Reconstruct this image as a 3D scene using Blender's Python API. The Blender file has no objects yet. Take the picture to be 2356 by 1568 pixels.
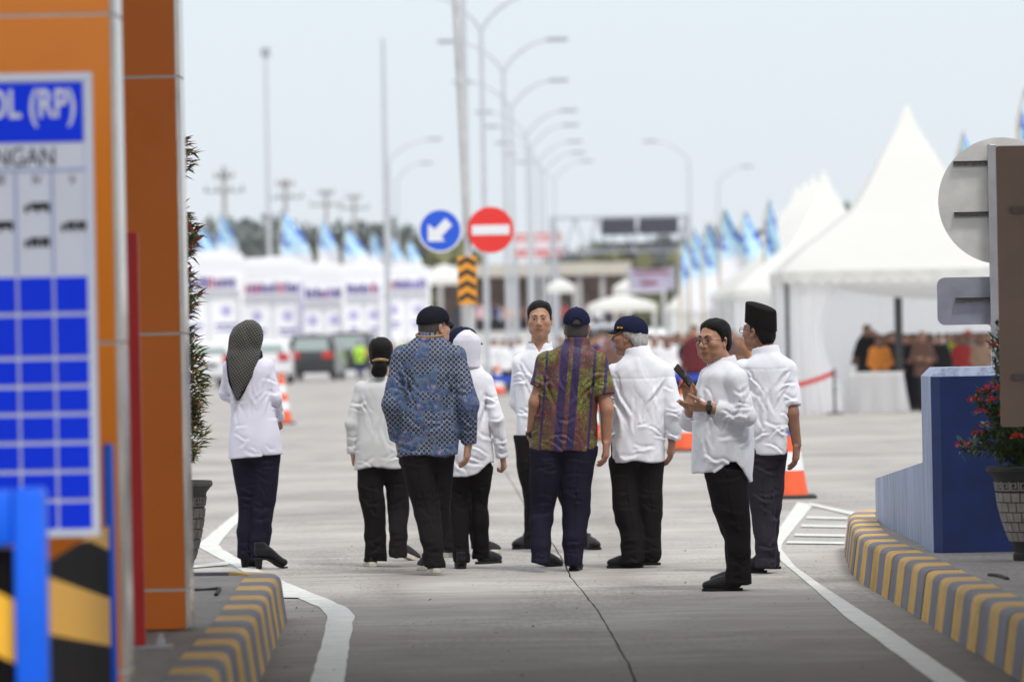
import bpy, bmesh, math, random
import numpy as np
from mathutils import Vector, Matrix, Euler
random.seed(7); np.random.seed(7)
SC = bpy.context.scene
COL = SC.collection
PI = math.pi
R = math.radians

# ------------------------------------------------------------------ camera, sky, sun, exposure
CAM_H = 1.55; FPX = 13089.0; ROLL = R(1.1)
cd = bpy.data.cameras.new('camera'); cam = bpy.data.objects.new('camera', cd); COL.objects.link(cam)
cd.sensor_width = 36; cd.lens = 200; cd.clip_start = 0.5; cd.clip_end = 6000
cam.location = (0, 0, CAM_H)
cam.matrix_world = Matrix.Translation((0, 0, CAM_H)) @ Matrix.Rotation(R(90) - math.atan(14 / FPX), 4, 'X') @ Matrix.Rotation(-ROLL, 4, 'Z')
cd.dof.use_dof = True; cd.dof.focus_distance = 35.4; cd.dof.aperture_fstop = 3.2
SC.camera = cam

SUN_EL, SUN_AZ = R(56), R(150)          # azimuth clockwise from +Y: over the right shoulder of the camera
w = bpy.data.worlds.new('World'); SC.world = w; w.use_nodes = True
nt = w.node_tree; bg = nt.nodes['Background']
sky = nt.nodes.new('ShaderNodeTexSky'); sky.sky_type = 'NISHITA'; sky.sun_disc = False
sky.sun_elevation = SUN_EL; sky.sun_rotation = SUN_AZ
sky.altitude = 0; sky.air_density = 1.0; sky.dust_density = 1.0; sky.ozone_density = 2.0
# a bright even veil of high cloud over the clear sky, a little brighter overhead than at the horizon
geo = nt.nodes.new('ShaderNodeTexCoord'); sepw = nt.nodes.new('ShaderNodeSeparateXYZ'); nt.links.new(geo.outputs['Generated'], sepw.inputs[0])
vr = nt.nodes.new('ShaderNodeValToRGB'); nt.links.new(sepw.outputs[2], vr.inputs[0])
vr.color_ramp.elements[0].position = 0.0; vr.color_ramp.elements[0].color = (.485, .532, .582, 1)
vr.color_ramp.elements[1].position = 1.0; vr.color_ramp.elements[1].color = (1.0, 1.02, 1.06, 1)
vm = nt.nodes.new('ShaderNodeVectorMath'); vm.operation = 'SCALE'; vm.inputs['Scale'].default_value = 10.0; nt.links.new(vr.outputs[0], vm.inputs[0])
mx = nt.nodes.new('ShaderNodeMix'); mx.data_type = 'RGBA'; mx.inputs[0].default_value = .88
nt.links.new(sky.outputs[0], mx.inputs[6]); nt.links.new(vm.outputs[0], mx.inputs[7]); nt.links.new(mx.outputs[2], bg.inputs[0]); bg.inputs[1].default_value = 0.10
sl = bpy.data.lights.new('sun', 'SUN'); so = bpy.data.objects.new('sun', sl); COL.objects.link(so)
sl.energy = 1.5; sl.angle = R(14); sl.color = (1, 0.96, 0.9)
sd = Vector((math.sin(SUN_AZ) * math.cos(SUN_EL), math.cos(SUN_AZ) * math.cos(SUN_EL), math.sin(SUN_EL)))
so.rotation_euler = sd.to_track_quat('Z', 'Y').to_euler()
vs = SC.view_settings; vs.view_transform = 'Standard'; vs.look = 'None'; vs.gamma = 1; vs.use_curve_mapping = False
vs.exposure = 0.62
SC.cycles.use_denoising = True
SC.cycles.max_bounces = 8; SC.cycles.diffuse_bounces = 4; SC.cycles.glossy_bounces = 3; SC.cycles.volume_bounces = 2
SC.cycles.sample_clamp_indirect = 10

# ------------------------------------------------------------------ measuring: photo point -> world point at a known distance
CR, SR = math.cos(ROLL), math.sin(ROLL)
def unroll(px, py):
    u, v = px - 1178.0, py - 784.0
    return u * CR - v * SR, u * SR + v * CR + 14.0
def P3(px, py, y):
    u, v = unroll(px, py)
    return Vector((u * y / FPX, y, CAM_H - v * y / FPX))
def GP(px, py, h=0.0):
    u, v = unroll(px, py)
    y = FPX * (CAM_H - h) / v
    return Vector((u * y / FPX, y, h))

# ------------------------------------------------------------------ objects
def tag(o, label=None, cat=None, group=None, kind=None):
    if label: o['label'] = label
    if cat: o['category'] = cat
    if group: o['group'] = group
    if kind: o['kind'] = kind
    return o
def thing(name, label, cat, loc=(0, 0, 0), rz=0, group=None, kind=None):
    o = bpy.data.objects.new(name, None); COL.objects.link(o)
    o.location = loc; o.rotation_euler = (0, 0, rz); o.empty_display_size = .2
    return tag(o, label, cat, group, kind)
def link(name, me, parent=None, loc=None, rot=None):
    o = bpy.data.objects.new(name, me); COL.objects.link(o)
    if parent: o.parent = parent
    if loc is not None: o.location = loc
    if rot is not None: o.rotation_euler = rot
    return o
def dup(root, loc, rz=0, label=None, group=None):
    r = root.copy(); COL.objects.link(r); r.location = loc; r.rotation_euler = (0, 0, rz)
    if label: r['label'] = label
    if group: r['group'] = group
    for ch in list(root.children):
        c = ch.copy(); COL.objects.link(c); c.parent = r
        for g in ch.children:
            d = g.copy(); COL.objects.link(d); d.parent = c
    return r

class MB:
    """collects shapes into one mesh"""
    def __init__(s): s.v = []; s.f = []; s.m = []
    def add(s, vs, fs, mi=0):
        b = len(s.v); s.v += [tuple(p) for p in vs]
        s.f += [tuple(b + i for i in f) for f in fs]; s.m += [mi] * len(fs); return s
    def box(s, lo, hi, mi=0, bev=0.0):
        (x0, y0, z0), (x1, y1, z1) = lo, hi
        if bev <= 0:
            v = [(x0, y0, z0), (x1, y0, z0), (x1, y1, z0), (x0, y1, z0), (x0, y0, z1), (x1, y0, z1), (x1, y1, z1), (x0, y1, z1)]
            return s.add(v, [(0, 3, 2, 1), (4, 5, 6, 7), (0, 1, 5, 4), (1, 2, 6, 5), (2, 3, 7, 6), (3, 0, 4, 7)], mi)
        bm = bmesh.new(); bmesh.ops.create_cube(bm, size=1)
        for q in bm.verts: q.co = Vector(((x0 + x1) / 2 + q.co.x * (x1 - x0), (y0 + y1) / 2 + q.co.y * (y1 - y0), (z0 + z1) / 2 + q.co.z * (z1 - z0)))
        bmesh.ops.bevel(bm, geom=bm.edges[:], offset=bev, segments=2, affect='EDGES', profile=.5)
        s.bm(bm, mi); return s
    def bm(s, bm, mi=0):
        bm.verts.index_update()
        s.add([q.co[:] for q in bm.verts], [[q.index for q in f.verts] for f in bm.faces], mi); bm.free(); return s
    def tube(s, pts, rad, n=10, mi=0, caps=True):
        pts = [Vector(p) for p in pts]; rad = rad if hasattr(rad, '__len__') else [rad] * len(pts)
        rings = []; ref = None
        for i, p in enumerate(pts):
            t = (pts[min(i + 1, len(pts) - 1)] - pts[max(i - 1, 0)]).normalized()
            if ref is None: ref = Vector((1, 0, 0)) if abs(t.x) < .8 else Vector((0, 1, 0))
            u = (ref - t * ref.dot(t)).normalized(); w_ = t.cross(u); ref = u
            rings.append([p + (u * math.cos(a) + w_ * math.sin(a)) * rad[i] for a in [2 * PI * k / n for k in range(n)]])
        v = [q for r_ in rings for q in r_]; f = []
        for i in range(len(pts) - 1):
            for k in range(n):
                f.append((i * n + k, i * n + (k + 1) % n, (i + 1) * n + (k + 1) % n, (i + 1) * n + k))
        if caps: f.append(tuple(range(n - 1, -1, -1))); f.append(tuple(range((len(pts) - 1) * n, len(pts) * n)))
        return s.add(v, f, mi)
    def lathe(s, prof, n=24, c=(0, 0, 0), mi=0, sx=1, sy=1):
        v = []; f = []; m = len(prof)
        for k in range(n):
            a = 2 * PI * k / n
            for r_, z in prof: v.append((c[0] + r_ * math.cos(a) * sx, c[1] + r_ * math.sin(a) * sy, c[2] + z))
        for k in range(n):
            k2 = (k + 1) % n
            for i in range(m - 1):
                f.append((k * m + i, k2 * m + i, k2 * m + i + 1, k * m + i + 1))
        return s.add(v, f, mi)
    def prism(s, poly, axis, lo, hi, mi=0):
        """poly in the two other axes, extruded along axis from lo to hi"""
        def mk(a, b, c_): return {0: (c_, a, b), 1: (a, c_, b), 2: (a, b, c_)}[axis]
        n = len(poly); v = [mk(a, b, lo) for a, b in poly] + [mk(a, b, hi) for a, b in poly]
        f = [tuple(range(n)), tuple(range(2 * n - 1, n - 1, -1))] + [(i, i + n, (i + 1) % n + n, (i + 1) % n) for i in range(n)]
        return s.add(v, f, mi)
    def grid(s, fn, nu, nv, mi=0):
        v = [fn(i / nu, j / nv) for i in range(nu + 1) for j in range(nv + 1)]
        f = [(i * (nv + 1) + j, (i + 1) * (nv + 1) + j, (i + 1) * (nv + 1) + j + 1, i * (nv + 1) + j + 1) for i in range(nu) for j in range(nv)]
        return s.add(v, f, mi)
    def mesh(s, name, mats, smooth=False, fix=True):
        me = bpy.data.meshes.new(name); me.from_pydata(s.v, [], s.f)
        for m in (mats if isinstance(mats, (list, tuple)) else [mats]): me.materials.append(m)
        me.polygons.foreach_set('material_index', s.m)
        if fix:
            bm = bmesh.new(); bm.from_mesh(me); bmesh.ops.recalc_face_normals(bm, faces=bm.faces[:]); bm.to_mesh(me); bm.free()
        if smooth:
            me.polygons.foreach_set('use_smooth', [True] * len(me.polygons))
            try: me.set_sharp_from_angle(angle=R(38))
            except Exception: pass
        me.update(); return me
    def build(s, name, mats, parent=None, loc=None, rot=None, smooth=False, fix=True):
        return link(name, s.mesh(name, mats, smooth, fix), parent, loc, rot)

# ------------------------------------------------------------------ materials
def srgb(r, g, b):
    f = lambda c: (c / 255 / 12.92 if c / 255 <= .04045 else ((c / 255 + .055) / 1.055) ** 2.4)
    return (f(r), f(g), f(b), 1)
class NT:
    def __init__(s, m): s.t = m.node_tree; s.n = s.t.nodes; s.l = s.t.links
    def new(s, typ, **kw):
        o = s.n.new(typ)
        for k, v_ in kw.items():
            if k.startswith('i_'): o.inputs[k[2:].replace('_', ' ')].default_value = v_
            else: setattr(o, k, v_)
        return o
    def lk(s, a, b): s.l.new(a, b)
    def math(s, op, a, b=None, c=None, clamp=False):
        o = s.n.new('ShaderNodeMath'); o.operation = op; o.use_clamp = clamp
        for i, q in enumerate((a, b, c)):
            if q is None: continue
            if isinstance(q, (int, float)): o.inputs[i].default_value = q
            else: s.lk(q, o.inputs[i])
        return o.outputs[0]
    def mix(s, fac, a, b, mode='MIX'):
        o = s.n.new('ShaderNodeMix'); o.data_type = 'RGBA'; o.blend_type = mode
        for i, q in ((0, fac), (6, a), (7, b)):
            if isinstance(q, (int, float)): o.inputs[i].default_value = q
            elif isinstance(q, (tuple, list)): o.inputs[i].default_value = q
            else: s.lk(q, o.inputs[i])
        return o.outputs[2]
    def ramp(s, fac, stops):
        o = s.n.new('ShaderNodeValToRGB'); s.lk(fac, o.inputs[0]); e = o.color_ramp.elements
        while len(e) < len(stops): e.new(.5)
        for el, (p, c_) in zip(e, stops): el.position = p; el.color = c_ if len(c_) == 4 else (*c_, 1)
        return o.outputs[0]
    def coord(s, scale=(1, 1, 1), rot=(0, 0, 0), kind='Object'):
        tc = s.n.new('ShaderNodeTexCoord'); mp = s.n.new('ShaderNodeMapping')
        mp.inputs['Scale'].default_value = scale; mp.inputs['Rotation'].default_value = rot
        s.lk(tc.outputs[kind], mp.inputs[0]); return mp.outputs[0]
    def noise(s, vec, scale, detail=4, rough=.55, dist=0):
        o = s.n.new('ShaderNodeTexNoise'); o.inputs['Scale'].default_value = scale; o.inputs['Detail'].default_value = detail
        o.inputs['Roughness'].default_value = rough; o.inputs['Distortion'].default_value = dist
        if vec is not None: s.lk(vec, o.inputs['Vector'])
        return o.outputs[0]
def pbsdf(m): return m.node_tree.nodes['Principled BSDF']
MATS = {}
def mat(name, col, rough=.6, metal=0, var=.12, vscale=6, bump=.0, bscale=60, spec=.5, stretch=(1, 1, 1), trans=0):
    if name in MATS: return MATS[name]
    m = bpy.data.materials.new(name); m.use_nodes = True; b = pbsdf(m); q = NT(m)
    col = (*col[:3], 1)
    b.inputs['Roughness'].default_value = rough; b.inputs['Metallic'].default_value = metal
    b.inputs['Specular IOR Level'].default_value = spec
    vec = q.coord(stretch)
    if var > 0:
        n_ = q.noise(vec, vscale, 5)
        lo = tuple(c_ * (1 - var) for c_ in col[:3]); hi = tuple(min(1, c_ * (1 + var)) for c_ in col[:3])
        q.lk(q.ramp(n_, [(.3, lo), (.7, hi)]), b.inputs['Base Color'])
        q.lk(q.math('MULTIPLY_ADD', n_, .25, max(0, rough - .12)), b.inputs['Roughness'])
    else: b.inputs['Base Color'].default_value = col
    if bump > 0:
        bp = q.new('ShaderNodeBump'); bp.inputs['Strength'].default_value = bump; bp.inputs['Distance'].default_value = .01
        q.lk(q.noise(vec, bscale, 6), bp.inputs['Height']); q.lk(bp.outputs[0], b.inputs['Normal'])
    if trans: b.inputs['Transmission Weight'].default_value = trans
    MATS[name] = m; return m
# ------------------------------------------------------------------ soft bodies: smooth unions of shapes, turned into one closed skin
_LAT = np.random.RandomState(11).rand(32, 32, 32).astype(np.float32) * 2 - 1
def vnoise(x, y, z):
    x, y, z = np.broadcast_arrays(x, y, z)
    xi, yi, zi = np.floor(x).astype(np.int32), np.floor(y).astype(np.int32), np.floor(z).astype(np.int32)
    fx, fy, fz = x - xi, y - yi, z - zi
    fx = fx * fx * (3 - 2 * fx); fy = fy * fy * (3 - 2 * fy); fz = fz * fz * (3 - 2 * fz)
    r = 0
    for a in (0, 1):
        for b in (0, 1):
            for c in (0, 1):
                r = r + _LAT[(xi + a) & 31, (yi + b) & 31, (zi + c) & 31] * (fx if a else 1 - fx) * (fy if b else 1 - fy) * (fz if c else 1 - fz)
    return r
class Field:
    def __init__(s, lo, hi, res, fine=(), zcoarse=None):
        s.xs = np.arange(lo[0], hi[0] + res, res).astype(np.float32); s.ys = np.arange(lo[1], hi[1] + res, res).astype(np.float32)
        z = lo[2]; zs = [z]; zc = zcoarse or res
        while z < hi[2]:
            z += res if (not fine or any(a <= z <= b for a, b in fine)) else zc
            zs.append(z)
        s.zs = np.array(zs, np.float32)
        s.D = np.full((len(s.xs), len(s.ys), len(s.zs)), .3, np.float32)
    def sub(s, lo, hi, pad):
        sl = []
        for ax, a, b in ((s.xs, lo[0], hi[0]), (s.ys, lo[1], hi[1]), (s.zs, lo[2], hi[2])):
            i, j = np.searchsorted(ax, a - pad), np.searchsorted(ax, b + pad)
            if j <= i: return None
            sl.append(slice(i, j))
        return tuple(sl)
    def put(s, prim, k=.02, op='u'):
        fn, lo, hi = prim
        sl = s.sub(lo, hi, k + .03)
        if sl is None: return s
        X = s.xs[sl[0]][:, None, None]; Y = s.ys[sl[1]][None, :, None]; Z = s.zs[sl[2]][None, None, :]
        d = fn(X, Y, Z); a = s.D[sl]
        if op == 'u':
            h = np.maximum(k - np.abs(a - d), 0) / k; s.D[sl] = np.minimum(a, d) - h * h * k * .25
        else:
            d = -d; h = np.maximum(k - np.abs(a - d), 0) / k; s.D[sl] = np.maximum(a, d) + h * h * k * .25
        return s
    def warp(s, fn):
        X = s.xs[:, None, None]; Y = s.ys[None, :, None]; Z = s.zs[None, None, :]
        near = np.abs(s.D) < .05
        i, j, k = np.nonzero(near)
        s.D[i, j, k] += fn(s.xs[i], s.ys[j], s.zs[k]).astype(np.float32); return s
    def cut(s, fn):
        s.D = np.maximum(s.D, fn(s.xs[:, None, None], s.ys[None, :, None], s.zs[None, None, :])); return s
    def mesh(s, name, mats, pick=None, relax=1):
        D = s.D; S = D < 0; nx, ny, nz = D.shape
        c = np.zeros((nx - 1, ny - 1, nz - 1), np.int8)
        offs = [(a, b, d) for a in (0, 1) for b in (0, 1) for d in (0, 1)]
        for a, b, d in offs: c += S[a:nx - 1 + a, b:ny - 1 + b, d:nz - 1 + d]
        ii, jj, kk = np.nonzero((c > 0) & (c < 8)); n = len(ii)
        idx = np.full(c.shape, -1, np.int32); idx[ii, jj, kk] = np.arange(n)
        val = np.stack([D[ii + a, jj + b, kk + d] for a, b, d in offs], 1)
        acc = np.zeros((n, 3), np.float64); cnt = np.zeros(n)
        for p, (a, b, d) in enumerate(offs):
            for q, (a2, b2, d2) in enumerate(offs):
                if q > p and (a2 - a) + (b2 - b) + (d2 - d) == 1 and min(a2 - a, b2 - b, d2 - d) >= 0:
                    m = (val[:, p] < 0) != (val[:, q] < 0)
                    t = np.where(m, val[:, p] / np.where(m, val[:, p] - val[:, q], 1), 0)
                    for ax, (u, v_) in enumerate(((a, a2), (b, b2), (d, d2))): acc[:, ax] += np.where(m, u + (v_ - u) * t, 0)
                    cnt += m
        f = acc / cnt[:, None]
        P = np.stack([ax[g] + f[:, e] * (ax[np.minimum(g + 1, len(ax) - 1)] - ax[g]) for e, (ax, g) in enumerate(((s.xs, ii), (s.ys, jj), (s.zs, kk)))], 1)
        quads = []
        A, B = S[:-1, 1:-1, 1:-1], S[1:, 1:-1, 1:-1]
        i, j, k = np.nonzero(A != B); fl = A[i, j, k]; j = j + 1; k = k + 1
        quads.append((np.stack([idx[i, j - 1, k - 1], idx[i, j, k - 1], idx[i, j, k], idx[i, j - 1, k]], 1), fl))
        A, B = S[1:-1, :-1, 1:-1], S[1:-1, 1:, 1:-1]
        i, j, k = np.nonzero(A != B); fl = A[i, j, k]; i = i + 1; k = k + 1
        quads.append((np.stack([idx[i - 1, j, k - 1], idx[i - 1, j, k], idx[i, j, k], idx[i, j, k - 1]], 1), fl))
        A, B = S[1:-1, 1:-1, :-1], S[1:-1, 1:-1, 1:]
        i, j, k = np.nonzero(A != B); fl = A[i, j, k]; i = i + 1; j = j + 1
        quads.append((np.stack([idx[i - 1, j - 1, k], idx[i, j - 1, k], idx[i, j, k], idx[i - 1, j, k]], 1), fl))
        F = np.concatenate([np.where(fl[:, None], q, q[:, ::-1]) for q, fl in quads])
        F = F[(F >= 0).all(1)]
        for _ in range(relax):
            su = np.zeros_like(P); co = np.zeros(n)
            for e in range(4):
                np.add.at(su, F[:, e], P[F[:, (e + 1) % 4]]); np.add.at(co, F[:, e], 1)
                np.add.at(su, F[:, e], P[F[:, (e - 1) % 4]]); np.add.at(co, F[:, e], 1)
            P = P * .5 + .5 * su / np.maximum(co, 1)[:, None]
        me = bpy.data.meshes.new(name)
        me.vertices.add(n); me.vertices.foreach_set('co', P.astype(np.float32).ravel())
        me.loops.add(len(F) * 4); me.loops.foreach_set('vertex_index', F.astype(np.int32).ravel())
        me.polygons.add(len(F)); me.polygons.foreach_set('loop_start', np.arange(len(F), dtype=np.int32) * 4)
        for m in (mats if isinstance(mats, (list, tuple)) else [mats]): me.materials.append(m)
        if pick is not None: me.polygons.foreach_set('material_index', pick(P[F].mean(1)).astype(np.int32))
        me.polygons.foreach_set('use_smooth', np.ones(len(F), bool))
        me.update(calc_edges=True); me.validate(); return me

def cap(a, b, ra, rb, flat=False, sq=1.0):
    """tapered limb from a to b; flat = cut square at the ends"""
    a = np.array(a, np.float32); b = np.array(b, np.float32); d = b - a; L2 = float(d @ d); L = math.sqrt(L2)
    def fn(X, Y, Z):
        px, py, pz = X - a[0], Y - a[1], Z - a[2]
        t = (px * d[0] + py * d[1] + pz * d[2]) / L2; tc = np.clip(t, 0, 1)
        r = ra + (rb - ra) * tc
        if flat:
            q = np.sqrt((px - d[0] * t) ** 2 + (py - d[1] * t) ** 2 + (pz - d[2] * t) ** 2) - r
            q = np.where(t < 0, np.sqrt((px - d[0] * tc) ** 2 + (py - d[1] * tc) ** 2 + (pz - d[2] * tc) ** 2) - r, q)
            return np.maximum(q, (t - 1) * L)
        return np.sqrt((px - d[0] * tc) ** 2 + (py - d[1] * tc) ** 2 + (pz - d[2] * tc) ** 2) - r
    m = max(ra, rb); return fn, np.minimum(a, b) - m, np.maximum(a, b) + m
def ell(c, r, M=None):
    c = np.array(c, np.float32); r = np.array(r, np.float32); M = None if M is None else np.array(M, np.float32)
    def fn(X, Y, Z):
        x, y, z = X - c[0], Y - c[1], Z - c[2]
        if M is not None: x, y, z = (M[0, i] * x + M[1, i] * y + M[2, i] * z for i in range(3))
        k0 = np.sqrt((x / r[0]) ** 2 + (y / r[1]) ** 2 + (z / r[2]) ** 2)
        k1 = np.sqrt((x / r[0] ** 2) ** 2 + (y / r[1] ** 2) ** 2 + (z / r[2] ** 2) ** 2)
        return k0 * (k0 - 1) / np.maximum(k1, 1e-6)
    m = float(max(r)) if M is not None else r
    return fn, c - m, c + m
def rbox(c, h, M=None, r=.01):
    c = np.array(c, np.float32); h = np.array(h, np.float32); M = None if M is None else np.array(M, np.float32)
    def fn(X, Y, Z):
        x, y, z = X - c[0], Y - c[1], Z - c[2]
        if M is not None: x, y, z = (M[0, i] * x + M[1, i] * y + M[2, i] * z for i in range(3))
        qx, qy, qz = np.abs(x) - h[0] + r, np.abs(y) - h[1] + r, np.abs(z) - h[2] + r
        return np.sqrt(np.maximum(qx, 0) ** 2 + np.maximum(qy, 0) ** 2 + np.maximum(qz, 0) ** 2) + np.minimum(np.maximum(qx, np.maximum(qy, qz)), 0) - r
    m = float(np.linalg.norm(h)); return fn, c - m, c + m
def stack(rows, n=2.3, yaw=0, zlo=None, zhi=None, smooth=3):
    """rows (z, cx, cy, half width, half depth): a trunk of oval slices"""
    rows = sorted(rows); A = np.array(rows, np.float64)
    zz = np.linspace(A[0, 0], A[-1, 0], 60); V = [np.interp(zz, A[:, 0], A[:, i]) for i in range(1, 5)]
    for _ in range(smooth):
        V = [np.concatenate([v[:1], (v[:-2] + 2 * v[1:-1] + v[2:]) / 4, v[-1:]]) for v in V]
    z0 = A[0, 0] if zlo is None else zlo; z1 = A[-1, 0] if zhi is None else zhi
    cy, sy = math.cos(yaw), math.sin(yaw)
    def fn(X, Y, Z):
        cx, cY, a, b = (np.interp(Z, zz, v).astype(np.float32) for v in V)
        x, y = X - cx, Y - cY
        x, y = cy * x + sy * y, -sy * x + cy * y
        p = (np.abs(x / a) ** n + np.abs(y / b) ** n) ** (1 / n)
        return np.maximum((p - 1) * np.minimum(a, b), np.maximum(z0 - Z, Z - z1))
    mx = max(A[:, 3].max(), A[:, 4].max())
    return fn, (A[:, 1].min() - mx, A[:, 2].min() - mx, z0), (A[:, 1].max() + mx, A[:, 2].max() + mx, z1)
# ------------------------------------------------------------------ the ground
def concrete(name, c0, c1, streak=.5, rough=.8, crack=False):
    m = bpy.data.materials.new(name); m.use_nodes = True; b = pbsdf(m); q = NT(m)
    v = q.coord(); vs_ = q.coord((.25, 1, 1))
    big = q.noise(v, .35, 5, .6); mid = q.noise(vs_, 3.5, 6, .65, .4); fin = q.noise(v, 45, 4, .6); grit = q.noise(v, 220, 2)
    brm = q.noise(q.coord((.12, 9, 1)), 5, 3, .6)
    f = q.math('ADD', q.math('MULTIPLY', big, .45), q.math('ADD', q.math('MULTIPLY', mid, .35), q.math('MULTIPLY', brm, .2)))
    col = q.ramp(f, [(.36, c0), (.62, c1)])
    col = q.mix(q.math('MULTIPLY', q.math('LESS_THAN', fin, .36), .35), col, tuple(c * .55 for c in c0) + (1,))
    spots = q.new('ShaderNodeTexVoronoi', i_Scale=2.1); q.lk(v, spots.inputs['Vector'])
    elong = q.noise(q.coord((1, .10, 1)), 32, 5, .7); patch = q.noise(q.coord((1, .22, 1)), 1.1, 5, .7, .6)
    col = q.mix(q.math('MULTIPLY', q.math('SUBTRACT', q.math('ADD', q.math('MULTIPLY', elong, .5), q.math('MULTIPLY', patch, .5)), .5), 3.2, clamp=True), col, tuple(c * .55 for c in c0) + (1,))
    col = q.mix(q.math('MULTIPLY', q.math('LESS_THAN', spots.outputs['Distance'], .028), .6), col, (.06, .055, .05, 1))
    if crack:                                      # tyre tracks, and canopy shade over the near lane painted in with oil stains
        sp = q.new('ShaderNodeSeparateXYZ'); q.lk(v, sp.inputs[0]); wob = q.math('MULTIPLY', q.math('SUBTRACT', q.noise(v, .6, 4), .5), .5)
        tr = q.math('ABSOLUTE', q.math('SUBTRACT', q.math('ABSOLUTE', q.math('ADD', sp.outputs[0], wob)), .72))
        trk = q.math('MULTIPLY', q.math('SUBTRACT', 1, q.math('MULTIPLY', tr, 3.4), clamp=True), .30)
        shade_dirt = q.math('MULTIPLY', q.math('MULTIPLY_ADD', q.math('ADD', sp.outputs[1], q.math('MULTIPLY', q.noise(v, .8, 5, .65), 9)), -.11, 4.35, clamp=True), .80)
        col = q.mix(q.math('MAXIMUM', trk, shade_dirt), col, (.095, .072, .056, 1))
    q.lk(col, b.inputs['Base Color']); b.inputs['Roughness'].default_value = rough; b.inputs['Specular IOR Level'].default_value = .3
    bp = q.new('ShaderNodeBump'); bp.inputs['Strength'].default_value = .5; bp.inputs['Distance'].default_value = .006
    q.lk(q.math('ADD', q.math('MULTIPLY', brm, 1.0), q.math('ADD', fin, q.math('MULTIPLY', grit, .4))), bp.inputs['Height']); q.lk(bp.outputs[0], b.inputs['Normal'])
    return m
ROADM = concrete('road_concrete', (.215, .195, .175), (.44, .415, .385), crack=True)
FARM = concrete('far_concrete', (.34, .325, .305), (.46, .445, .42))
PAVE = concrete('island_concrete', (.20, .18, .165), (.33, .31, .29))
LINE = mat('road_paint', (.56, .56, .52), .75, var=.14, vscale=7, bump=.4, bscale=50)
mb = MB(); mb.grid(lambda u, v: (-900 + 1800 * u, -60 + 2400 * v, -.05), 2, 3); tag(mb.build('ground', FARM), kind='structure')
# the lane: slabs either side of one long ragged joint
road = thing('road', 'pale concrete toll lane with one long ragged joint down its middle', 'road', (0, 0, 0), kind='structure')
jp = [GP(*p) for p in ((1163, 1085), (1185, 1120), (1225, 1190), (1262, 1235), (1286, 1272), (1303, 1300), (1313, 1325), (1335, 1352), (1368, 1392), (1392, 1430), (1420, 1480), (1446, 1522), (1462, 1566))]
jp = [Vector((p.x, p.y, 0)) for p in jp][::-1]
jl = [Vector((jp[0].x - .02, 8, 0))] + jp
dn = (jp[-1] - jp[-3]) / (jp[-1].y - jp[-3].y)
jl += [jp[-1] + dn * d for d in (8, 20, 45)] + [Vector((jp[-1].x + dn.x * 45, 230, 0))]
JL = []
for a, b in zip(jl, jl[1:]):
    n = max(1, int((b - a).length / .35)) if a.y < 60 else 6
    for i in range(n): JL.append(a + (b - a) * (i / n) + Vector((random.uniform(-.004, .004), 0, 0)))
JL.append(jl[-1])
for s_, far in ((-1, -22.0), (1, 24.0)):
    mb = MB(); g_ = [.0035 + .003 * random.random() for _ in JL]
    for lo_, hi_ in ((0, len(JL) - 1),):
        xs_ = [.0, .02, .2, 1]
        v = []
        for i, p in enumerate(JL):
            for t in xs_: 
                x = p.x + s_ * g_[i] + (far - p.x - s_ * g_[i]) * t; v.append((x, p.y, -.004 if t == 0 else 0))
            v.append((p.x + s_ * g_[i], p.y, -.045))
        n = len(xs_) + 1; f = []
        for i in range(len(JL) - 1):
            for k in range(len(xs_) - 1): f.append((i * n + k, (i + 1) * n + k, (i + 1) * n + k + 1, i * n + k + 1))
            f.append((i * n, i * n + n - 1, (i + 1) * n + n - 1, (i + 1) * n))
        mb.add(v, f)
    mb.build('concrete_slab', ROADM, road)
mb = MB(); mb.add([(p.x + s * .03, p.y, -.03) for p in JL for s in (-1, 1)], [(2 * i, 2 * i + 1, 2 * i + 3, 2 * i + 2) for i in range(len(JL) - 1)])
mb.build('joint_filler', mat('joint_dark', (.03, .028, .026), .9), road)
gm = MB(); rg = random.Random(8)
for _ in range(420):
    y_ = 24 + 22 * rg.random() ** 1.3; x_ = rg.uniform(-2.6, 2.5) if rg.random() < .6 else rg.choice((-1.15, 2.2)) + rg.gauss(0, .12); r_ = rg.uniform(.002, .0055) * (1.6 if rg.random() < .1 else 1)
    gm.add([(x_ - r_, y_, .002), (x_, y_ - r_, .002), (x_ + r_, y_ + .2 * r_, .002), (x_, y_ + r_, .002), (x_ + .2 * r_, y_, .002 + r_ * 1.1)], [(0, 1, 4), (1, 2, 4), (2, 3, 4), (3, 0, 4)])
tag(gm.build('grit', mat('grit_dark', (.11, .095, .08), .9)), kind='stuff')
# painted lines, each a thin sheet 4 mm above the concrete
def line_sheet(left, right, z=.004, name='lane_line'):
    A = [GP(*p) for p in left]; B = [GP(*p) for p in right]
    def samp(P, n):
        d = [0]
        for a, b in zip(P, P[1:]): d.append(d[-1] + (b - a).length)
        o = []
        for k in range(n):
            t = d[-1] * k / (n - 1); i = max(j for j in range(len(d) - 1) if d[j] <= t + 1e-9)
            o.append(P[i].lerp(P[i + 1], min(1, (t - d[i]) / max(1e-6, d[i + 1] - d[i]))))
        return o
    n = 90; A, B = samp(A, n), samp(B, n); mb = MB(); v = []
    for a, b in zip(A, B):
        e = (b - a).normalized() * random.uniform(-.006, .006); e2 = (b - a).normalized() * random.uniform(-.006, .006)
        v += [(a.x + e.x, a.y + e.y, z), (b.x + e2.x, b.y + e2.y, z)]
    mb.add(v, [(2 * i, 2 * i + 1, 2 * i + 3, 2 * i + 2) for i in range(n - 1)])
    return tag(mb.build(name, LINE), kind='structure')
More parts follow.
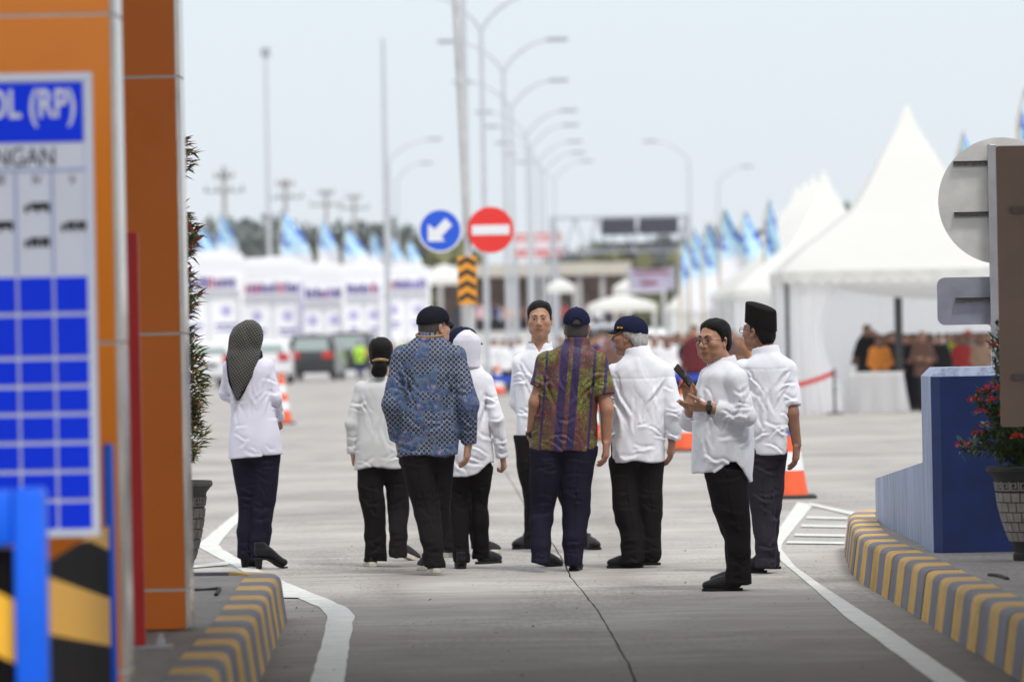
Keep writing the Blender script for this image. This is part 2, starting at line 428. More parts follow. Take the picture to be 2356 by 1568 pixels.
line_sheet([(551, 1174), (503, 1213), (470, 1240), (456, 1253), (463, 1262), (513, 1289), (545, 1306), (600, 1338), (645, 1363), (692, 1379), (735, 1397), (751, 1412), (752, 1432), (716, 1568), (640, 1860)],
           [(590, 1174), (543, 1207), (513, 1238), (503, 1253), (512, 1264), (547, 1284), (575, 1300), (612, 1319), (680, 1349), (760, 1381), (800, 1399), (815, 1415), (811, 1439), (792, 1568), (740, 1860)])
line_sheet([(425, 1303), (526, 1293)], [(425, 1309), (526, 1301)], .008)
line_sheet([(640, 1364), (680, 1368)], [(640, 1376), (690, 1377)], .008)
line_sheet([(1835, 1155), (1772, 1245), (1767, 1262), (1797, 1290), (1870, 1352), (1952, 1425), (2149, 1568), (2560, 1900)], [(1872, 1160), (1800, 1250), (1797, 1262), (1829, 1303), (1888, 1345), (2011, 1424), (2223, 1568), (2700, 1900)])
line_sheet([(1862, 1157), (1968, 1180)], [(1862, 1163), (1968, 1188)], .008)
for i, (xa, xb, y_) in enumerate(((1858, 1950, 1191), (1845, 1948, 1210), (1830, 1945, 1231), (1812, 1943, 1248))):
    line_sheet([(xa, y_ - 2.5), (xb, y_)], [(xa - 3, y_ + 3), (xb, y_ + 5)], .008)
# ------------------------------------------------------------------ the two toll islands
def worn_paint(name, col, under=(.22, .205, .19)):
    m = bpy.data.materials.new(name); m.use_nodes = True; b = pbsdf(m); q = NT(m); v = q.coord()
    n1 = q.noise(v, 7, 6, .7); n2 = q.noise(v, 26, 5, .7, .5); n3 = q.noise(v, 2.2, 3)
    c = q.ramp(n3, [(.3, tuple(x * .82 for x in col)), (.7, tuple(min(1, x * 1.1) for x in col))])
    chip = q.math('MULTIPLY', q.math('GREATER_THAN', q.math('ADD', q.math('MULTIPLY', n1, .5), q.math('MULTIPLY', n2, .5)), .60), .85)
    c = q.mix(chip, c, (*under, 1)); c = q.mix(q.math('MULTIPLY', q.math('SUBTRACT', n1, .38, clamp=True), 1.2, clamp=True), c, (.12, .10, .085, 1))
    q.lk(c, b.inputs['Base Color']); b.inputs['Roughness'].default_value = .8
    bp_ = q.new('ShaderNodeBump'); bp_.inputs['Strength'].default_value = .6; bp_.inputs['Distance'].default_value = .008; q.lk(n2, bp_.inputs['Height']); q.lk(bp_.outputs[0], b.inputs['Normal']); return m
YEL = worn_paint('kerb_yellow', (.66, .40, .095)); GRY = worn_paint('kerb_grey', (.19, .185, .225))
def kerb(path, step, side, label):
    root = thing('kerb', label, 'kerb', (0, 0, 0), kind='structure')
    d = [0]
    for a, b in zip(path, path[1:]): d.append(d[-1] + (b - a).length)
    def at(t):
        i = max(j for j in range(len(d) - 1) if d[j] <= t + 1e-9); k_ = (t - d[i]) / max(1e-6, d[i + 1] - d[i])
        p = path[i].lerp(path[i + 1], k_); e = .04
        def raw(u):
            u = min(max(u, 0), d[-1]); j = max(q for q in range(len(d) - 1) if d[q] <= u + 1e-9)
            return path[j].lerp(path[j + 1], (u - d[j]) / max(1e-6, d[j + 1] - d[j]))
        tn = (raw(t + .12) - raw(t - .12)).normalized(); return p, Vector((-tn.y, tn.x, 0)) * side
    prof = [(0, 0), (.015, .11), (.03, .225), (.040, .247), (.06, .259), (.085, .262), (.215, .262), (.215, .02)]
    n = int(d[-1] / step)
    for k in range(n):
        mb = MB(); t0, t1 = k * step + .0015, (k + 1) * step - .0015; m_ = 4; dz = random.uniform(-.002, .002); dx = random.uniform(-.003, .003)
        v = []
        for i in range(m_ + 1):
            p, nrm = at(t0 + (t1 - t0) * i / m_)
            for x, z in prof: v.append(tuple(p + nrm * (x + dx) + Vector((0, 0, z + dz))))
        L_ = len(prof); f = [(i * L_ + j, i * L_ + j + 1, (i + 1) * L_ + j + 1, (i + 1) * L_ + j) for i in range(m_) for j in range(L_ - 1)]
        f += [tuple(range(L_)), tuple(range((m_ + 1) * L_ - 1, m_ * L_ - 1, -1))]
        mb.add(v, f); mb.build('kerb_stone', YEL if k % 2 == 0 else GRY, root, smooth=True)
    return root
def smooth_path(P, it=2):
    for _ in range(it):
        o = [P[0]]
        for a, b in zip(P, P[1:]): o += [a.lerp(b, .25), a.lerp(b, .75)]
        P = o + [P[-1]]
    return P
rp = [GP(*p) for p in ((1942, 1262), (1945, 1285), (1957, 1318), (1977, 1340), (2031, 1371), (2080, 1400), (2159, 1450), (2257, 1509), (2331, 1556))]
rp = smooth_path([Vector((3.3, rp[0].y + .55, 0)), Vector((2.75, rp[0].y + .42, 0)), Vector((2.42, rp[0].y + .2, 0))] + [Vector((p.x, p.y, 0)) for p in rp] + [Vector((rp[-1].x - .05, 18, 0)), Vector((rp[-1].x - .1, 12, 0))])
kerb(rp, .46, 1, 'curving kerb of yellow and grey painted stones on the right island')
lx = [GP(*p) for p in ((653, 1438), (638, 1475), (618, 1522), (601, 1559))]
lp = smooth_path([Vector((-3.6, 31.9, 0)), Vector((-1.75, 31.85, 0)), Vector((-1.36, 31.75, 0)), Vector((-1.25, 31.3, 0))] + [Vector((p.x, p.y, 0)) for p in lx] + [Vector((-1.12, 18, 0)), Vector((-1.08, 10, 0))])
kerb(lp, .52, -1, 'straight kerb of yellow and grey painted stones on the left island')
def island(path, side, far, label):
    mb = MB(); v = []; n = len(path)
    for i, p in enumerate(path):
        tn = (path[min(i + 1, n - 1)] - path[max(i - 1, 0)]).normalized(); nr = Vector((-tn.y, tn.x, 0)) * side
        q = p + nr * .205; v += [(q.x, q.y, .245), (far, min(q.y, path[0].y - .29), .245)]
    mb.add(v, [(2 * i, 2 * i + 1, 2 * i + 3, 2 * i + 2) for i in range(n - 1)])
    return tag(mb.build('traffic_island', PAVE), kind='structure')
island(rp, 1, 9, ''); island(lp, -1, -9, '')
# a lifted joint in the island paving, left and right
for pts in (((436, 1357), (505, 1354), (497, 1368)), ((2276, 1322), (2300, 1325), (2318, 1331))):
    mb = MB(); q = [GP(*p, .25) for p in pts]; mb.tube(q, .012, 5); tag(mb.build('paving_crack', mat('joint_dark', (.03, .028, .026), .9)), kind='structure')

# ------------------------------------------------------------------ toll canopy overhead (it shades the near lane) and its clad columns
mb = MB(); mb.box((-26, 15.5, 6.6), (26, 29.4, 7.5)); cn = mb.build('roof', mat('canopy_white', (.72, .70, .67), .6)); tag(cn, kind='structure')
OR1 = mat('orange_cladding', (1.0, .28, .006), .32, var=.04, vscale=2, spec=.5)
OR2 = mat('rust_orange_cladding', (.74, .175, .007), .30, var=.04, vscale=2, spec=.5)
MIR = mat('polished_stone', (.60, .55, .50), .16, .5, var=.25, vscale=3)
SEAL = mat('white_sealant', (.62, .60, .55), .7)
def column(x0, x1, yf, depth, joints, orange, label, top=6.6):
    root = thing('column', label, 'column', ((x0 + x1) / 2, yf, .245)); hx = (x1 - x0) / 2
    ch = .02
    mb = MB(); mb.box((-hx + .04, .05, 0), (hx - .05, depth - .03, top - .245)); mb.build('core', mat('column_core', (.25, .24, .23), .8), root)
    z = [0.0] + [j - .245 for j in joints] + [top - .245]
    for a, b in zip(z, z[1:]):
        mb = MB(); mb.box((-hx, 0, a + .006), (hx - ch, .03, b - .006), 0, .003); mb.build('front_panel', orange, root)
        mb = MB(); g_ = .006
        mb.prism([(hx - ch + .002, .002), (hx, .03), (hx, depth), (hx - .015, depth), (hx - .015, .035), (hx - ch + .002, .02)], 2, a + g_, b - g_); mb.build('edge_panel', MIR, root)
    for j in z[1:-1]:
        mb = MB(); mb.box((-hx, .006, j - .006), (hx - ch, .028, j + .006)); mb.prism([(hx - ch + .002, .006), (hx - .003, .03), (hx - .003, depth), (hx - .015, depth), (hx - .015, .035)], 2, j - .006, j + .006); mb.build('joint_seal', SEAL, root)
    return root
c2 = P3(405, 1000, 25.7); c1 = P3(262, 700, 20.4)
zc2 = [P3(345, y, 25.7).z for y in (1357, 768, 177)]
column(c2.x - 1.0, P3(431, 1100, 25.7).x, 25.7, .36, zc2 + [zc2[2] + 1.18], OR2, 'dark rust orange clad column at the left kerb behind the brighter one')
zc1 = [P3(250, y, 20.4).z for y in (788, 32)]
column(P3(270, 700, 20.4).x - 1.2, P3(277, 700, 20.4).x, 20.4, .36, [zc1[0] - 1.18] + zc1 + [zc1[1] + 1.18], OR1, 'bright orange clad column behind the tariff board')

# ------------------------------------------------------------------ tariff board
BY = 19.3
BLU = mat('sign_blue', (.003, .045, .92), .6, var=.02, spec=.15); SWH = mat('sign_white', (.78, .80, .88), .5, var=.03); SBK = mat('sign_black', (.012, .008, .010), .6, var=0); SLN = mat('sign_line', (.42, .47, .72), .5, var=.03)
o_ = P3(230, 1235, BY); k_ = BY / FPX
board = thing('tariff_board', 'blue and white road tariff board with lettering in front of the orange column', 'sign', (o_.x, BY, 0))
def bp(px, py): p = P3(px, py, BY); return p.x - o_.x, p.z
BW = 1.5
zt, zb = bp(222, 167)[1], bp(230, 1233)[1]
mb = MB(); mb.box((-BW, .012, zb), (0, .035, zt)); mb.build('panel', SWH, board)
fw = .026
mb = MB()
for lo, hi in (((-BW - .001, -.004, zt - fw), (.001, .034, zt + .002)), ((-BW - .001, -.004, zb - .002), (.001, .034, zb + fw)), ((-fw, -.003, zb + fw), (.001, .034, zt - fw)), ((-BW - .001, -.003, zb + fw), (-BW + fw, .034, zt - fw))): mb.box(lo, hi, 0, .004)
mb.build('frame', mat('sign_frame', (.74, .78, .90), .4, var=.03), board)
cols = [-fw]
xl = [bp(211, 1000)[0], bp(130, 1000)[0], bp(46, 1000)[0]]; cw = xl[1] - xl[2]
vx = [xl[0], xl[1], xl[2]] + [xl[2] - cw * i for i in range(1, 12)]
def zrow(py): return bp(130, py)[1]
def cell(name, x0, x1, za, zb_, m): mb = MB(); mb.box((x0, .004, zb_), (x1, .0125, za)); return mb.build(name, m, board)
cell('title_band', -BW + fw, -fw - .006, zrow(190), zrow(326), BLU)
ys = [632, 722, 823, 888, 952, 1018, 1084, 1151, 1220]
lw = .011
vxs = [v_ for v_ in vx if v_ > -BW + .12]
for a, b in zip(ys, ys[1:]):
    for i in range(len(vxs) - 1):
        cell('price_cell', vxs[i + 1] + lw / 2, vxs[i] - (lw / 2 if i else 0), zrow(a + 5), zrow(b - 5), BLU)
mb = MB()
for v_ in vxs[1:]: mb.box((v_ - .004, .006, zrow(630)), (v_ + .004, .0122, zrow(392)))
mb.box((-BW + fw, .006, zrow(393)), (-fw, .0118, zrow(387))); mb.build('ruling', SLN, board)
def words(txt, parent, loc, size, m, name='lettering', sx=1.0, rot=(R(90), 0, 0), ext=.0015, align='RIGHT', bold=0.0):
    cu = bpy.data.curves.new(name, 'FONT'); cu.body = txt; cu.size = size; cu.extrude = ext; cu.align_x = align; cu.offset = bold
    t = bpy.data.objects.new(name, cu); COL.objects.link(t); bpy.context.view_layer.update()
    me = bpy.data.meshes.new_from_object(t.evaluated_get(bpy.context.evaluated_depsgraph_get())); bpy.data.objects.remove(t); bpy.data.curves.remove(cu)
    me.materials.clear(); me.materials.append(m); o = link(name, me, parent, loc, rot); o.scale = (sx, 1, 1); return o
xr_, zr_ = bp(176, 268); words('TARIF TOL (RP)', board, (xr_, .002, zr_), .136, SWH, sx=.68, bold=.003)
xr_, zr_ = bp(129, 381); words('GOLONGAN', board, (xr_, .010, zr_), .092, SBK, sx=.78)
for t_, px in (('V', 166), ('IV', 84), ('III', 2)):
    x_, z_ = bp(px, 424); words(t_, board, (x_, .010, z_), .046, mat('sign_grey', (.10, .09, .10), .6), sx=.8, align='CENTER')
def lorry(px, py, w, axles):                       # tiny lorry pictogram: cab, body, wheels
    x, z = bp(px, py); mb = MB(); mb.box((x, .009, z - .011), (x + w, .0125, z + .013))
    if axles > 3: mb = MB(); mb.box((x, .009, z - .011), (x + w * .47, .0125, z + .013)); mb.box((x + w * .53, .009, z - .011), (x + w, .0125, z + .013))
    mb.prism([(x - .020, z - .013), (x - .005, z - .013), (x - .005, z + .007), (x - .013, z + .007), (x - .020, z - .003)], 1, .009, .0125)
    for i in range(axles): cx_ = x - .012 + (w + .006) * i / (axles - 1); mb.prism([(cx_ + .006 * math.cos(a), z - .016 + .006 * math.sin(a)) for a in np.linspace(0, 2 * PI, 9)[:-1]], 1, .0085, .0128)
    mb.build('lorry_pictogram', SBK, board)
lorry(69, 475, .066, 3); lorry(69, 555, .066, 5); lorry(153, 518, .066, 4); lorry(-15, 518, .066, 3)
mb = MB()
for x in (-.35, -BW + .35): mb.box((x - .03, .036, .245), (x + .03, .09, zt - .1))
mb.build('post', mat('post_grey', (.3, .3, .32), .5), board)

# ------------------------------------------------------------------ blue guard frame with striped plates
GB = mat('guard_blue', (.003, .12, .80), .4, var=.06, spec=.3); GBK = mat('guard_black', (.008, .006, .006), .8, spec=.08); GYE = mat('guard_yellow', (.98, .50, .03), .5, var=.05)
na, nb = P3(105, 1300, 16.5), P3(264, 1300, 20.2)
guard = thing('guard_frame', 'blue steel guard frame with black and yellow striped plates beside the tariff board', 'barrier', (0, 0, 0.245))
zt1 = P3(60, 1122, 16.5).z - .245; zt2 = P3(248, 1018, 20.2).z - .245
def round_post(x0, x1, y0, y1, top):
    mb = MB(); mb.box((x0, y0, 0), (x1, y1, top), 0, .018); return mb.build('post', GB, guard, smooth=True)
round_post(na.x - .095, na.x, 16.5, 16.62, zt1); round_post(nb.x - .036, nb.x, 20.2, 20.28, zt2)
mb = MB(); mb.box((na.x - 1.2, 16.51, zt1 - .17), (na.x - .094, 16.60, zt1 - .004), 0, .018); mb.build('top_rail', GB, guard, smooth=True)
mb = MB(); mb.box((na.x - 1.2, 16.51, .06), (na.x - .094, 16.60, .14), 0, .012); mb.build('bottom_rail', GB, guard, smooth=True)
def plate(name, o, u, w, h0, h1, t, flip=1, slope=.55, per=.36, ph=0.0):
    """striped plate in the upright plane through o along u: each stripe is its own piece"""
    u = Vector(u).normalized(); n = Vector((u.y, -u.x, 0)); k0 = int(math.floor((h0 - abs(slope) * w - ph) / (per / 2))) - 1
    for k in range(k0, k0 + int((h1 - h0 + abs(slope) * w * 2) / (per / 2)) + 4):
        lo, hi = ph + k * per / 2, ph + (k + 1) * per / 2
        xs = np.linspace(0, w, 13); top = [min(h1, max(h0, hi + slope * x)) for x in xs]; bot = [min(h1, max(h0, lo + slope * x)) for x in xs]
        idx = [i for i in range(13) if top[i] - bot[i] > .001 or (i > 0 and top[i - 1] - bot[i - 1] > .001) or (i < 12 and top[i + 1] - bot[i + 1] > .001)]
        if len(idx) < 2: continue
        poly = [(xs[i], bot[i]) for i in idx] + [(xs[i], top[i]) for i in idx[::-1]]
        mb = MB(); v = [tuple(Vector(o) + u * x + n * d + Vector((0, 0, z))) for d in (0, t) for x, z in poly]; m_ = len(poly)
        mb.add(v, [tuple(range(m_)), tuple(range(2 * m_ - 1, m_ - 1, -1))] + [(i, i + m_, (i + 1) % m_ + m_, (i + 1) % m_) for i in range(m_)])
        mb.build(name, GYE if k % 2 else GBK, guard)
pz = P3(110, 1345, 16.7).z - .245
plate('stripe', (na.x - .03, 16.63, 0), (nb.x - na.x, 20.19 - 16.63, 0), 3.55, .10, P3(232, 1232, 20.1).z - .245 + .03, .012, slope=-.065, per=.34, ph=.29)
plate('stripe', (na.x - 1.15, 16.56, 0), (1, 0, 0), 1.075 - .02, .145, zt1 - .175, .012, slope=-.5, per=.37, ph=P3(20, 1400, 16.5).z - .245 + .5 * 1.1)

# red square post with a bolted foot
q_ = GP(322, 1490, .245); red = thing('red_post', 'narrow dark red steel post with a bolted foot plate by the columns', 'post', (q_.x, q_.y, .245))
RED = mat('post_red', (.55, .014, .010), .4, var=.08); hh = P3(303, 535, q_.y).z - .245
mb = MB(); mb.box((-.028, -.012, .012), (.024, .03, hh), 0, .004); mb.build('upright', RED, red)
mb = MB(); mb.box((-.05, -.05, .0), (.14, .07, .012)); mb.build('foot_plate', mat('galvanised', (.45, .45, .46), .4, .7), red)
mb = MB(); mb.lathe([(0, .06), (.012, .06), (.012, .04), (.02, .04), (.02, .012)], 8, (.09, 0, 0)); mb.build('bolt', mat('galvanised', (.45, .45, .46), .4, .7), red)

# ------------------------------------------------------------------ concrete barrier block and its low tail wall
BL1 = mat('barrier_blue', (.009, .031, .16), .5, var=.25, vscale=4, bump=.3, bscale=18)
def streaked(name, c0, c1, c2):
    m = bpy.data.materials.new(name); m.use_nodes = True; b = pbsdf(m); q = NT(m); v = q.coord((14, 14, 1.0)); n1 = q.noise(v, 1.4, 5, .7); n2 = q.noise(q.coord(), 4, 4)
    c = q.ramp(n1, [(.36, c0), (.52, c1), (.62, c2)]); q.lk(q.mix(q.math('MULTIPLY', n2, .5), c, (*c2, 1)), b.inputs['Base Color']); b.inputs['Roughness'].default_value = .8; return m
BL2 = streaked('barrier_pale_blue', (.15, .18, .27), (.32, .38, .53), (.42, .48, .62))  # paler blue with upright streaks for the left side, top and tail wall
b0 = GP(2150, 1272, .245); bx = b0.x; by = b0.y
blk = thing('barrier_block', 'tall dark blue concrete barrier block with a pale side on the right island', 'barrier', (bx, by, .245))
bh = P3(2160, 846, by).z - .245
mb = MB(); ch = .05
mb.prism([(ch, 0), (2.2, 0), (2.2, .82), (0, .82), (0, ch)], 2, 0, bh - ch)
v = [(ch, 0, bh - ch), (2.2, 0, bh - ch), (2.2, .82, bh - ch), (0, .82, bh - ch), (0, ch, bh - ch), (ch + .03, ch, bh), (2.17, ch, bh), (2.17, .78, bh), (.05, .78, bh), (.05, ch + .03, bh)]
mb.add(v, [(0, 1, 6, 5), (1, 2, 7, 6), (2, 3, 8, 7), (3, 4, 9, 8), (4, 0, 5, 9), (5, 6, 7, 8, 9)])
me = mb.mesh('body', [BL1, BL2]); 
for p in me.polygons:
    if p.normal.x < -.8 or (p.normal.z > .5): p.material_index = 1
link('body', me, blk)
mb = MB(); y1 = P3(2005, 1185, 38.4).y - by
za, zb_ = P3(2115, 1060, by + .9).z - .245, P3(2006, 1100, 38.4).z - .245
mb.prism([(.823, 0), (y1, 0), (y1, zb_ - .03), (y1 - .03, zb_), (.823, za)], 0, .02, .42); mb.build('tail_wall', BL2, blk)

# ------------------------------------------------------------------ sign plates seen from behind, right edge
GAL = mat('galvanised', (.45, .45, .46), .4, .7)
PLT = mat('plate_back', (.84, .82, .78), .42, .8, var=.10, vscale=7, bump=.1, bscale=80)
PLG = mat('plate_back_grey', (.40, .40, .47), .42, .8, var=.10, vscale=9, bump=.1, bscale=80)
SY = 33.75; sp_ = P3(2293, 900, SY); fx = P3(2288, 335, SY).x - sp_.x
sg = thing('traffic_sign', 'round and square sign plates seen from behind on a galvanised post', 'sign', (sp_.x, SY, .245))
topz = P3(2290, 332, SY).z - .245
mb = MB(); mb.box((-.026, 0, 0), (.026, .04, topz), 0, .004); mb.box((-.026, -.012, .0), (-.014, .0, topz)); mb.build('post', GAL, sg)
c_ = P3(2303, 462, SY + .12); rr_ = 146 * SY / FPX
mb = MB(); mb.prism([(c_.x - sp_.x + rr_ * math.cos(a), c_.z - .245 + rr_ * math.sin(a)) for a in np.linspace(0, 2 * PI, 65)[:-1]], 1, .085, .09); mb.build('round_plate', PLT, sg)
p0, p1 = P3(2157, 748, SY + .1), P3(2296, 636, SY + .1)
def rrect(x0, z0, x1, z1, r):
    return [(cx + r * math.cos(R(a + b)), cz + r * math.sin(R(a + b))) for cx, cz, a in ((x1 - r, z1 - r, 0), (x0 + r, z1 - r, 90), (x0 + r, z0 + r, 180), (x1 - r, z0 + r, 270)) for b in (0, 22, 45, 68, 90)]
mb = MB(); mb.prism(rrect(p0.x - sp_.x, p0.z - .245, p1.x - sp_.x + .3, p1.z - .245, .045), 1, .085, .09); mb.build('square_plate', PLG, sg)
RAIL = mat('rail_metal', (.20, .19, .18), .45, .6, var=.5, vscale=40)
for px, py in ((2194, 376), (2196, 493), (2199, 690)):
    a = P3(px, py, SY + .05); mb = MB(); x0 = a.x - sp_.x; z = a.z - .245
    mb.box((x0, .055, z - .014), (x0 + .5, .084, z + .004)); mb.box((x0, .04, z + .006), (x0 + .5, .084, z + .013), 1); mb.box((x0, .04, z - .018), (x0 + .5, .055, z - .0145))
    mb.build('rail', [RAIL, mat('rail_dark', (.03, .028, .027), .6)], sg)
BYY = 30.4; t0, t1 = P3(2292, 336, BYY), P3(2303, 982, BYY)
bd = thing('sign_board', 'large brown metal board seen from behind at the right edge', 'sign', (t1.x, BYY, .245))
BRN = mat('brown_board', (.25, .165, .125), .5, .15, var=.16, vscale=2.5, bump=.15, bscale=30)
mb = MB(); mb.prism(rrect(0, t1.z - .245, 1.1, t0.z - .245, .012), 1, .0, .012); mb.build('panel', BRN, bd)
for py, x0 in ((484, 2326), (868, 2330)):
    a = P3(x0, py, BYY); mb = MB(); mb.box((a.x - t1.x, -.03, a.z - .26), (1.05, -.0005, a.z - .225)); mb.build('rail', mat('brown_rail', (.13, .10, .09), .5, .2), bd)
mb = MB(); mb.box((.5, .0125, 0), (.58, .09, 2.2)); mb.build('post', GAL, bd)

# ------------------------------------------------------------------ pots and plants
def pot_mat(name, base, pat):
    m = mat(name, base, .85, var=.25, vscale=14, bump=.5, bscale=45); return m
PD = mat('pot_black', (.035, .032, .031), .85, var=.3, vscale=14); PB = mat('pot_brick', (.30, .275, .245), .85, var=.2, vscale=14, bump=.5, bscale=45)
def pot(loc, h, r, label, brick=PB, n0=22):
    root = thing('flower_pot', label, 'flower pot', loc)
    prof = [(0, 0), (.42, 0), (.44, .02), (.44, .07), (.40, .09), (.46, .17), (.62, .36), (.74, .58), (.80, .80), (.84, .88), (.94, .93), (1.0, .95), (1.0, .985), (.97, 1), (.88, 1), (.84, .95), (0, .94)]
    mb = MB(); mb.lathe([(a * r, b * h) for a, b in prof], 40); mb.build('body', PD, root, smooth=True)
    zz = [b for a, b in prof[:11]]; ra = [a for a, b in prof[:11]]
    def rad(z): return float(np.interp(z, [.07, .09, .17, .36, .58, .80, .88], [.43, .40, .46, .62, .74, .80, .84]))
    lev = [.20, .305, .41, .515, .62, .725]
    for k, (a, b) in enumerate(zip(lev, lev[1:])):
        for i in range(n0):
            w = 2 * PI / n0; t0, t1 = (i + .5 * (k % 2)) * w + .018, (i + 1 + .5 * (k % 2)) * w - .018
            mb = MB(); v = []
            for t in (t0, (t0 + t1) / 2, t1):
                for z in (a + .006, b - .006):
                    for d in (-.004, .007): v.append(((rad(z) * r + d) * math.cos(t), (rad(z) * r + d) * math.sin(t), z * h))
            mb.add(v, [(0, 4, 6, 2), (4, 8, 10, 6), (1, 3, 7, 5), (5, 7, 11, 9), (0, 1, 5, 4), (4, 5, 9, 8), (2, 6, 7, 3), (6, 10, 11, 7), (0, 2, 3, 1), (8, 9, 11, 10)])
            mb.build('brick', brick, root)
    for i in range(n0 // 2 * 2):                   # meander band under the rim
        w = 2 * PI / n0; mb = MB()
        for (u0, u1, z0, z1) in ((.05, .95, .745, .757), (.05, .2, .757, .83), (.2, .7, .818, .83), (.55, .7, .78, .818), (.36, .7, .772, .784), (.85, .97, .757, .84)):
            v = []
            for t in ((i + u0) * w, (i + u1) * w):
                for z in (z0, z1):
                    for d in (-.004, .006): v.append(((rad(z) * r + d) * math.cos(t), (rad(z) * r + d) * math.sin(t), z * h))
            mb.add(v, [(0, 4, 6, 2), (1, 3, 7, 5), (0, 1, 5, 4), (2, 6, 7, 3), (0, 2, 3, 1), (4, 5, 7, 6)])
        mb.build('meander', brick, root)
    mb = MB(); mb.lathe([(0, .93 * h), (.84 * r, .93 * h)], 24); mb.build('soil', mat('soil', (.06, .04, .03), .95), root)
    return root
def leaf(mb, p, d, up, L, W, mi):
    d = d.normalized(); s = d.cross(up); s = s.normalized() if s.length > 1e-3 else Vector((1, 0, 0)); n = s.cross(d)
    a, b, c, e = p, p + d * L * .45 + s * W * .5 + n * L * .06, p + d * L - n * L * .12, p + d * L * .45 - s * W * .5 + n * L * .06
    m_ = p + d * L * .5 - n * L * .01
    mb.add([a, b, m_, e, c], [(0, 1, 2), (0, 2, 3), (1, 4, 2), (2, 4, 3)], mi)
def rv(): return Vector((random.gauss(0, 1), random.gauss(0, 1), random.gauss(0, 1))).normalized()
def leafm(name, c): return mat(name, c, .45, var=.3, vscale=25, spec=.4)
# left: a tall plant clipped into tiers, red new growth
pl = P3(404, 1200, 37.0)
pot((pl.x, 37.0, 0), P3(440, 1105, 37).z, .245, 'dark stone pot with brick pattern half hidden behind the rust column', mat('pot_brick_dark', (.085, .078, .07), .85, var=.3, vscale=14, bump=.5, bscale=45))
tp = thing('potted_shrub', 'tall red tipped shrub clipped into tiers in the pot by the left column', 'shrub', (pl.x, 37.0, P3(440, 1105, 37).z * .94))
b0 = tp.location.z; mb = MB(); htop = P3(430, 325, 37).z
mb.tube([(0, 0, 0), (.01, .01, .8), (-.005, 0, htop - b0 - .15)], [.022, .016, .006], 8); mb.build('trunk', mat('bark', (.10, .07, .05), .9, bump=.5), tp)
tiers = [(P3(430, a, 37).z - b0, P3(430, b, 37).z - b0, w_, n_, redness) for a, b, w_, n_, redness in ((405, 320, .155, 300, .5), (608, 478, .165, 480, .6), (735, 630, .17, 420, .35), (990, 755, .20, 1100, .16), (1065, 935, .20, 420, .05))]
mb = MB(); LEAFM = [leafm('leaf_red', (.22, .05, .022)), leafm('leaf_bronze', (.16, .11, .025)), leafm('leaf_green', (.075, .115, .028))]
LM = []
for m_ in LEAFM: q = MB(); leaf(q, Vector((0, 0, 0)), Vector((0, 1, 0)), Vector((0, 0, 1)), 1, .44, 0); LM.append(q.mesh('leaf', m_, fix=False))
nleaf = 0
def one_leaf(me, par, p, d, up, L):
    d = d.normalized(); s = d.cross(up).normalized(); n = s.cross(d); o = link('leaf', me, par)
    o.matrix_local = Matrix(((s.x * L, d.x * L, n.x * L, p.x), (s.y * L, d.y * L, n.y * L, p.y), (s.z * L, d.z * L, n.z * L, p.z), (0, 0, 0, 1)))
for za, zb_, w_, n_, red_ in tiers:
    for _ in range(n_):
        t = random.random(); z = za + (zb_ - za) * t; rr_ = w_ * (.45 + .55 * math.sin(PI * min(1, max(.08, t * .9 + .05)))) * random.uniform(.5, 1.0); a = random.uniform(0, 2 * PI)
        p = Vector((rr_ * math.cos(a), rr_ * math.sin(a), z)); d = Vector((math.cos(a), math.sin(a), random.uniform(-.3, .9))) + rv() * .5
        mi = 0 if random.random() < red_ * (.4 + .9 * t) else (1 if random.random() < .4 else 2)
        if nleaf < 300 and p.x > .05 and p.y < .08 and random.random() < .55: one_leaf(LM[mi], tp, p, d, Vector((0, 0, 1)) + rv() * .3, random.uniform(.075, .115)); nleaf += 1; continue
        leaf(mb, p, d, Vector((0, 0, 1)) + rv() * .3, random.uniform(.065, .11), random.uniform(.030, .044), mi)
tag(mb.build('leaves', LEAFM, tp, fix=False), kind='stuff')
mb = MB()
for za, zb_, w_, n_, red_ in tiers:
    for _ in range(26):
        z = random.uniform(za, zb_); a = random.uniform(0, 2 * PI); mb.tube([(0, 0, z - .05), (w_ * .8 * math.cos(a), w_ * .8 * math.sin(a), z + .02)], [.005, .002], 5)
tag(mb.build('twigs', mat('bark', (.10, .07, .05), .9, bump=.5), tp), kind='stuff')
# right: a flowering bush
pr = P3(2376, 1200, 31.6); ph_ = P3(2300, 1072, 31.6).z - .245
pot((pr.x, 31.6, .245), ph_, .255, 'large stone pot with brick and meander pattern on the right island')
fb = thing('flowering_bush', 'green bush with red flower heads growing in the right hand stone pot', 'bush', (pr.x, 31.6, .245 + ph_ * .94))
mb = MB(); lf = MB(); fl = MB(); heads = []
stems = []
for px, py, dy in ((2215, 1030, .1), (2262, 905, .0), (2285, 800, .05), (2300, 760, .2), (2290, 960, -.12), (2245, 925, -.05), (2310, 900, -.1), (2330, 830, .1), (2275, 985, .15), (2340, 1000, -.2), (2350, 780, .0), (2360, 900, .2), (2400, 820, .1), (2440, 900, .0), (2460, 980, .1), (2420, 1010, -.15), (2250, 1010, 0), (2320, 870, .05), (2300, 830, -.1), (2298, 870, -.05), (2300, 935, -.1), (2298, 980, -.15), (2305, 1020, -.15), (2310, 780, -.05), (2290, 1040, -.05)):
    e = P3(px, py, 31.6 + dy) - fb.location; m_ = Vector((e.x * .45, e.y * .5, e.z * .6 + .03)); stems.append((Vector((e.x * .1, e.y * .1, 0)), m_, e))
BLF = [leafm('bush_green', (.045, .085, .022)), leafm('bush_light_green', (.10, .15, .03))]; BLM = []; nbl = 0
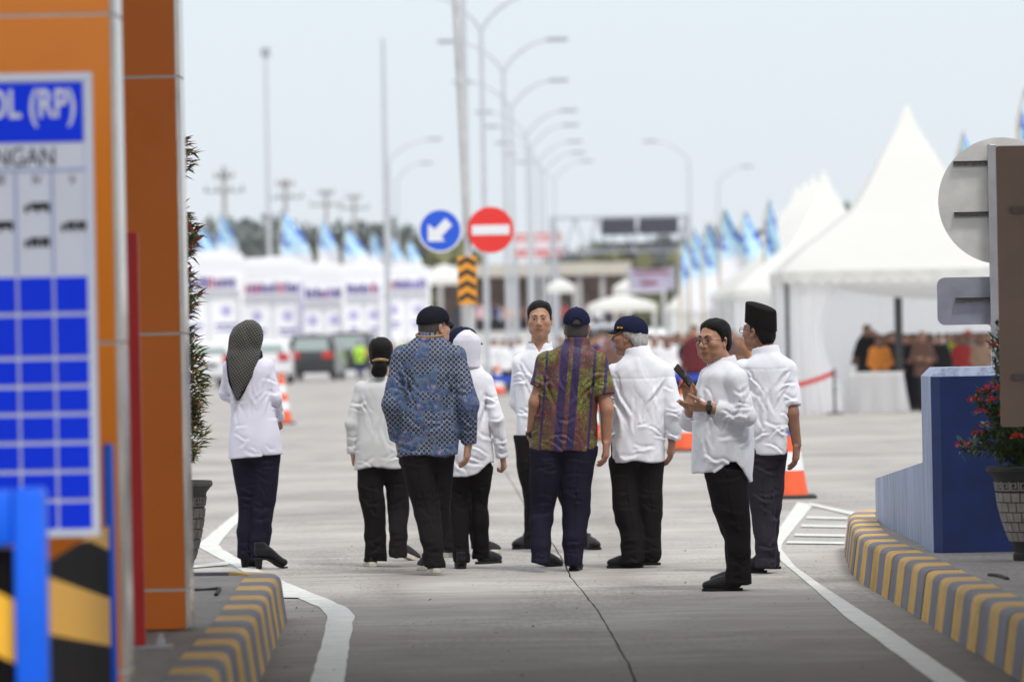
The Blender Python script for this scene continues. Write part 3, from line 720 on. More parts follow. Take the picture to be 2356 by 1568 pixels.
for m_ in (BLF[0], BLF[0], BLF[1]): q = MB(); leaf(q, Vector((0, 0, 0)), Vector((0, 1, 0)), Vector((0, 0, 1)), 1, .42, 0); BLM.append(q.mesh('leaf', m_, fix=False))
for a, m_, e in stems:
    mb.tube([a, m_, e], [.008, .006, .003], 6)
    for _ in range(120):
        t = random.uniform(.25, 1.02); p = (a.lerp(m_, t * 2) if t < .5 else m_.lerp(e, t * 2 - 1)) + rv() * .035
        dd = rv() + Vector((0, 0, .4)) + (e - m_).normalized() * .6
        if nbl < 300 and p.x < -.05 and p.y < .1 and random.random() < .5: one_leaf(random.choice(BLM), fb, p, dd, Vector((0, 0, 1)) + rv() * .1, random.uniform(.045, .07)); nbl += 1; continue
        leaf(lf, p, dd, Vector((0, 0, 1)), random.uniform(.04, .07), random.uniform(.018, .03), random.choice((0, 0, 1)))
mb.build('stems', mat('bark', (.10, .07, .05), .9, bump=.5), fb); tag(lf.build('leaves', BLF, fb, fix=False), kind='stuff')
for px, py, dy in ((2215, 1029, .08), (2262, 905, -.05), (2292, 800, .03), (2290, 925, -.14), (2243, 925, -.08), (2258, 950, -.1), (2283, 895, -.12), (2272, 983, .0), (2305, 900, -.12), (2250, 1000, 0), (2315, 955, -.2), (2340, 1008, -.25)):
    c_ = P3(px, py, 31.6 + dy) - fb.location; f_ = MB(); big = random.uniform(.7, 1.15)
    for _ in range(44):
        d = rv(); d.z = abs(d.z) * .8 + .1; p = c_ + Vector((d.x * .036, d.y * .036, d.z * .026)) * big; leaf(f_, p, d + rv() * .4, rv(), .017, .012, 0)
    f_.build('flower_head', mat('flower_red', (.62, .035, .022), .5, var=.25, vscale=60), fb, fix=False)

# ------------------------------------------------------------------ cones
ORG = mat('cone_orange', (.80, .105, .025), .5, var=.08); CWH = mat('cone_white', (.75, .75, .76), .45, var=.06); CBK = mat('cone_base', (.03, .03, .032), .8); CBL = mat('cone_blue', (.01, .09, .52), .5)
def cone(name_label, px, py, h=.92, group='traffic cones on the apron', blue=False):
    g = GP(px, py); root = thing('traffic_cone', name_label, 'traffic cone', (g.x, g.y, 0), group=group)
    mb = MB(); mb.box((-.25, -.25, 0), (.25, .25, .035), 0, .012); mb.build('base', CBK, root)
    rad = lambda t: .185 * (1 - t) + .032 * t
    bands = [(0, .24, ORG), (.24, .42, CWH), (.42, .58, ORG), (.58, .76, CBL if blue else CWH), (.76, 1.0, ORG)]
    for a, b, m_ in bands: mb = MB(); mb.lathe([(rad(a) + (.002 if m_ is CWH else 0), .03 + a * h), (rad(b) + (.002 if m_ is CWH else 0), .03 + b * h)], 28); mb.build('band', m_, root, smooth=True)
    mb = MB(); mb.lathe([(0, .03 + h), (.032, .03 + h), (.032, .028 + h)], 16); mb.build('tip', ORG, root); return root
cone('large orange and white cone with a blue band beside the man in the felt hat', 1814, 1146, .95, blue=True)
cone('orange and white cone showing between the grey haired man and the phone', 1577, 1038)
cone('orange and white cone showing right of the purple batik shirt', 1384, 1013)
cone('orange and white cone behind the woman in checked headscarf', 649, 975)
cone('small distant cone right of the white hooded woman', 1146, 908, .75)

# ------------------------------------------------------------------ the hazy air
mb = MB(); mb.box((-420, -30, -1.05), (420, 1500, 24)); hz_ = mb.build('haze', bpy.data.materials.new('haze_air')); tag(hz_, kind='stuff')
hm = bpy.data.materials['haze_air']; hm.use_nodes = True; hm.node_tree.nodes.clear(); hv = hm.node_tree.nodes.new('ShaderNodeVolumePrincipled'); ho = hm.node_tree.nodes.new('ShaderNodeOutputMaterial')
hv.inputs['Color'].default_value = (.94, .96, 1, 1); hv.inputs['Density'].default_value = .00013; hm.node_tree.links.new(hv.outputs[0], ho.inputs['Volume'])
# ------------------------------------------------------------------ people
def skin_mat(name, col):
    if name in MATS: return MATS[name]
    m = bpy.data.materials.new(name); m.use_nodes = True; b = pbsdf(m); q = NT(m)
    n_ = q.noise(q.coord(), 18, 4)
    q.lk(q.ramp(n_, [(.3, tuple(c * .86 for c in col)), (.7, tuple(min(1, c * 1.12) for c in col))]), b.inputs['Base Color'])
    b.inputs['Roughness'].default_value = .52; b.inputs['Subsurface Weight'].default_value = .08
    b.inputs['Subsurface Radius'].default_value = (.02, .008, .004)
    bp = q.new('ShaderNodeBump'); bp.inputs['Strength'].default_value = .15; bp.inputs['Distance'].default_value = .004
    q.lk(q.noise(q.coord(), 120, 3), bp.inputs['Height']); q.lk(bp.outputs[0], b.inputs['Normal'])
    MATS[name] = m; return m
def cloth_mat(name, col, rough=.85, fold=.35, sheen=.1):
    if name in MATS: return MATS[name]
    m = bpy.data.materials.new(name); m.use_nodes = True; b = pbsdf(m); q = NT(m)
    vec = q.coord((1, 1, .45)); n_ = q.noise(vec, 8, 3, .5, .4)
    q.lk(q.ramp(q.noise(vec, 5, 3), [(.3, tuple(c * .95 for c in col[:3])), (.7, tuple(min(1, c * 1.04) for c in col[:3]))]), b.inputs['Base Color'])
    b.inputs['Roughness'].default_value = rough; b.inputs['Sheen Weight'].default_value = sheen
    b.inputs['Specular IOR Level'].default_value = .25 if max(col[:3]) > .1 else .06
    if max(col[:3]) < .1: b.inputs['Sheen Weight'].default_value = 0
    bp = q.new('ShaderNodeBump'); bp.inputs['Strength'].default_value = fold * .62; bp.inputs['Distance'].default_value = .03
    bp2 = q.new('ShaderNodeBump'); bp2.inputs['Strength'].default_value = .12; bp2.inputs['Distance'].default_value = .002
    cr = q.math('ABSOLUTE', q.math('SUBTRACT', q.noise(q.coord((1, 1, .5), (0, R(24), 0)), 3.6, 2, .45, .9), .5)); cr2 = q.math('ABSOLUTE', q.math('SUBTRACT', q.noise(q.coord((1, 1, .35), (0, R(-14), 0)), 4.6, 2, .45, .6), .52))
    crs = q.math('ADD', q.math('MULTIPLY', q.math('MINIMUM', cr, .09), 5), q.math('MULTIPLY', q.math('MINIMUM', cr2, .08), 4.5))
    q.lk(q.math('ADD', n_, q.math('MULTIPLY', crs, .8)), bp.inputs['Height']); q.lk(q.noise(q.coord(), 420, 2), bp2.inputs['Height'])
    q.lk(bp.outputs[0], bp2.inputs['Normal']); q.lk(bp2.outputs[0], b.inputs['Normal'])
    MATS[name] = m; return m
def rotm(yaw=0, pitch=0, roll=0):
    return np.array(Euler((pitch, roll, yaw), 'XYZ').to_matrix(), np.float32)
def fold_fn(amp, seed=0, sc=1.0):
    def fn(x, y, z):
        u = x + .35 * z + .03 * vnoise(x * 9 + seed, y * 9, z * 7); v_ = x - .5 * z
        a = vnoise(u * 17 * sc + seed, y * 15 * sc, z * 3.2 * sc + seed)
        b = vnoise(v_ * 14 * sc + seed * 3, y * 12 * sc, z * 5 * sc + 7)
        c = vnoise(x * 7 + seed, y * 7, z * 13 + 3)
        return amp * (1.0 * a + .9 * b + .8 * c + .5 * np.exp(-np.abs(a + .2) * 7) - .45 * np.exp(-np.abs(b - .1) * 8))
    return fn

def crease_fn(tl, arms, seed, amp):
    """pulled folds: from the armpits inward, hanging from the yoke, across the waist and round the elbows"""
    rs = random.Random(int(seed * 100)); z0, z1 = tl[0][0], tl[-1][0]; H = z1 - z0; S = []
    at = lambda z: (float(np.interp(z, [t[0] for t in tl], [t[1] for t in tl])), float(np.interp(z, [t[0] for t in tl], [t[3] for t in tl])))
    for sd in (-1, 1):
        for _ in range(4):
            za = z1 - H * rs.uniform(.18, .34); c, a = at(za); zb = za - H * rs.uniform(.12, .42); c2, a2 = at(zb)
            S.append((c + sd * a * rs.uniform(.8, .98), za, c2 + sd * a2 * rs.uniform(.05, .6), zb, rs.uniform(.006, .011)))
    for _ in range(6):
        za = z1 - H * rs.uniform(.2, .55); c, a = at(za); x = c + a * rs.uniform(-.75, .75); S.append((x, za, x + rs.uniform(-.03, .03), za - H * rs.uniform(.15, .4), rs.uniform(.007, .013)))
    for _ in range(7):
        za = z0 + H * rs.uniform(.04, .4); c, a = at(za); x = c + a * rs.uniform(-.9, .6); S.append((x, za, x + rs.uniform(.06, .16), za + rs.uniform(-.09, .09), rs.uniform(.006, .011)))
    for pts in arms:
        for A, B in zip(pts, pts[1:]):
            for _ in range(4):
                t = rs.uniform(.25, 1.0); p = A + (B - A) * t; w = rs.uniform(.03, .06); S.append((p[0] - w, p[2] + rs.uniform(-.04, .04), p[0] + w, p[2] + rs.uniform(-.04, .04), rs.uniform(.006, .010)))
    return stroke_fn(S, amp)
def stroke_fn(S, amp):
    def fn(x, y, z):
        o = np.zeros_like(x)
        for xa, za, xb, zb, w in S:
            dx, dz = xb - xa, zb - za; L2 = dx * dx + dz * dz; L_ = math.sqrt(L2)
            t = ((x - xa) * dx + (z - za) * dz) / L2; tc = np.clip(t, 0, 1); d = ((x - xa) * dz - (z - za) * dx) / L_ + .010 * np.sin(tc * 5 + w * 900)
            d = np.where((t < 0) | (t > 1), 9., d); f = np.sqrt(np.maximum(0, np.sin(PI * tc)))
            o += amp * f * (np.exp(-(d / w) ** 2) - .8 * np.exp(-((d - 2.0 * w) / (1.3 * w)) ** 2))
        return o
    return fn

def hand_prims(W, d, n, side, sz=1.0, curl=.35, thumb=.5):
    """wrist, finger direction, palm normal; side = +1/-1 puts the thumb along +-(d x n)"""
    W, d, n = (np.array(q, float) for q in (W, d, n)); d /= np.linalg.norm(d); n = n - d * (n @ d); n /= np.linalg.norm(n)
    s_ = np.cross(d, n) * side
    M = np.stack([s_, d, n], 1)
    out = [(rbox(W + d * .048 * sz, (.041 * sz, .052 * sz, .0155 * sz), M, .014 * sz), .012)]
    for i, (o, L) in enumerate(((.031, .070), (.0105, .079), (-.0105, .073), (-.031, .058))):
        p = W + d * (.094 - .004 * abs(i - 1)) * sz + s_ * o * sz; dd = d + s_ * o * 2.0; dd /= np.linalg.norm(dd)
        ang = curl * .6 * (1 + .16 * i)
        for L2, ra, rb in ((.46, .0096, .0088), (.31, .0088, .008), (.23, .008, .0068)):
            t = dd * math.cos(ang) + n * math.sin(ang); q = p + t * L * L2 * sz * 1.05
            out.append((cap(p, q, ra * sz, rb * sz), .004)); p = q; ang += curl * .85
    p = W + d * .022 * sz + s_ * .03 * sz; t = d * .62 + s_ * .66 + n * .35; t /= np.linalg.norm(t)
    q = p + t * .045 * sz; out.append((cap(p, q, .0145 * sz, .0115 * sz), .012))
    t2 = d * .9 + s_ * (.35 - thumb * .4) + n * .4; t2 /= np.linalg.norm(t2)
    q2 = q + t2 * .034 * sz; out.append((cap(q, q2, .0112 * sz, .0098 * sz), .004))
    out.append((cap(q2, q2 + t2 * .022 * sz, .0098 * sz, .008 * sz), .004)); return out

def head_prims(c, M, s=1.0, neck=None, face=True, fat=1.0):
    c = np.array(c, float); T = lambda p: c + M @ (np.array(p) * s)
    e = lambda p, r, k, op='u', N=None: (ell(T(p), np.array(r) * s, M if N is None else M @ N), k * s, op)
    o = [e((0, -.014, .038), (.074, .093, .087), .02), e((0, .022, -.032), (.060 * fat, .070, .082), .035),
         e((0, .062, -.094), (.027 * fat, .025, .021), .035)]
    for x in (-1, 1):
        o += [e((x * .079, -.006, -.004), (.010, .019, .033), .008, 'u', rotm(-x * .35, .15, x * .12)),
              e((x * .083, -.001, -.002), (.006, .010, .019), .006, 's', rotm(-x * .35, .15, 0)),
              e((x * .05 * fat, .03, -.06), (.022, .045, .032), .03)]
    if face:
        o += [(cap(T((0, .088, .022)), T((0, .114, -.020)), .0085 * s, .0135 * s), .014 * s, 'u'),
              e((-.0135, .1, -.026), (.010, .012, .009), .008), e((.0135, .1, -.026), (.010, .012, .009), .008),
              (cap(T((-.040, .080, .034)), T((.040, .080, .034)), .011 * s, .011 * s), .018 * s, 'u')]
        for x in (-1, 1):
            o += [e((x * .032, .103, .012), (.020, .016, .0105), .010, 's'), (cap(T((x * .018, .083, .021)), T((x * .046, .077, .019)), .0065 * s, .0065 * s), .006 * s, 'u'), (cap(T((x * .020, .083, .002)), T((x * .044, .078, .003)), .005 * s, .005 * s), .006 * s, 'u'), e((x * .046 * fat, .055, -.014), (.026, .032, .022), .025)]
        o += [e((0, .088, -.055), (.025, .014, .006), .006), e((0, .087, -.066), (.022, .014, .007), .006),
              e((0, .105, -.0605), (.024, .012, .0022), .004, 's'), e((0, .08, -.045), (.03, .016, .012), .015)]
    if neck is not None: o.insert(0, (cap(T((0, -.028, -.055)), neck, .053 * s, .060 * s), .03, 'u'))
    return o

def bill(parent, c, M, mats, s=1.0, under=None):
    mb = MB()
    def pt(a, t, dz):
        ang = (a - .5) * 2.3
        r0 = .088; x0, y0 = math.sin(ang) * .079, math.cos(ang) * r0 * .98 - .004
        L = .075 * max(0, math.cos(ang * .95)) ** .55
        y = y0 + t * L; x = x0 * (1 - .06 * t)
        z = .048 - .40 * t * L - 2.6 * x * x * (.4 + t) + dz
        return tuple(np.array(c) + M @ (np.array((x, y, z)) * s))
    mb.grid(lambda u, v: pt(u, v, .003), 18, 6, 0); mb.grid(lambda u, v: pt(u, v, -.003), 18, 6, len(mats) - 1)
    mb.grid(lambda u, v: pt(u, 1, .003 - .006 * v), 18, 1, len(mats) - 1)
    return mb.build('brim', mats, parent, smooth=True, fix=False)

def person(sp):
    """one figure from measurements taken in the photograph (see the list below)"""
    g0 = GP(*sp['ref']); y0 = g0.y
    def L(px, py, dy=0):                      # photo point at this person's own distance -> local metres
        p = P3(px, py, y0); return np.array((p.x - g0.x, dy, p.z))
    k = y0 / FPX
    res = sp.get('res', .007); skin = sp['skin']; fm = sp.get('fold', .0045); seed = sp.get('seed', 0)
    # --- head frame
    hx, hy, hyaw, hpitch, hs = sp['head'][:5]; hroll = sp.get('hroll', 0)
    hdy = sp.get('hdy', .03)
    hc = L(hx, hy, hdy); HM = rotm(R(hyaw), R(hpitch), R(hroll)); HT = lambda p: hc + HM @ (np.array(p) * hs)
    tor = [(L((r[1] + r[2]) / 2, r[0])[2], (L(r[1], r[0])[0] + L(r[2], r[0])[0]) / 2, r[4] if len(r) > 4 else 0., (r[2] - r[1]) / 2 * k, r[3]) for r in sp['torso']]
    tyaw = R(sp.get('tyaw', 0))
    def legrows(rows, grow=0): return [(L(r[1], r[0])[2], L(r[1], r[0])[0], r[3], r[2] * k + grow, (r[2] * k + grow) * (r[4] if len(r) > 4 else 1.12)) for r in rows]
    # --- body: one skin
    lowhand = min([L(*a['pts'][-1])[2] for a in sp['arms'] if a.get('hand')] + [.9])
    fine = [(hc[2] - .2, hc[2] + .2)] + [(L(*a['pts'][-1])[2] - .24, L(*a['pts'][-1])[2] + (.24 if a.get('up') else .06)) for a in sp['arms'] if a.get('hand')]
    allx = [t[1] - t[3] for t in tor] + [t[1] + t[3] for t in tor]
    for a in sp['arms']: allx += [L(*p)[0] + s_ * .12 for p in a['pts'] for s_ in (-1, 1)]
    ys = [0.] + [p[2] for a in sp['arms'] for p in a['pts'] if len(p) > 2] + [r[3] for lg in sp['legs'] for r in lg]
    lo = (min(allx) - .06, min(ys) - .28, 0.03); hi = (max(allx) + .06, max(ys) + .28, hc[2] + .2 * hs)
    F = Field(lo, hi, sp.get('bres', .006), fine, .014)
    top = max(t[0] for t in tor)
    hipz = min(t[0] for t in tor)
    hp = [legrows(lg)[0] for lg in sp['legs']]
    xl, xr = min(h[1] - h[3] for h in hp), max(h[1] + h[3] for h in hp); hz = hp[0][0]
    wx, wa, wb = (xl + xr) / 2, (xr - xl) / 2, sp.get('seatb', .125)
    seat = [(hz - .02, wx, 0, wa * .86, wb * .86), (hz + .04, wx, 0, wa * .92, wb * .95), (hz + .16, wx, 0, wa * .90, wb * .95)]
    F.put(stack([(z, cx, cy, max(a - .03, .03), max(b - .028, .03)) for z, cx, cy, a, b in tor if z > hipz + .17] + [(z, x, y, a - .03, b - .03) for z, x, y, a, b in seat], 2.2, tyaw), .02)
    for lg in sp['legs']:
        rr = legrows(lg, -.028); F.put(stack(rr, 2), .03)
    for a in sp['arms']:
        pts = [L(*p) for p in a['pts']]; rad = list(a.get('br', (.05, .041, .029)))
        for i in range(len(pts)):
            if i <= a.get('stop', 9): rad[i] = min(rad[i], a['sleeve'][i] * .94 - .018)
        for i in range(len(pts) - 1): F.put(cap(pts[i], pts[i + 1], rad[i], rad[i + 1]), .02)
        if a.get('hand'):
            h = a['hand']
            for pr, kk in hand_prims(pts[-1], h['d'], h['n'], h['s'], h.get('sz', 1.0), h.get('curl', .4), h.get('thumb', .5)): F.put(pr, kk)
    nk = np.array((tor[-1][1] if tor[-1][0] > tor[0][0] else tor[0][1], sp.get('necky', 0), top - .02))
    for pr, kk, op in head_prims(hc, HM, hs, nk, sp.get('face', True), sp.get('fat', 1.0)): F.put(pr, kk, op)
    lip = skin_mat('lips_' + sp['skinname'], (skin[0] * .85, skin[1] * .55, skin[2] * .6)); sk = skin_mat('skin_' + sp['skinname'], skin)
    def pick(Pc):
        q = (Pc - hc) @ HM / hs
        return ((q[:, 1] > .078) & (np.abs(q[:, 2] + .061) < .0085) & (np.abs(q[:, 0]) < .024)) if sp.get('face', True) else np.zeros(len(Pc))
    root = link('person', F.mesh('person', [sk, lip], pick), None, (g0.x, g0.y, 0)); tag(root, sp['label'], 'person', sp.get('group'))
    # --- trousers
    tm = sp['trousers']
    F = Field((min(allx) - .02, min(ys) - .26, .0), (max(allx) + .02, max(ys) + .26, hipz + .14), res + .001)
    for lg in sp['legs']:
        rr = legrows(lg); F.put(stack(rr, 2.1, zhi=rr[0][0] + .02), .016)
    tuck = sp.get('tuck')
    F.put(stack(seat, 2.3, sp.get('seatyaw', tyaw)), .03)
    F.warp(lambda x, y, z: fold_fn(.0042, seed + 2, .8)(x, y, z) + .0075 * vnoise(x * 7 + z * 3, y * 7, z * 19 + seed) * np.clip((.62 - z) * 3, 0, 1))
    if tuck: F.cut(lambda X, Y, Z: Z - (hipz + tuck) + 0 * X * Y)
    rs = random.Random(int(seed * 77)); TS = []
    for lg in sp['legs']:
        rr = sorted(legrows(lg)); zz_, cc_, aa_ = [q[0] for q in rr], [q[1] for q in rr], [q[3] for q in rr]
        for lo_, hi_, n_ in ((.06, .20, 6), (.36, .56, 5), (.62, .80, 4)):
            for _ in range(n_):
                z = rs.uniform(lo_, hi_); c = float(np.interp(z, zz_, cc_)); a = float(np.interp(z, zz_, aa_)); TS.append((c - a * rs.uniform(.2, 1), z + rs.uniform(-.05, .05), c + a * rs.uniform(.2, 1), z + rs.uniform(-.05, .05), rs.uniform(.006, .011)))
        c = cc_; TS.append((cc_[1], zz_[1], cc_[-1], zz_[-1], .005))
    F.warp(stroke_fn(TS, .0052))
    link('trousers', F.mesh('trousers', tm), root)
    # --- shirt
    sm = sp['shirt']; tl = sorted(tor)
    zb = min([tl[0][0] - .1] + [L(*p)[2] - .12 for a in sp['arms'] for p in a['pts']])
    F = Field((min(allx) - .04, min(ys) - .3, zb), (max(allx) + .04, max(ys) + .3, tl[-1][0] + .09), res)
    F.put(stack(tl, 2.5, tyaw, zlo=tl[0][0] - .09, smooth=2), .02)
    hem = sp.get('hem'); hz0 = tl[0][0]
    if hem: F.cut(lambda X, Y, Z: hem(X, Y) + hz0 - Z)
    else: F.cut(lambda X, Y, Z: hz0 + .006 * np.sin(X * 23 + seed) + .004 * np.sin(Y * 31) - Z)
    for a in sp['arms']:
        pts = [L(*p) for p in a['pts']]; pts[0] = pts[0] + np.array((0, 0, .012)); rs = [q * .94 for q in a['sleeve']]; stop = a.get('stop', len(pts) - 1)
        for i in range(len(pts) - 1):
            A_, B_ = pts[i], pts[i + 1]; ra, rb = rs[i], rs[i + 1]
            if i > stop: break
            if stop - i < 1: B_ = A_ + (B_ - A_) * (stop - i); rb = ra + (rb - ra) * (stop - i) if not a.get('flare') else a['flare']
            F.put(cap(A_, B_, ra, rb, flat=(stop - i <= 1)), .016)
            if i == 0: F.put(ell(A_, (ra * 1.02,) * 3), .018)
            if stop - i > 1: F.put(ell(B_, (rb,) * 3), .02)
        if a.get('cuff'):
            t = (pts[-1] - pts[-2]) / np.linalg.norm(pts[-1] - pts[-2]); e = pts[-2] + (pts[-1] - pts[-2]) * (stop - len(pts) + 2)
            F.put(cap(e - t * .05, e, a['cuff'], a['cuff'] * .97, flat=True), .006)
    F.warp(fold_fn(fm, seed))
    if sp.get('crease', 1): F.warp(crease_fn(tl, [[L(*p) for p in a['pts']] for a in sp['arms']], seed, .0075 * sp.get('crease', 1)))
    if sp.get('yoke'):
        yz = L(sp['ref'][0], sp['yoke'])[2]
        F.warp(lambda x, y, z: np.where((np.abs(z - yz - .012 * vnoise(x * 3, y, z * 0)) < .006) & (y < .02), .0025, 0.))
    # collar: stand with a turned-down band, opened at the front where it is
    if sp.get('collar', True):
        cyaw = R(sp.get('cyaw', hyaw)); CM = rotm(cyaw)
        cz = top - .012; cc = np.array((nk[0], nk[1], cz)); ch = sp.get('collarh', .05)
        up = (hc + HM @ np.array((0, -.03, -.05)) * hs) - nk; up = up / np.linalg.norm(up); up = up * .6 + np.array((0, 0, .4))
        ca, cb = .074 * hs, .078 * hs
        def cfn(X, Y, Z):
            tz = Z - cz; x, y = X - cc[0] - up[0] * tz, Y - cc[1] - up[1] * tz
            fx, fy = CM[0, 0] * x + CM[1, 0] * y, CM[0, 1] * x + CM[1, 1] * y
            fl = np.clip(-tz / .09 + .45, 0, 1.4) * .014
            p = np.sqrt((fx / (ca + fl)) ** 2 + (fy / (cb + fl)) ** 2); d = np.abs((p - 1) * ca) - .0055
            topz = ch - .026 - .014 * np.clip(fy / cb, -1, 1); d = np.maximum(d, np.maximum(tz - topz, -.03 - tz))
            if sp.get('open'):
                wdt = .008 + np.clip((tz + .03) * .55, 0, .06)
                d = np.where(fy > 0, np.maximum(d, (wdt - np.abs(fx))), d)
            return d
        F.put((cfn, cc - .13, cc + .13), .004)
        if sp.get('open'):
            vM = CM
            def vfn(X, Y, Z):
                x, y, z = X - cc[0], Y - cc[1], Z - cc[2]
                fx, fy = CM[0, 0] * x + CM[1, 0] * y, CM[0, 1] * x + CM[1, 1] * y
                return np.maximum(np.maximum(np.abs(fx) - np.clip((z + .06) * .55, 0, .05), .012 - fy), np.maximum(-.06 - z, z - .06))
            F.put((vfn, cc - np.array((.08, .2, .06)), cc + np.array((.08, .2, .06))), .004, 's')
    shirt = link(sp.get('shirtname', 'shirt'), F.mesh('shirt', sm), root)
    # --- shoes
    for sh in sp.get('shoes', ()):
        px, py, kind, yaw, pitch = sh[:5]; gp = GP(px, py)
        o = link('shoe', SHOES[kind][0], root, (gp.x - g0.x, gp.y - g0.y, sh[5] if len(sh) > 5 else 0.0), (R(pitch), 0, R(yaw)))
        link('sole', SHOES[kind][1], o)
    return root, dict(L=L, hc=hc, HM=HM, HT=HT, hs=hs, k=k, g0=g0, y0=y0, shirt=shirt, tor=tl)

def hair_part(root, I, m, line, grow=.012, extra=(), res=.005, name='hair', noise=.0025, strand=40):
    hc, HM, hs = I['hc'], I['HM'], I['hs']; T = I['HT']
    F = Field(hc - .22 * hs, hc + .19 * hs, res)
    F.put(ell(T((0, -.014, .038)), np.array((.0755, .0945, .0885)) * hs, HM), .01)
    F.put(ell(T((0, -.03, -.02)), np.array((.071, .076, .08)) * hs, HM), .02)
    for p, r, k in extra: F.put(ell(T(p), np.array(r) * hs, HM), k)
    def cutf(X, Y, Z):
        x, y, z = X - hc[0], Y - hc[1], Z - hc[2]
        lx, ly, lz = ((HM[0, i] * x + HM[1, i] * y + HM[2, i] * z) / hs for i in range(3))
        return (line(lx, ly) + .006 * vnoise(lx * 75, ly * 60, lz * 12) + .003 * vnoise(lx * 190, ly * 150, lz * 20) - lz) * .6
    def thick(x, y, z):
        q = (np.stack([x, y, z], -1) - hc) @ HM / hs
        up = np.clip((q[:, 2] - line(q[:, 0], q[:, 1])) / .05, 0, 1)
        up = up * np.clip(.42 + (q[:, 2] - .035) * 14, .42, 1)
        return -grow * hs * np.sqrt(up) * (1 + .35 * vnoise(q[:, 0] * 30, q[:, 1] * 9, q[:, 2] * 9)) + noise * vnoise(q[:, 0] * 130, q[:, 1] * 30, q[:, 2] * 30)
    F.warp(thick); F.cut(cutf)
    return link(name, F.mesh(name, m), root)
def lineof(pts):
    yy = np.array([p[0] for p in pts]); zz = np.array([p[1] for p in pts])
    return lambda x, y: np.interp(y, yy, zz)
MENS = lineof([(-.12, -.055), (-.07, -.06), (-.045, -.04), (-.03, .0), (-.008, .012), (.004, -.022), (.018, -.02), (.022, .03), (.040, .058), (.06, .084), (.08, .094), (.13, .11)])
NAPE = lineof([(-.12, -.07), (-.06, -.075), (-.04, -.03), (-.02, .0), (.0, -.02), (.015, -.02), (.02, .05), (.13, .2)])

def cap_part(root, I, m, undm=None, tilt=0, gap=False, s=1.0):
    hc, HM, hs = I['hc'], I['HM'] @ rotm(0, R(tilt), 0), I['hs'] * s
    F = Field(hc - .18, hc + .2, .0055); T = lambda p: hc + HM @ (np.array(p) * hs)
    F.put(ell(T((0, -.014, .046)), np.array((.088, .107, .094)) * hs, HM), .01)
    F.put(ell(T((0, .03, .055)), np.array((.083, .075, .080)) * hs, HM), .015)
    def cutf(X, Y, Z):
        x, y, z = X - hc[0], Y - hc[1], Z - hc[2]
        ly, lz = ((HM[0, i] * x + HM[1, i] * y + HM[2, i] * z) / hs for i in (1, 2))
        return (.036 - .10 * np.clip(-ly - .02, 0, 1) + .1 * np.clip(ly, 0, .05) - lz) * .9
    F.cut(cutf)
    def panel(x, y, z):
        q = (np.stack([x, y, z], -1) - hc) @ HM / hs; a = np.arctan2(q[:, 1] + .014, q[:, 0])
        return np.where(np.abs(((a / (PI / 3) + .5) % 1) - .5) < .035, .0016, 0.) + .001 * vnoise(x * 60, y * 60, z * 60)
    F.warp(panel)
    if gap:
        F.put(ell(T((0, -.115, .046)), np.array((.030, .03, .026)) * hs, HM), .004, 's')
    me = F.mesh('cap', m); c = link('cap', me, root)
    mb = MB(); b0 = T((0, -.014, .139)); mb.lathe([(0, .006), (.005, .005), (.008, 0)], 10, b0); mb.build('cap_button', m, c, smooth=True)
    bill(c, hc, HM, [m, undm or m], hs)
    if gap:
        mb = MB(); mb.tube([T((math.sin(a) * .078, -.014 - math.cos(a) * .104, .030)) for a in np.linspace(-.5, .5, 8)], .008, 6); mb.build('strap', m, c, smooth=True)
    return c
def eyes(root, I, z=.0125):
    for x in (-1, 1):
        mb = MB(); c = I['HT']((x * .032, .0828, z)); s = I['hs']
        mb.lathe([(.0105 * s * math.sin(a), .0105 * s * math.cos(a)) for a in np.linspace(0, PI, 9)], 12, (0, 0, 0), 0)
        vs = [np.array((p[0], p[2], p[1])) for p in mb.v]
        mb.v = [tuple(c + I['HM'] @ (v * np.array((1.15, 1.0, .72)))) for v in vs]
        mb.m = [1 if np.mean([vs[i][1] for i in f]) > .0080 * s else 0 for f in mb.f]
        mb.build('eye', [mat('eye_white', (.26, .22, .20), .5, var=0), mat('eye_dark', (.012, .008, .006), .2, var=0)], root, smooth=True)
def brows(root, I, m, th=.0042):
    for x in (-1, 1):
        mb = MB(); pts = [I['HT']((x * a, .0925 - 9 * (a - .012) ** 2 * 1.3, .032 + b)) for a, b in ((.012, 0), (.024, .004), (.036, .005), (.047, .000))]
        mb.tube(pts, [th * .8, th, th, th * .4], 6); mb.build('eyebrow', m, root, smooth=True)
def glasses(root, I, m, w=.021, h=.016, y=.112, lens=True):
    T = I['HT']; mb = MB()
    for x in (-1, 1):
        ring = [T((x * .033 + w * math.copysign(abs(math.cos(a)) ** .7, math.cos(a)), y - .25 * abs(w * math.cos(a) * .3), .010 + h * math.copysign(abs(math.sin(a)) ** .7, math.sin(a)))) for a in np.linspace(0, 2 * PI, 21)]
        mb.tube(ring, .0021, 6)
        mb.tube([T((x * .055, y - .003, .014)), T((x * .075, .07, .014)), T((x * .083, .0, .012)), T((x * .08, -.012, .004))], .0018, 6)
    mb.tube([T((-.012, y, .013)), T((0, y + .002, .015)), T((.012, y, .013))], .0019, 6)
    return mb.build('glasses', m, root, smooth=True)

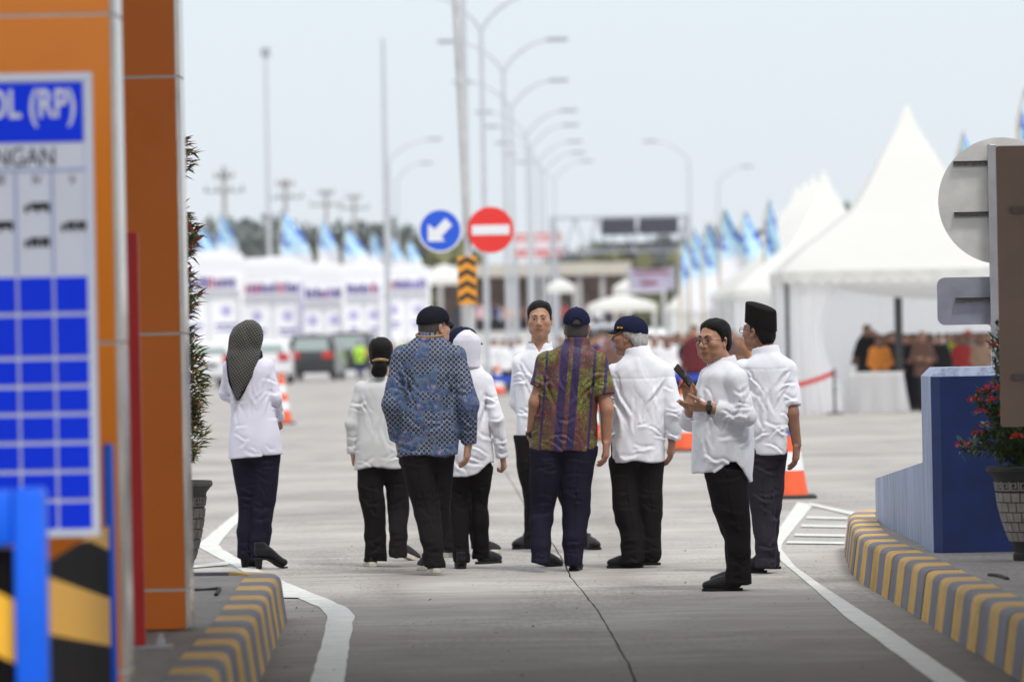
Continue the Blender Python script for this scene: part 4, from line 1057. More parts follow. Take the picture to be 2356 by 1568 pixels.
def make_shoe(style):
    F = Field((-.07, -.07, 0), (.07, .32, .16), .0055)
    base = .03 if style == 'sneaker' else .014
    if style == 'heel': base = .0
    lift = (lambda y: .055 * np.clip((.16 - y) / .12, 0, 1) ** 1.5) if style == 'heel' else (lambda y: 0 * y)
    F.put(ell((0, .055, .06), (.036, .06, .05)), .02); F.put(ell((0, .12, .05), (.040, .09, .045)), .03); F.put(ell((.004, .215, .036), (.045, .07, .034)), .04)
    F.put(ell((0, .045, .105), (.034, .045, .03)), .02)
    F.cut(lambda X, Y, Z: base - Z)
    F.put(ell((0, .045, .135), (.028, .04, .03)), .01, 's')
    F.warp(lambda x, y, z: .0012 * vnoise(x * 40, y * 40, z * 40))
    cols = {'sneaker': (.028, .026, .03), 'black': (.008, .007, .008), 'heel': (.009, .009, .011), 'brown': (.016, .008, .006)}
    me = F.mesh('shoe', mat('shoe_' + style, cols[style], .5 if style != 'sneaker' else .85, var=.15, spec=.22))
    G = Field((-.07, -.07, -.01), (.07, .32, .05), .0055)
    yy = np.array([-.012, 0, .05, .12, .2, .26, .285, .292]); ww = np.array([-.03, .026, .037, .039, .046, .036, .018, -.03])
    th = base + .004
    if style == 'heel':
        G = Field((-.07, -.07, -.08), (.07, .32, .05), .0055)
        G.put((lambda X, Y, Z: np.maximum(np.abs(X) - np.interp(Y, yy, ww), np.maximum(-Z - .006, Z - .006)), (-.06, -.02, -.01), (.06, .3, .02)), .003)
        G.put(cap((0, .032, -.062), (0, .032, .01), .024, .033, flat=True), .004)
    else:
        G.put((lambda X, Y, Z: np.maximum(np.abs(X) - np.interp(Y, yy, ww) - .001, np.maximum(-Z, Z - th)), (-.06, -.03, 0), (.06, .31, th)), .003)
    sole = mat('sole_white', (.55, .5, .42), .7, var=.15) if style == 'sneaker' else mat('sole_black', (.009, .008, .009), .7, var=.1, spec=.2)
    so_ = G.mesh('sole', sole)
    for m_ in (me, so_):
        co = np.empty(len(m_.vertices) * 3, np.float32); m_.vertices.foreach_get('co', co); co = co.reshape(-1, 3); co *= np.array((.92, .84, .97), np.float32); co[:, 1] -= .015; m_.vertices.foreach_set('co', co.ravel()); m_.update()
    if style == 'heel':          # tilt the foot: toe on the ground, heel up
        for m_ in (me, so_):
            co = np.empty(len(m_.vertices) * 3, np.float32); m_.vertices.foreach_get('co', co); co = co.reshape(-1, 3)
            y, z = co[:, 1], co[:, 2]; r = np.clip((.2 - y) / .14, 0, 1); co[:, 2] = z + .062 * (r * r * (3 - 2 * r)) + .006
            m_.vertices.foreach_set('co', co.ravel()); m_.update()
    return me, so_
SHOES = {k: make_shoe(k) for k in ('sneaker', 'black', 'heel', 'brown')}
# ------------------------------------------------------------------ the group in the lane (points measured in the photograph)
WHITE = cloth_mat('white_shirt_cloth', (.71, .71, .76), .8, .30)
CREAM = cloth_mat('cream_blouse_cloth', (.56, .56, .56), .7, .18)
JACKET = cloth_mat('white_jacket_cloth', (.64, .63, .73), .75, .14)
BLACKT = cloth_mat('black_trouser_cloth', (.012, .010, .011), .85, .3)
NAVYT = cloth_mat('navy_trouser_cloth', (.013, .012, .024), .8, .25)
GREYT = cloth_mat('charcoal_trouser_cloth', (.026, .024, .032), .6, .3)
NAVYC = cloth_mat('navy_cap_cloth', (.010, .012, .034), .8, .06)
BLACKC = cloth_mat('black_cap_cloth', (.010, .010, .016), .85, .06)
HAIRB = mat('black_hair', (.007, .0055, .005), .6, var=.3, vscale=60, bump=.5, bscale=150, spec=.12)
HAIRG = mat('grey_hair', (.40, .39, .38), .6, var=.35, vscale=90, bump=.8, bscale=160)
HAIRS = mat('short_dark_hair', (.045, .034, .03), .7, var=.3, vscale=120, bump=.6, bscale=200)
SK1, SK2, SK3 = (.36, .175, .105), (.27, .125, .075), (.42, .225, .15)

def batik_blue():
    m = bpy.data.materials.new('blue_batik'); m.use_nodes = True; b = pbsdf(m); q = NT(m)
    v = q.coord((1, .35, 1)); d45 = q.coord((1, .35, 1), (0, R(45), 0))
    sep = q.new('ShaderNodeSeparateXYZ'); q.lk(d45, sep.inputs[0])
    px = q.math('PINGPONG', q.math('MULTIPLY', sep.outputs[0], 42), .5); pz = q.math('PINGPONG', q.math('MULTIPLY', sep.outputs[2], 42), .5)
    lo = q.math('MINIMUM', px, pz); hi = q.math('MAXIMUM', px, pz)
    star = q.math('MULTIPLY', q.math('LESS_THAN', lo, .13), q.math('GREATER_THAN', hi, .14))
    star = q.math('MULTIPLY', star, q.math('LESS_THAN', hi, .40))
    big = q.noise(v, 5.0, 2, .5, 1.6); mid = q.noise(v, 11, 3, .6, 2.2); fin = q.noise(v, 34, 3, .6, 1.2)
    ground = q.mix(star, (.010, .016, .045, 1), (.25, .29, .37, 1))
    vo = q.new('ShaderNodeTexVoronoi', i_Scale=15.0); q.lk(v, vo.inputs['Vector'])
    flower = q.ramp(vo.outputs['Distance'], [(.0, (.30, .11, .08)), (.16, (.22, .20, .28)), (.3, (.04, .07, .17)), (.5, (.02, .055, .15)), (.75, (.09, .145, .24))])
    swirl = q.ramp(mid, [(.30, (.012, .025, .08)), (.42, (.03, .11, .18)), (.48, (.17, .11, .13)), (.54, (.025, .05, .13)), (.62, (.12, .18, .26)), (.72, (.02, .035, .10))])
    fl = q.mix(q.math('GREATER_THAN', fin, .52), flower, swirl)
    msk = q.math('MULTIPLY', q.math('SUBTRACT', big, .50), 28, clamp=True)
    col = q.mix(msk, ground, fl)
    q.lk(col, b.inputs['Base Color']); b.inputs['Roughness'].default_value = .75
    bp = q.new('ShaderNodeBump'); bp.inputs['Strength'].default_value = .3; bp.inputs['Distance'].default_value = .02
    q.lk(q.noise(v, 14, 4), bp.inputs['Height']); q.lk(bp.outputs[0], b.inputs['Normal']); return m
def batik_purple():
    m = bpy.data.materials.new('purple_batik'); m.use_nodes = True; b = pbsdf(m); q = NT(m)
    v = q.coord((1, .4, 1)); sep = q.new('ShaderNodeSeparateXYZ'); q.lk(v, sep.inputs[0])
    big = q.noise(v, 6, 2, .5, .6); mid = q.noise(v, 17, 3, .6, 2.6); fin = q.noise(v, 70, 3, .6, .8)
    base = q.ramp(big, [(.36, (.17, .17, .018)), (.46, (.15, .085, .018)), (.54, (.13, .03, .026)), (.64, (.16, .042, .05)), (.72, (.12, .13, .018))])
    line = q.math('LESS_THAN', q.math('ABSOLUTE', q.math('SUBTRACT', q.math('FRACT', q.math('MULTIPLY', mid, 5)), .5)), .20)
    col = q.mix(q.math('MULTIPLY', line, .85), base, (.022, .018, .012, 1))
    col = q.mix(q.math('MULTIPLY', q.math('GREATER_THAN', fin, .60), .7), col, (.03, .015, .03, 1))
    xs = q.math('ADD', sep.outputs[0], q.math('MULTIPLY', q.math('SUBTRACT', sep.outputs[2], 1.2), -.10))
    def stripe(c, w_):
        return q.math('LESS_THAN', q.math('ABSOLUTE', q.math('SUBTRACT', xs, q.math('MULTIPLY_ADD', q.math('SUBTRACT', fin, .5), .012, c))), w_)
    st = q.math('MAXIMUM', q.math('MAXIMUM', stripe(-.045, .026), stripe(.035, .025)), q.math('MAXIMUM', stripe(.155, .008), stripe(-.16, .007)))
    st = q.math('MAXIMUM', st, q.math('MAXIMUM', stripe(.235, .010), stripe(-.235, .010)))
    pur = q.ramp(q.noise(v, 90, 2), [(.35, (.008, .005, .040)), (.58, (.020, .008, .075)), (.68, (.075, .014, .05))])
    col = q.mix(st, col, pur)
    q.lk(col, b.inputs['Base Color']); b.inputs['Roughness'].default_value = .65
    bp = q.new('ShaderNodeBump'); bp.inputs['Strength'].default_value = .3; bp.inputs['Distance'].default_value = .02
    q.lk(q.noise(v, 13, 4), bp.inputs['Height']); q.lk(bp.outputs[0], b.inputs['Normal']); return m
def check_scarf():
    m = bpy.data.materials.new('checked_scarf'); m.use_nodes = True; b = pbsdf(m); q = NT(m)
    v = q.coord((1, .6, 1), (R(8), R(32), 0)); sep = q.new('ShaderNodeSeparateXYZ'); q.lk(v, sep.inputs[0])
    wob = q.noise(q.coord(), 6, 2)
    a = q.math('PINGPONG', q.math('MULTIPLY_ADD', wob, 1.6, q.math('MULTIPLY', sep.outputs[0], 62)), .5); c = q.math('PINGPONG', q.math('MULTIPLY_ADD', wob, 1.6, q.math('MULTIPLY', sep.outputs[2], 62)), .5)
    dot = q.math('MULTIPLY', q.math('GREATER_THAN', a, .22), q.math('GREATER_THAN', c, .24))
    b.inputs['Roughness'].default_value = .8
    q.lk(q.mix(dot, (.012, .011, .010, 1), (.125, .118, .10, 1)), b.inputs['Base Color']); return m
BATIK1, BATIK2, SCARF = batik_blue(), batik_purple(), check_scarf()
DN = (0, 0, -1)
def arm(*pts, sleeve=(.07, .06, .047), **kw): return dict(pts=pts, sleeve=sleeve, **kw)
def hand(d, n, s, **kw): return dict(d=d, n=n, s=s, **kw)
GRP = 'officials walking together in the toll lane'

# woman in the checked headscarf
P_A, I_A = person(dict(label='woman in checked black headscarf and white jacket standing with her back turned', group=GRP, ref=(590, 1306), skin=SK1, skinname='a', seed=1.3, fold=.003,
    head=(567, 787, -35, 0, .98), face=True, fat=.95,
    torso=[(1050, 525, 651, .15), (1000, 528, 645, .145), (941, 533, 632, .118), (890, 526, 626, .118), (855, 522, 626, .12), (840, 522, 624, .11), (828, 534, 612, .095), (812, 552, 594, .065)],
    hem=lambda X, Y: .012 * X / .15 + 0 * Y,
    arms=[arm((532, 848), (520, 905, .04), (555, 930, .2), sleeve=(.058, .05, .04)),
          arm((612, 848), (633, 915, -.03), (641, 962, .10), sleeve=(.062, .050, .040), hand=hand((.1, .75, -.5), (-1, 0, 0), 1, curl=.9, sz=.92))],
    legs=[[(1050, 564, 35, .04), (1147, 573, 26, .05), (1220, 568, 23, .05), (1283, 566, 21, .05)], [(1050, 610, 35, 0), (1147, 606, 28, 0), (1220, 600, 25, -.02), (1287, 597, 20, -.02)]],
    trousers=NAVYT, shirt=JACKET, shirtname='jacket', crease=.5, collar=False, shoes=[(562, 1306, 'heel', -14, 0), (592, 1309, 'heel', -62, 0)]))
def rows_part(name, root, I, rows, m, n=2.2, fold=.004, seed=0, res=.0065, cutf=None):
    rr = [(I['L']((r[1] + r[2]) / 2, r[0])[2], (I['L'](r[1], r[0])[0] + I['L'](r[2], r[0])[0]) / 2, r[4], (r[2] - r[1]) / 2 * I['k'], r[3]) for r in rows]
    xs = [q[1] - q[3] for q in rr] + [q[1] + q[3] for q in rr]; ysl = [q[2] - q[4] for q in rr] + [q[2] + q[4] for q in rr]; zs = [q[0] for q in rr]
    F = Field((min(xs) - .03, min(ysl) - .03, min(zs) - .03), (max(xs) + .03, max(ysl) + .03, max(zs) + .03), res)
    F.put(stack(rr, n), .01)
    if cutf: F.cut(cutf)
    F.warp(fold_fn(fold, seed, 1.2)); return link(name, F.mesh(name, m), root)
rows_part('headscarf', P_A, I_A, [(918, 546, 551, .02, -.135), (905, 540, 558, .03, -.125), (870, 531, 578, .045, -.108), (840, 524, 594, .075, -.075), (818, 521, 603, .10, -.03), (803, 524, 599, .105, -.01), (786, 525, 605, .118, 0), (768, 529, 606, .118, 0), (752, 539, 602, .11, 0), (740, 553, 593, .085, 0), (735.5, 565, 583, .04, 0)], SCARF, 2.3, .0045, 4)
rows_part('scarf_lining', P_A, I_A, [(921, 546, 552, .016, -.12), (880, 531, 579, .03, -.10), (845, 523, 600, .06, -.068), (820, 519, 606, .09, -.02), (806, 530, 603, .09, 0)], BLACKC, 2.3, .003, 9)

# woman with the ponytail
P_B, I_B = person(dict(label='woman in cream blouse with black hair tied in a low ponytail', group=GRP, ref=(870, 1302), skin=SK1, skinname='b', seed=2.1, fold=.0028,
    head=(876, 818, 0, 6, .95), fat=.95,
    torso=[(1076, 815, 926, .14), (1020, 818, 922, .14), (960, 822, 916, .125), (910, 824, 910, .12), (890, 828, 910, .115), (880, 838, 904, .1), (866, 852, 896, .065)],
    arms=[arm((833, 899), (809, 975, -.03), (811, 1042, .0), sleeve=(.055, .046, .037), hand=hand((.12, .1, -1), (1, 0, .1), -1, sz=.85, curl=.6)),
          arm((905, 897), (924, 975, -.02), (920, 1040, .02), sleeve=(.055, .05, .04), hand=hand((0, .1, -1), (-1, 0, .1), 1, sz=.85))],
    legs=[[(1070, 856, 33, 0), (1121, 852, 30, 0), (1210, 863, 26, -.0), (1290, 865, 24, 0)], [(1070, 900, 33, .03), (1121, 914, 27, .05), (1164, 917, 24, .03), (1220, 916, 22, -.12), (1280, 917, 21, -.2)]],
    trousers=BLACKT, shirt=CREAM, shirtname='blouse', crease=.5, collarh=.03, shoes=[(858, 1303, 'sneaker', 10, 0), (903, 1290, 'sneaker', -58, -20, .055)]))
hB = hair_part(P_B, I_B, HAIRB, lambda x, y: np.interp(y, [-.12, -.05, -.02, .0, .03, .06, .13], [-.075, -.07, -.03, .012, .04, .075, .11]), .014)
rows_part('ponytail', P_B, I_B, [(867, 862, 886, .022, -.10), (856, 855, 891, .03, -.105), (842, 856, 892, .035, -.11), (832, 861, 887, .03, -.112), (824, 866, 884, .02, -.11)], HAIRB, 2, .003, 5)
mb = MB(); mb.tube([I_B['L'](px, py, dy) for px, py, dy in ((858, 829, -.105), (867, 827, -.138), (876, 826.5, -.147), (885, 827, -.138), (894, 828, -.105))], [.006, .011, .012, .011, .006], 8); mb.build('hair_clip', mat('gold_clip', (.35, .22, .10), .35, .6), P_B, smooth=True)
for x in (-1, 1):
    mb = MB(); mb.lathe([(0, -.005), (.005, 0), (0, .005)], 8, I_B['HT']((x * .083, .004, -.042))); mb.build('earring', mat('pearl', (.6, .55, .5), .3, var=0), P_B, smooth=True)

# tall man in blue batik
P_C, I_C = person(dict(label='tall man in blue patterned batik shirt and black cap', group=GRP, ref=(1000, 1320), skin=SK3, skinname='c', seed=3.7, fold=.0055,
    head=(998, 755, -48, 2, 1.04), hdy=.03,
    torso=[(1046, 914, 1055, .155), (975, 916, 1057, .16), (900, 914, 1056, .15), (845, 912, 1056, .145), (818, 912, 1058, .14), (802, 918, 1052, .125), (790, 934, 1040, .11), (780, 950, 1026, .09), (770, 966, 1012, .07)],
    arms=[arm((928, 826), (904, 930, -.06), (913, 1008, .02), sleeve=(.08, .074, .05), cuff=.05, hand=hand((.15, .1, -1), (1, .1, .1), -1, curl=.5)),
          arm((1046, 824), (1076, 930, -.07), (1078, 1018, -.02), sleeve=(.08, .076, .05), cuff=.05, hand=hand((-.12, .05, -1), (-1, .3, .05), 1, curl=.45, sz=1.05))],
    legs=[[(1040, 957, 38, -.02), (1100, 966, 34, -.02), (1164, 980, 30, .0), (1240, 994, 26, -.12), (1300, 1001, 22, -.16)], [(1040, 1008, 38, .03), (1168, 1008, 29, .12), (1246, 1002, 25, .12), (1292, 990, 20, .15)]],
    trousers=BLACKT, shirt=BATIK1, collarh=.045, shoes=[(1004, 1318, 'sneaker', 8, -5, .0), (984, 1312, 'sneaker', 12, 0)]))
cap_part(P_C, I_C, BLACKC)
hair_part(P_C, I_C, HAIRS, NAPE, .003, noise=.001)
glasses(P_C, I_C, mat('black_plastic', (.01, .01, .01), .3, var=0), .024, .018)
mb = MB()
for s_ in (-1, 1):
    for o in (0,): mb.lathe([(0, -.002), (.02, -.001), (.022, .001), (0, .002)], 14, (0, 0, 0))
mb.v = [tuple(I_C['HT']((v[0] * 1.1 + (.033 if i >= len(mb.v) // 2 else -.033), .112 + v[2], .010 + v[1] * .8))) for i, v in enumerate(mb.v)]
mb.build('sunglass_lens', mat('black_plastic', (.01, .01, .01), .3), P_C, smooth=True)
mb = MB(); cz = I_C['tor'][-1]; mb.tube([(cz[1] + .088 * math.cos(a), .088 * math.sin(a), cz[0] + .0 + .012 * math.sin(a)) for a in np.linspace(0, 2 * PI, 25)], .009, 6)
mb.build('lanyard', mat('tan_ribbon', (.32, .17, .06), .8), P_C, smooth=True)

# woman in the white hood
P_D, I_D = person(dict(label='woman in white headscarf and long white shirt behind the blue batik shirt', group=GRP, ref=(1078, 1306), skin=SK1, skinname='d', seed=4.4, fold=.005,
    head=(1074, 806, -18, 0, .97),
    torso=[(1095, 1034, 1140, .15), (1030, 1038, 1133, .15), (975, 1042, 1127, .138), (920, 1042, 1124, .13), (880, 1044, 1124, .12), (864, 1046, 1122, .11), (850, 1054, 1114, .09), (838, 1062, 1100, .07)],
    hem=lambda X, Y: np.interp(X, [-.15, 0, .08, .15], [.0, .0, .03, .09]) + 0 * Y,
    arms=[arm((1054, 884), (1036, 965, .0), (1040, 1040, .05), sleeve=(.06, .055, .045)),
          arm((1116, 883), (1143, 965, -.07), (1156, 1050, -.03), sleeve=(.060, .049, .039), cuff=.041, hand=hand((.15, .2, -1), (-1, .2, .1), 1, sz=.88, curl=1.25, thumb=.9))],
    legs=[[(1080, 1064, 31, 0), (1150, 1054, 20, 0), (1220, 1060, 18, -.03), (1292, 1062, 19, -.05)], [(1080, 1104, 31, 0), (1160, 1104, 19, .05), (1220, 1106, 19, .04), (1286, 1107, 21, .05)]],
    trousers=BLACKT, shirt=WHITE, collarh=.035, shoes=[(1062, 1308, 'black', 4, -4), (1102, 1297, 'black', -40, 0)]))
rows_part('headscarf', P_D, I_D, [(846, 1050, 1106, .09, -.02), (830, 1050, 1104, .095, -.015), (815, 1043, 1106, .105, -.005), (798, 1041, 1107.5, .112, 0), (782, 1043, 1106, .112, 0), (770, 1051, 1098, .1, 0), (763, 1060, 1088, .07, 0), (759.5, 1068, 1081, .035, 0)], cloth_mat('white_scarf_cloth', (.62, .61, .68), .85, .2), 2.2, .003, 7)

# man hidden behind those two
P_E, I_E = person(dict(label='man in navy cap mostly hidden behind the white headscarf', group=GRP, ref=(1064, 1279), skin=SK2, skinname='e', seed=5.1, fold=.004, res=.011, bres=.009,
    head=(1066, 797, -55, 0, 1.0),
    torso=[(1040, 1018, 1112, .14), (950, 1020, 1110, .14), (880, 1020, 1110, .13), (850, 1024, 1106, .12), (836, 1036, 1096, .1), (822, 1046, 1086, .07)],
    arms=[arm((1030, 880), (1022, 960), (1026, 1020, .1)), arm((1100, 880), (1108, 960), (1104, 1020, .1))],
    legs=[[(1040, 1044, 32, 0), (1150, 1044, 25, 0), (1262, 1040, 20, -.1)], [(1040, 1086, 32, 0), (1150, 1090, 25, 0), (1262, 1104, 20, .1)]],
    trousers=BLACKT, shirt=WHITE, shoes=[(1034, 1281, 'sneaker', 20, 0), (1110, 1275, 'sneaker', -30, 0)]))
cap_part(P_E, I_E, NAVYC); hair_part(P_E, I_E, HAIRS, NAPE, .003, noise=.001, res=.007)

# man facing the camera
P_F, I_F = person(dict(label='bareheaded man in white shirt facing the camera in the middle of the group', group=GRP, ref=(1240, 1268), skin=(.37, .195, .12), skinname='f', seed=6.2, fold=.004,
    head=(1242, 736, 176, -3, 1.06), hdy=-.035, necky=.0,
    torso=[(1003, 1189, 1290, .12), (930, 1188, 1294, .122), (870, 1187, 1297, .122), (835, 1188, 1296, .118), (820, 1192, 1291, .11), (808, 1204, 1280, .1), (796, 1218, 1264, .08), (788, 1222, 1260, .07)],
    arms=[arm((1200, 840), (1190, 925, .06), (1226, 985, .17), sleeve=(.07, .058, .05), stop=1.35),
          arm((1287, 840), (1300, 925, .06), (1262, 985, .17), sleeve=(.07, .058, .05), stop=1.35)],
    legs=[[(1005, 1214, 33, 0), (1070, 1216, 28, 0), (1151, 1228, 23, .04), (1220, 1224, 17, .1), (1262, 1219, 15, .1)], [(1005, 1266, 33, 0), (1080, 1285, 27, -.02), (1160, 1312, 22, -.04), (1220, 1332, 18, -.02), (1258, 1346, 15, .0)]],
    trousers=BLACKT, tuck=.012, shirt=WHITE, open=True, cyaw=178, collarh=.045, shoes=[(1219, 1260, 'black', 150, 0), (1346, 1262, 'black', 205, 0)]))
hair_part(P_F, I_F, HAIRB, lambda x, y: MENS(x, y) - .012 * np.clip((x + .02) * 20, -1, 1) * (y > .05), .011)
eyes(P_F, I_F); brows(P_F, I_F, HAIRB)
for pz in (835, 862, 890, 920, 950, 980):
    mb = MB(); mb.lathe([(0, .003), (.005, .002), (.005, 0)], 8); mb.v = [(v[0], -v[2], v[1]) for v in mb.v]
    yb = -np.interp(pz, [800, 835, 870, 1003], [.085, .112, .122, .12]) - .001
    mb.build('shirt_button', mat('pearl_button', (.6, .58, .55), .4, var=0), P_F, I_F['L'](1242, pz, yb), smooth=True)

# man in purple batik
P_G, I_G = person(dict(label='man in short sleeved purple and yellow batik shirt and navy cap', group=GRP, ref=(1317, 1311), skin=SK1, skinname='g', seed=7.7, fold=.0045,
    head=(1327, 756, 0, 3, 1.02), fat=1.05,
    torso=[(1036, 1219, 1373, .15), (990, 1226, 1373, .15), (930, 1236, 1376, .145), (870, 1244, 1384, .14), (838, 1246, 1388, .135), (820, 1248, 1386, .125), (808, 1262, 1374, .115), (796, 1284, 1358, .095), (784, 1304, 1350, .07)],
    hem=lambda X, Y: -.03 * X + .0 * Y,
    arms=[arm((1260, 838), (1232, 925, -.03), (1222, 1003, .05), sleeve=(.078, .075, .06), stop=.63, flare=.074, br=(.052, .044, .031), hand=hand((.1, .2, -1), (1, .1, .1), -1, curl=.5)),
          arm((1372, 838), (1396, 940, -.05), (1395, 1015, -.02), sleeve=(.078, .075, .06), stop=.72, flare=.076, br=(.052, .044, .032), hand=hand((-.05, .05, -1), (-1, .25, .05), 1, curl=.55, sz=1.08))],
    legs=[[(1036, 1262, 42, .0), (1110, 1254, 35, .0), (1167, 1248, 28, .02), (1230, 1245, 24, -.05), (1294, 1242, 23, -.12)], [(1036, 1332, 42, 0), (1110, 1325, 37, 0), (1190, 1325, 32, 0), (1250, 1318, 24, -.06), (1298, 1319, 20, -.08)]],
    trousers=NAVYT, shirt=BATIK2, collarh=.05, shoes=[(1240, 1303, 'black', -42, -12, .02), (1319, 1311, 'black', -8, -4)]))
cap_part(P_G, I_G, NAVYC, gap=True); hair_part(P_G, I_G, HAIRS, NAPE, .004, noise=.001)
def watch(root, I, p, t, m, rad=.036):
    p = np.array(p); t = np.array(t, float); t /= np.linalg.norm(t); u = np.cross(t, (0, 1, 0)); u /= np.linalg.norm(u); v = np.cross(t, u)
    mb = MB()
    for k in range(20):
        a0, a1 = 2 * PI * k / 20, 2 * PI * (k + 1) / 20
        mb.add([p + (u * math.cos(a) + v * math.sin(a)) * r_ + t * d for a in (a0, a1) for r_ in (rad, rad + .004) for d in (-.011, .011)], [(2, 3, 7, 6), (0, 4, 5, 1), (0, 2, 6, 4), (1, 5, 7, 3)])
    wst = mb.build('wristwatch', m, root)
    c = p - v * (rad + .004) if v[1] > 0 else p + v * (rad + .004); n_ = -v if v[1] > 0 else v
    mb = MB(); q = [c + u * a + t * b + n_ * d for d in (-.004, .006) for a, b in ((-.016, -.019), (.016, -.019), (.016, .019), (-.016, .019))]
    mb.add(q, [(0, 1, 2, 3), (4, 5, 6, 7), (0, 1, 5, 4), (1, 2, 6, 5), (2, 3, 7, 6), (3, 0, 4, 7)]); mb.build('watch_case', mat('watch_black', (.012, .012, .014), .2, var=0), wst)
RUB = mat('watch_strap', (.012, .012, .013), .6)
watch(P_G, I_G, I_G['L'](1222.6, 998, .045), (.1, -.1, 1), RUB, .034)

# grey haired man
P_H, I_H = person(dict(label='grey haired man in white shirt and navy cap looking left', group=GRP, ref=(1466, 1305), skin=SK2, skinname='h', seed=8.3, fold=.0065,
    head=(1449, 776, 70, 4, 1.03), hdy=.03, fat=1.1,
    torso=[(1061, 1407, 1527, .155), (1000, 1407, 1531, .155), (940, 1406, 1534, .15), (880, 1404, 1536, .145), (856, 1404, 1536, .135), (842, 1410, 1532, .125), (830, 1424, 1522, .115), (818, 1434, 1508, .1), (804, 1444, 1492, .075)],
    arms=[arm((1415, 866), (1400, 940, .05), (1398, 1000, .18), sleeve=(.075, .065, .05), cuff=.05),
          arm((1524, 864), (1551, 945, -.06), (1546, 1010, -.02), sleeve=(.078, .07, .052), cuff=.056, hand=hand((-.08, .15, -1), (-1, .3, .05), 1, curl=.35, sz=1.08))],
    legs=[[(1060, 1438, 38, .0), (1110, 1437, 32, .0), (1182, 1442, 30, -.02), (1240, 1454, 27, -.03), (1292, 1456, 26, -.03)], [(1060, 1492, 36, .03), (1110, 1493, 32, .03), (1194, 1496, 28, .04), (1288, 1496, 24, .05)]],
    trousers=BLACKT, shirt=WHITE, collarh=.055, yoke=868, shoes=[(1474, 1305, 'black', 82, 0), (1514, 1299, 'black', 80, 0)]))
cH = cap_part(P_H, I_H, NAVYC, mat('yellow_piping', (.45, .28, .02), .7), tilt=0)
hair_part(P_H, I_H, HAIRG, NAPE, .010, noise=.004, extra=[((0, -.075, -.02), (.06, .035, .05), .03)])
for x, w_ in ((.052, .010), (.030, .009)):
    mb = MB(); T = I_H['HT']
    for i, (a, b) in enumerate(((-.5, .5),)):
        for dx in (-.006, -.001, .004):
            mb.add([T((-.0905, x + dx + e, .062 + f)) for e, f in ((-.002, -.005), (.002, -.005), (.002, .005), (-.002, .005))] + [T((-.084, x + dx + e, .062 + f)) for e, f in ((-.002, -.005), (.002, -.005), (.002, .005), (-.002, .005))], [(0, 1, 2, 3), (4, 7, 6, 5), (0, 4, 5, 1), (1, 5, 6, 2), (2, 6, 7, 3), (3, 7, 4, 0)])
    mb.build('cap_lettering', mat('yellow_thread', (.62, .38, .02), .7), cH)

# man with the phone
P_I, I_I = person(dict(label='man in glasses and untucked white shirt holding a phone, turned to the camera', group=GRP, ref=(1678, 1357), skin=(.38, .19, .115), skinname='i', seed=9.5, fold=.0055,
    head=(1642, 786, 138, -2, 1.04), hdy=-.02, fat=1.12, necky=.0, tyaw=-8,
    torso=[(1110, 1589, 1731, .19), (1050, 1591, 1733, .20), (980, 1594, 1733, .20), (920, 1601, 1728, .19), (880, 1610, 1722, .185), (862, 1614, 1716, .18), (848, 1624, 1704, .15), (836, 1634, 1692, .11), (828, 1638, 1684, .08)],
    hem=lambda X, Y: np.interp(X, [-.23, -.08, -.01, .044, .085, .13], [.054, .072, .11, .134, .085, 0.]) + .0 * Y,
    arms=[arm((1690, 880, -.15), (1712, 955, -.20), (1623, 935, -.17), sleeve=(.080, .066, .054), stop=1.74, cuff=.060, br=(.05, .030, .033), hand=hand((-1, .12, .05), (.1, .5, .85), -1, curl=.25, thumb=.2, sz=1.02)),
          arm((1640, 878, .14), (1592, 968, .10), (1588, 925, -.02), sleeve=(.08, .068, .05), stop=1.45, cuff=.056, br=(.052, .045, .034), hand=hand((-.18, .05, 1), (-.55, -.8, .05), 1, curl=.95, sz=1.0), up=True)],
    legs=[[(1085, 1670, 50, -.06), (1130, 1675, 45, -.07), (1176, 1681, 42, -.07), (1221, 1695, 30, -.08), (1280, 1698, 28, -.08), (1342, 1698, 30, -.08)], [(1085, 1668, 46, .10), (1176, 1680, 36, .1), (1240, 1694, 27, .11), (1330, 1702, 26, .12)]],
    seatb=.17, trousers=BLACKT, shirt=WHITE, open=True, cyaw=100, collarh=.055, shoes=[(1702, 1358, 'black', 86, 0), (1716, 1345, 'black', 76, 0)]))
hair_part(P_I, I_I, HAIRB, lambda x, y: MENS(x, y) - .01 * np.clip((-x + .02) * 20, -1, 1) * (y > .05), .014)
eyes(P_I, I_I); brows(P_I, I_I, HAIRB, .0045); glasses(P_I, I_I, mat('black_frame', (.014, .013, .013), .3, var=0), .023, .018)
wp = I_I['L'](1619, 934, -.172); watch(P_I, I_I, I_I['L'](1629, 936, -.172), (-1, .02, .06), RUB, .037)
for pz, px in ((878, 1624), (918, 1612), (955, 1605), (1000, 1600), (1035, 1599)):
    mb = MB(); mb.lathe([(0, .003), (.0055, .002), (.0055, 0)], 8); mb.v = [(v[0], -v[2], v[1]) for v in mb.v]
    mb.build('shirt_button', mat('pearl_button', (.6, .58, .55), .4, var=0), P_I, I_I['L'](px, pz, -.125 if pz > 900 else -.10), (0, 0, R(-40)), smooth=True)
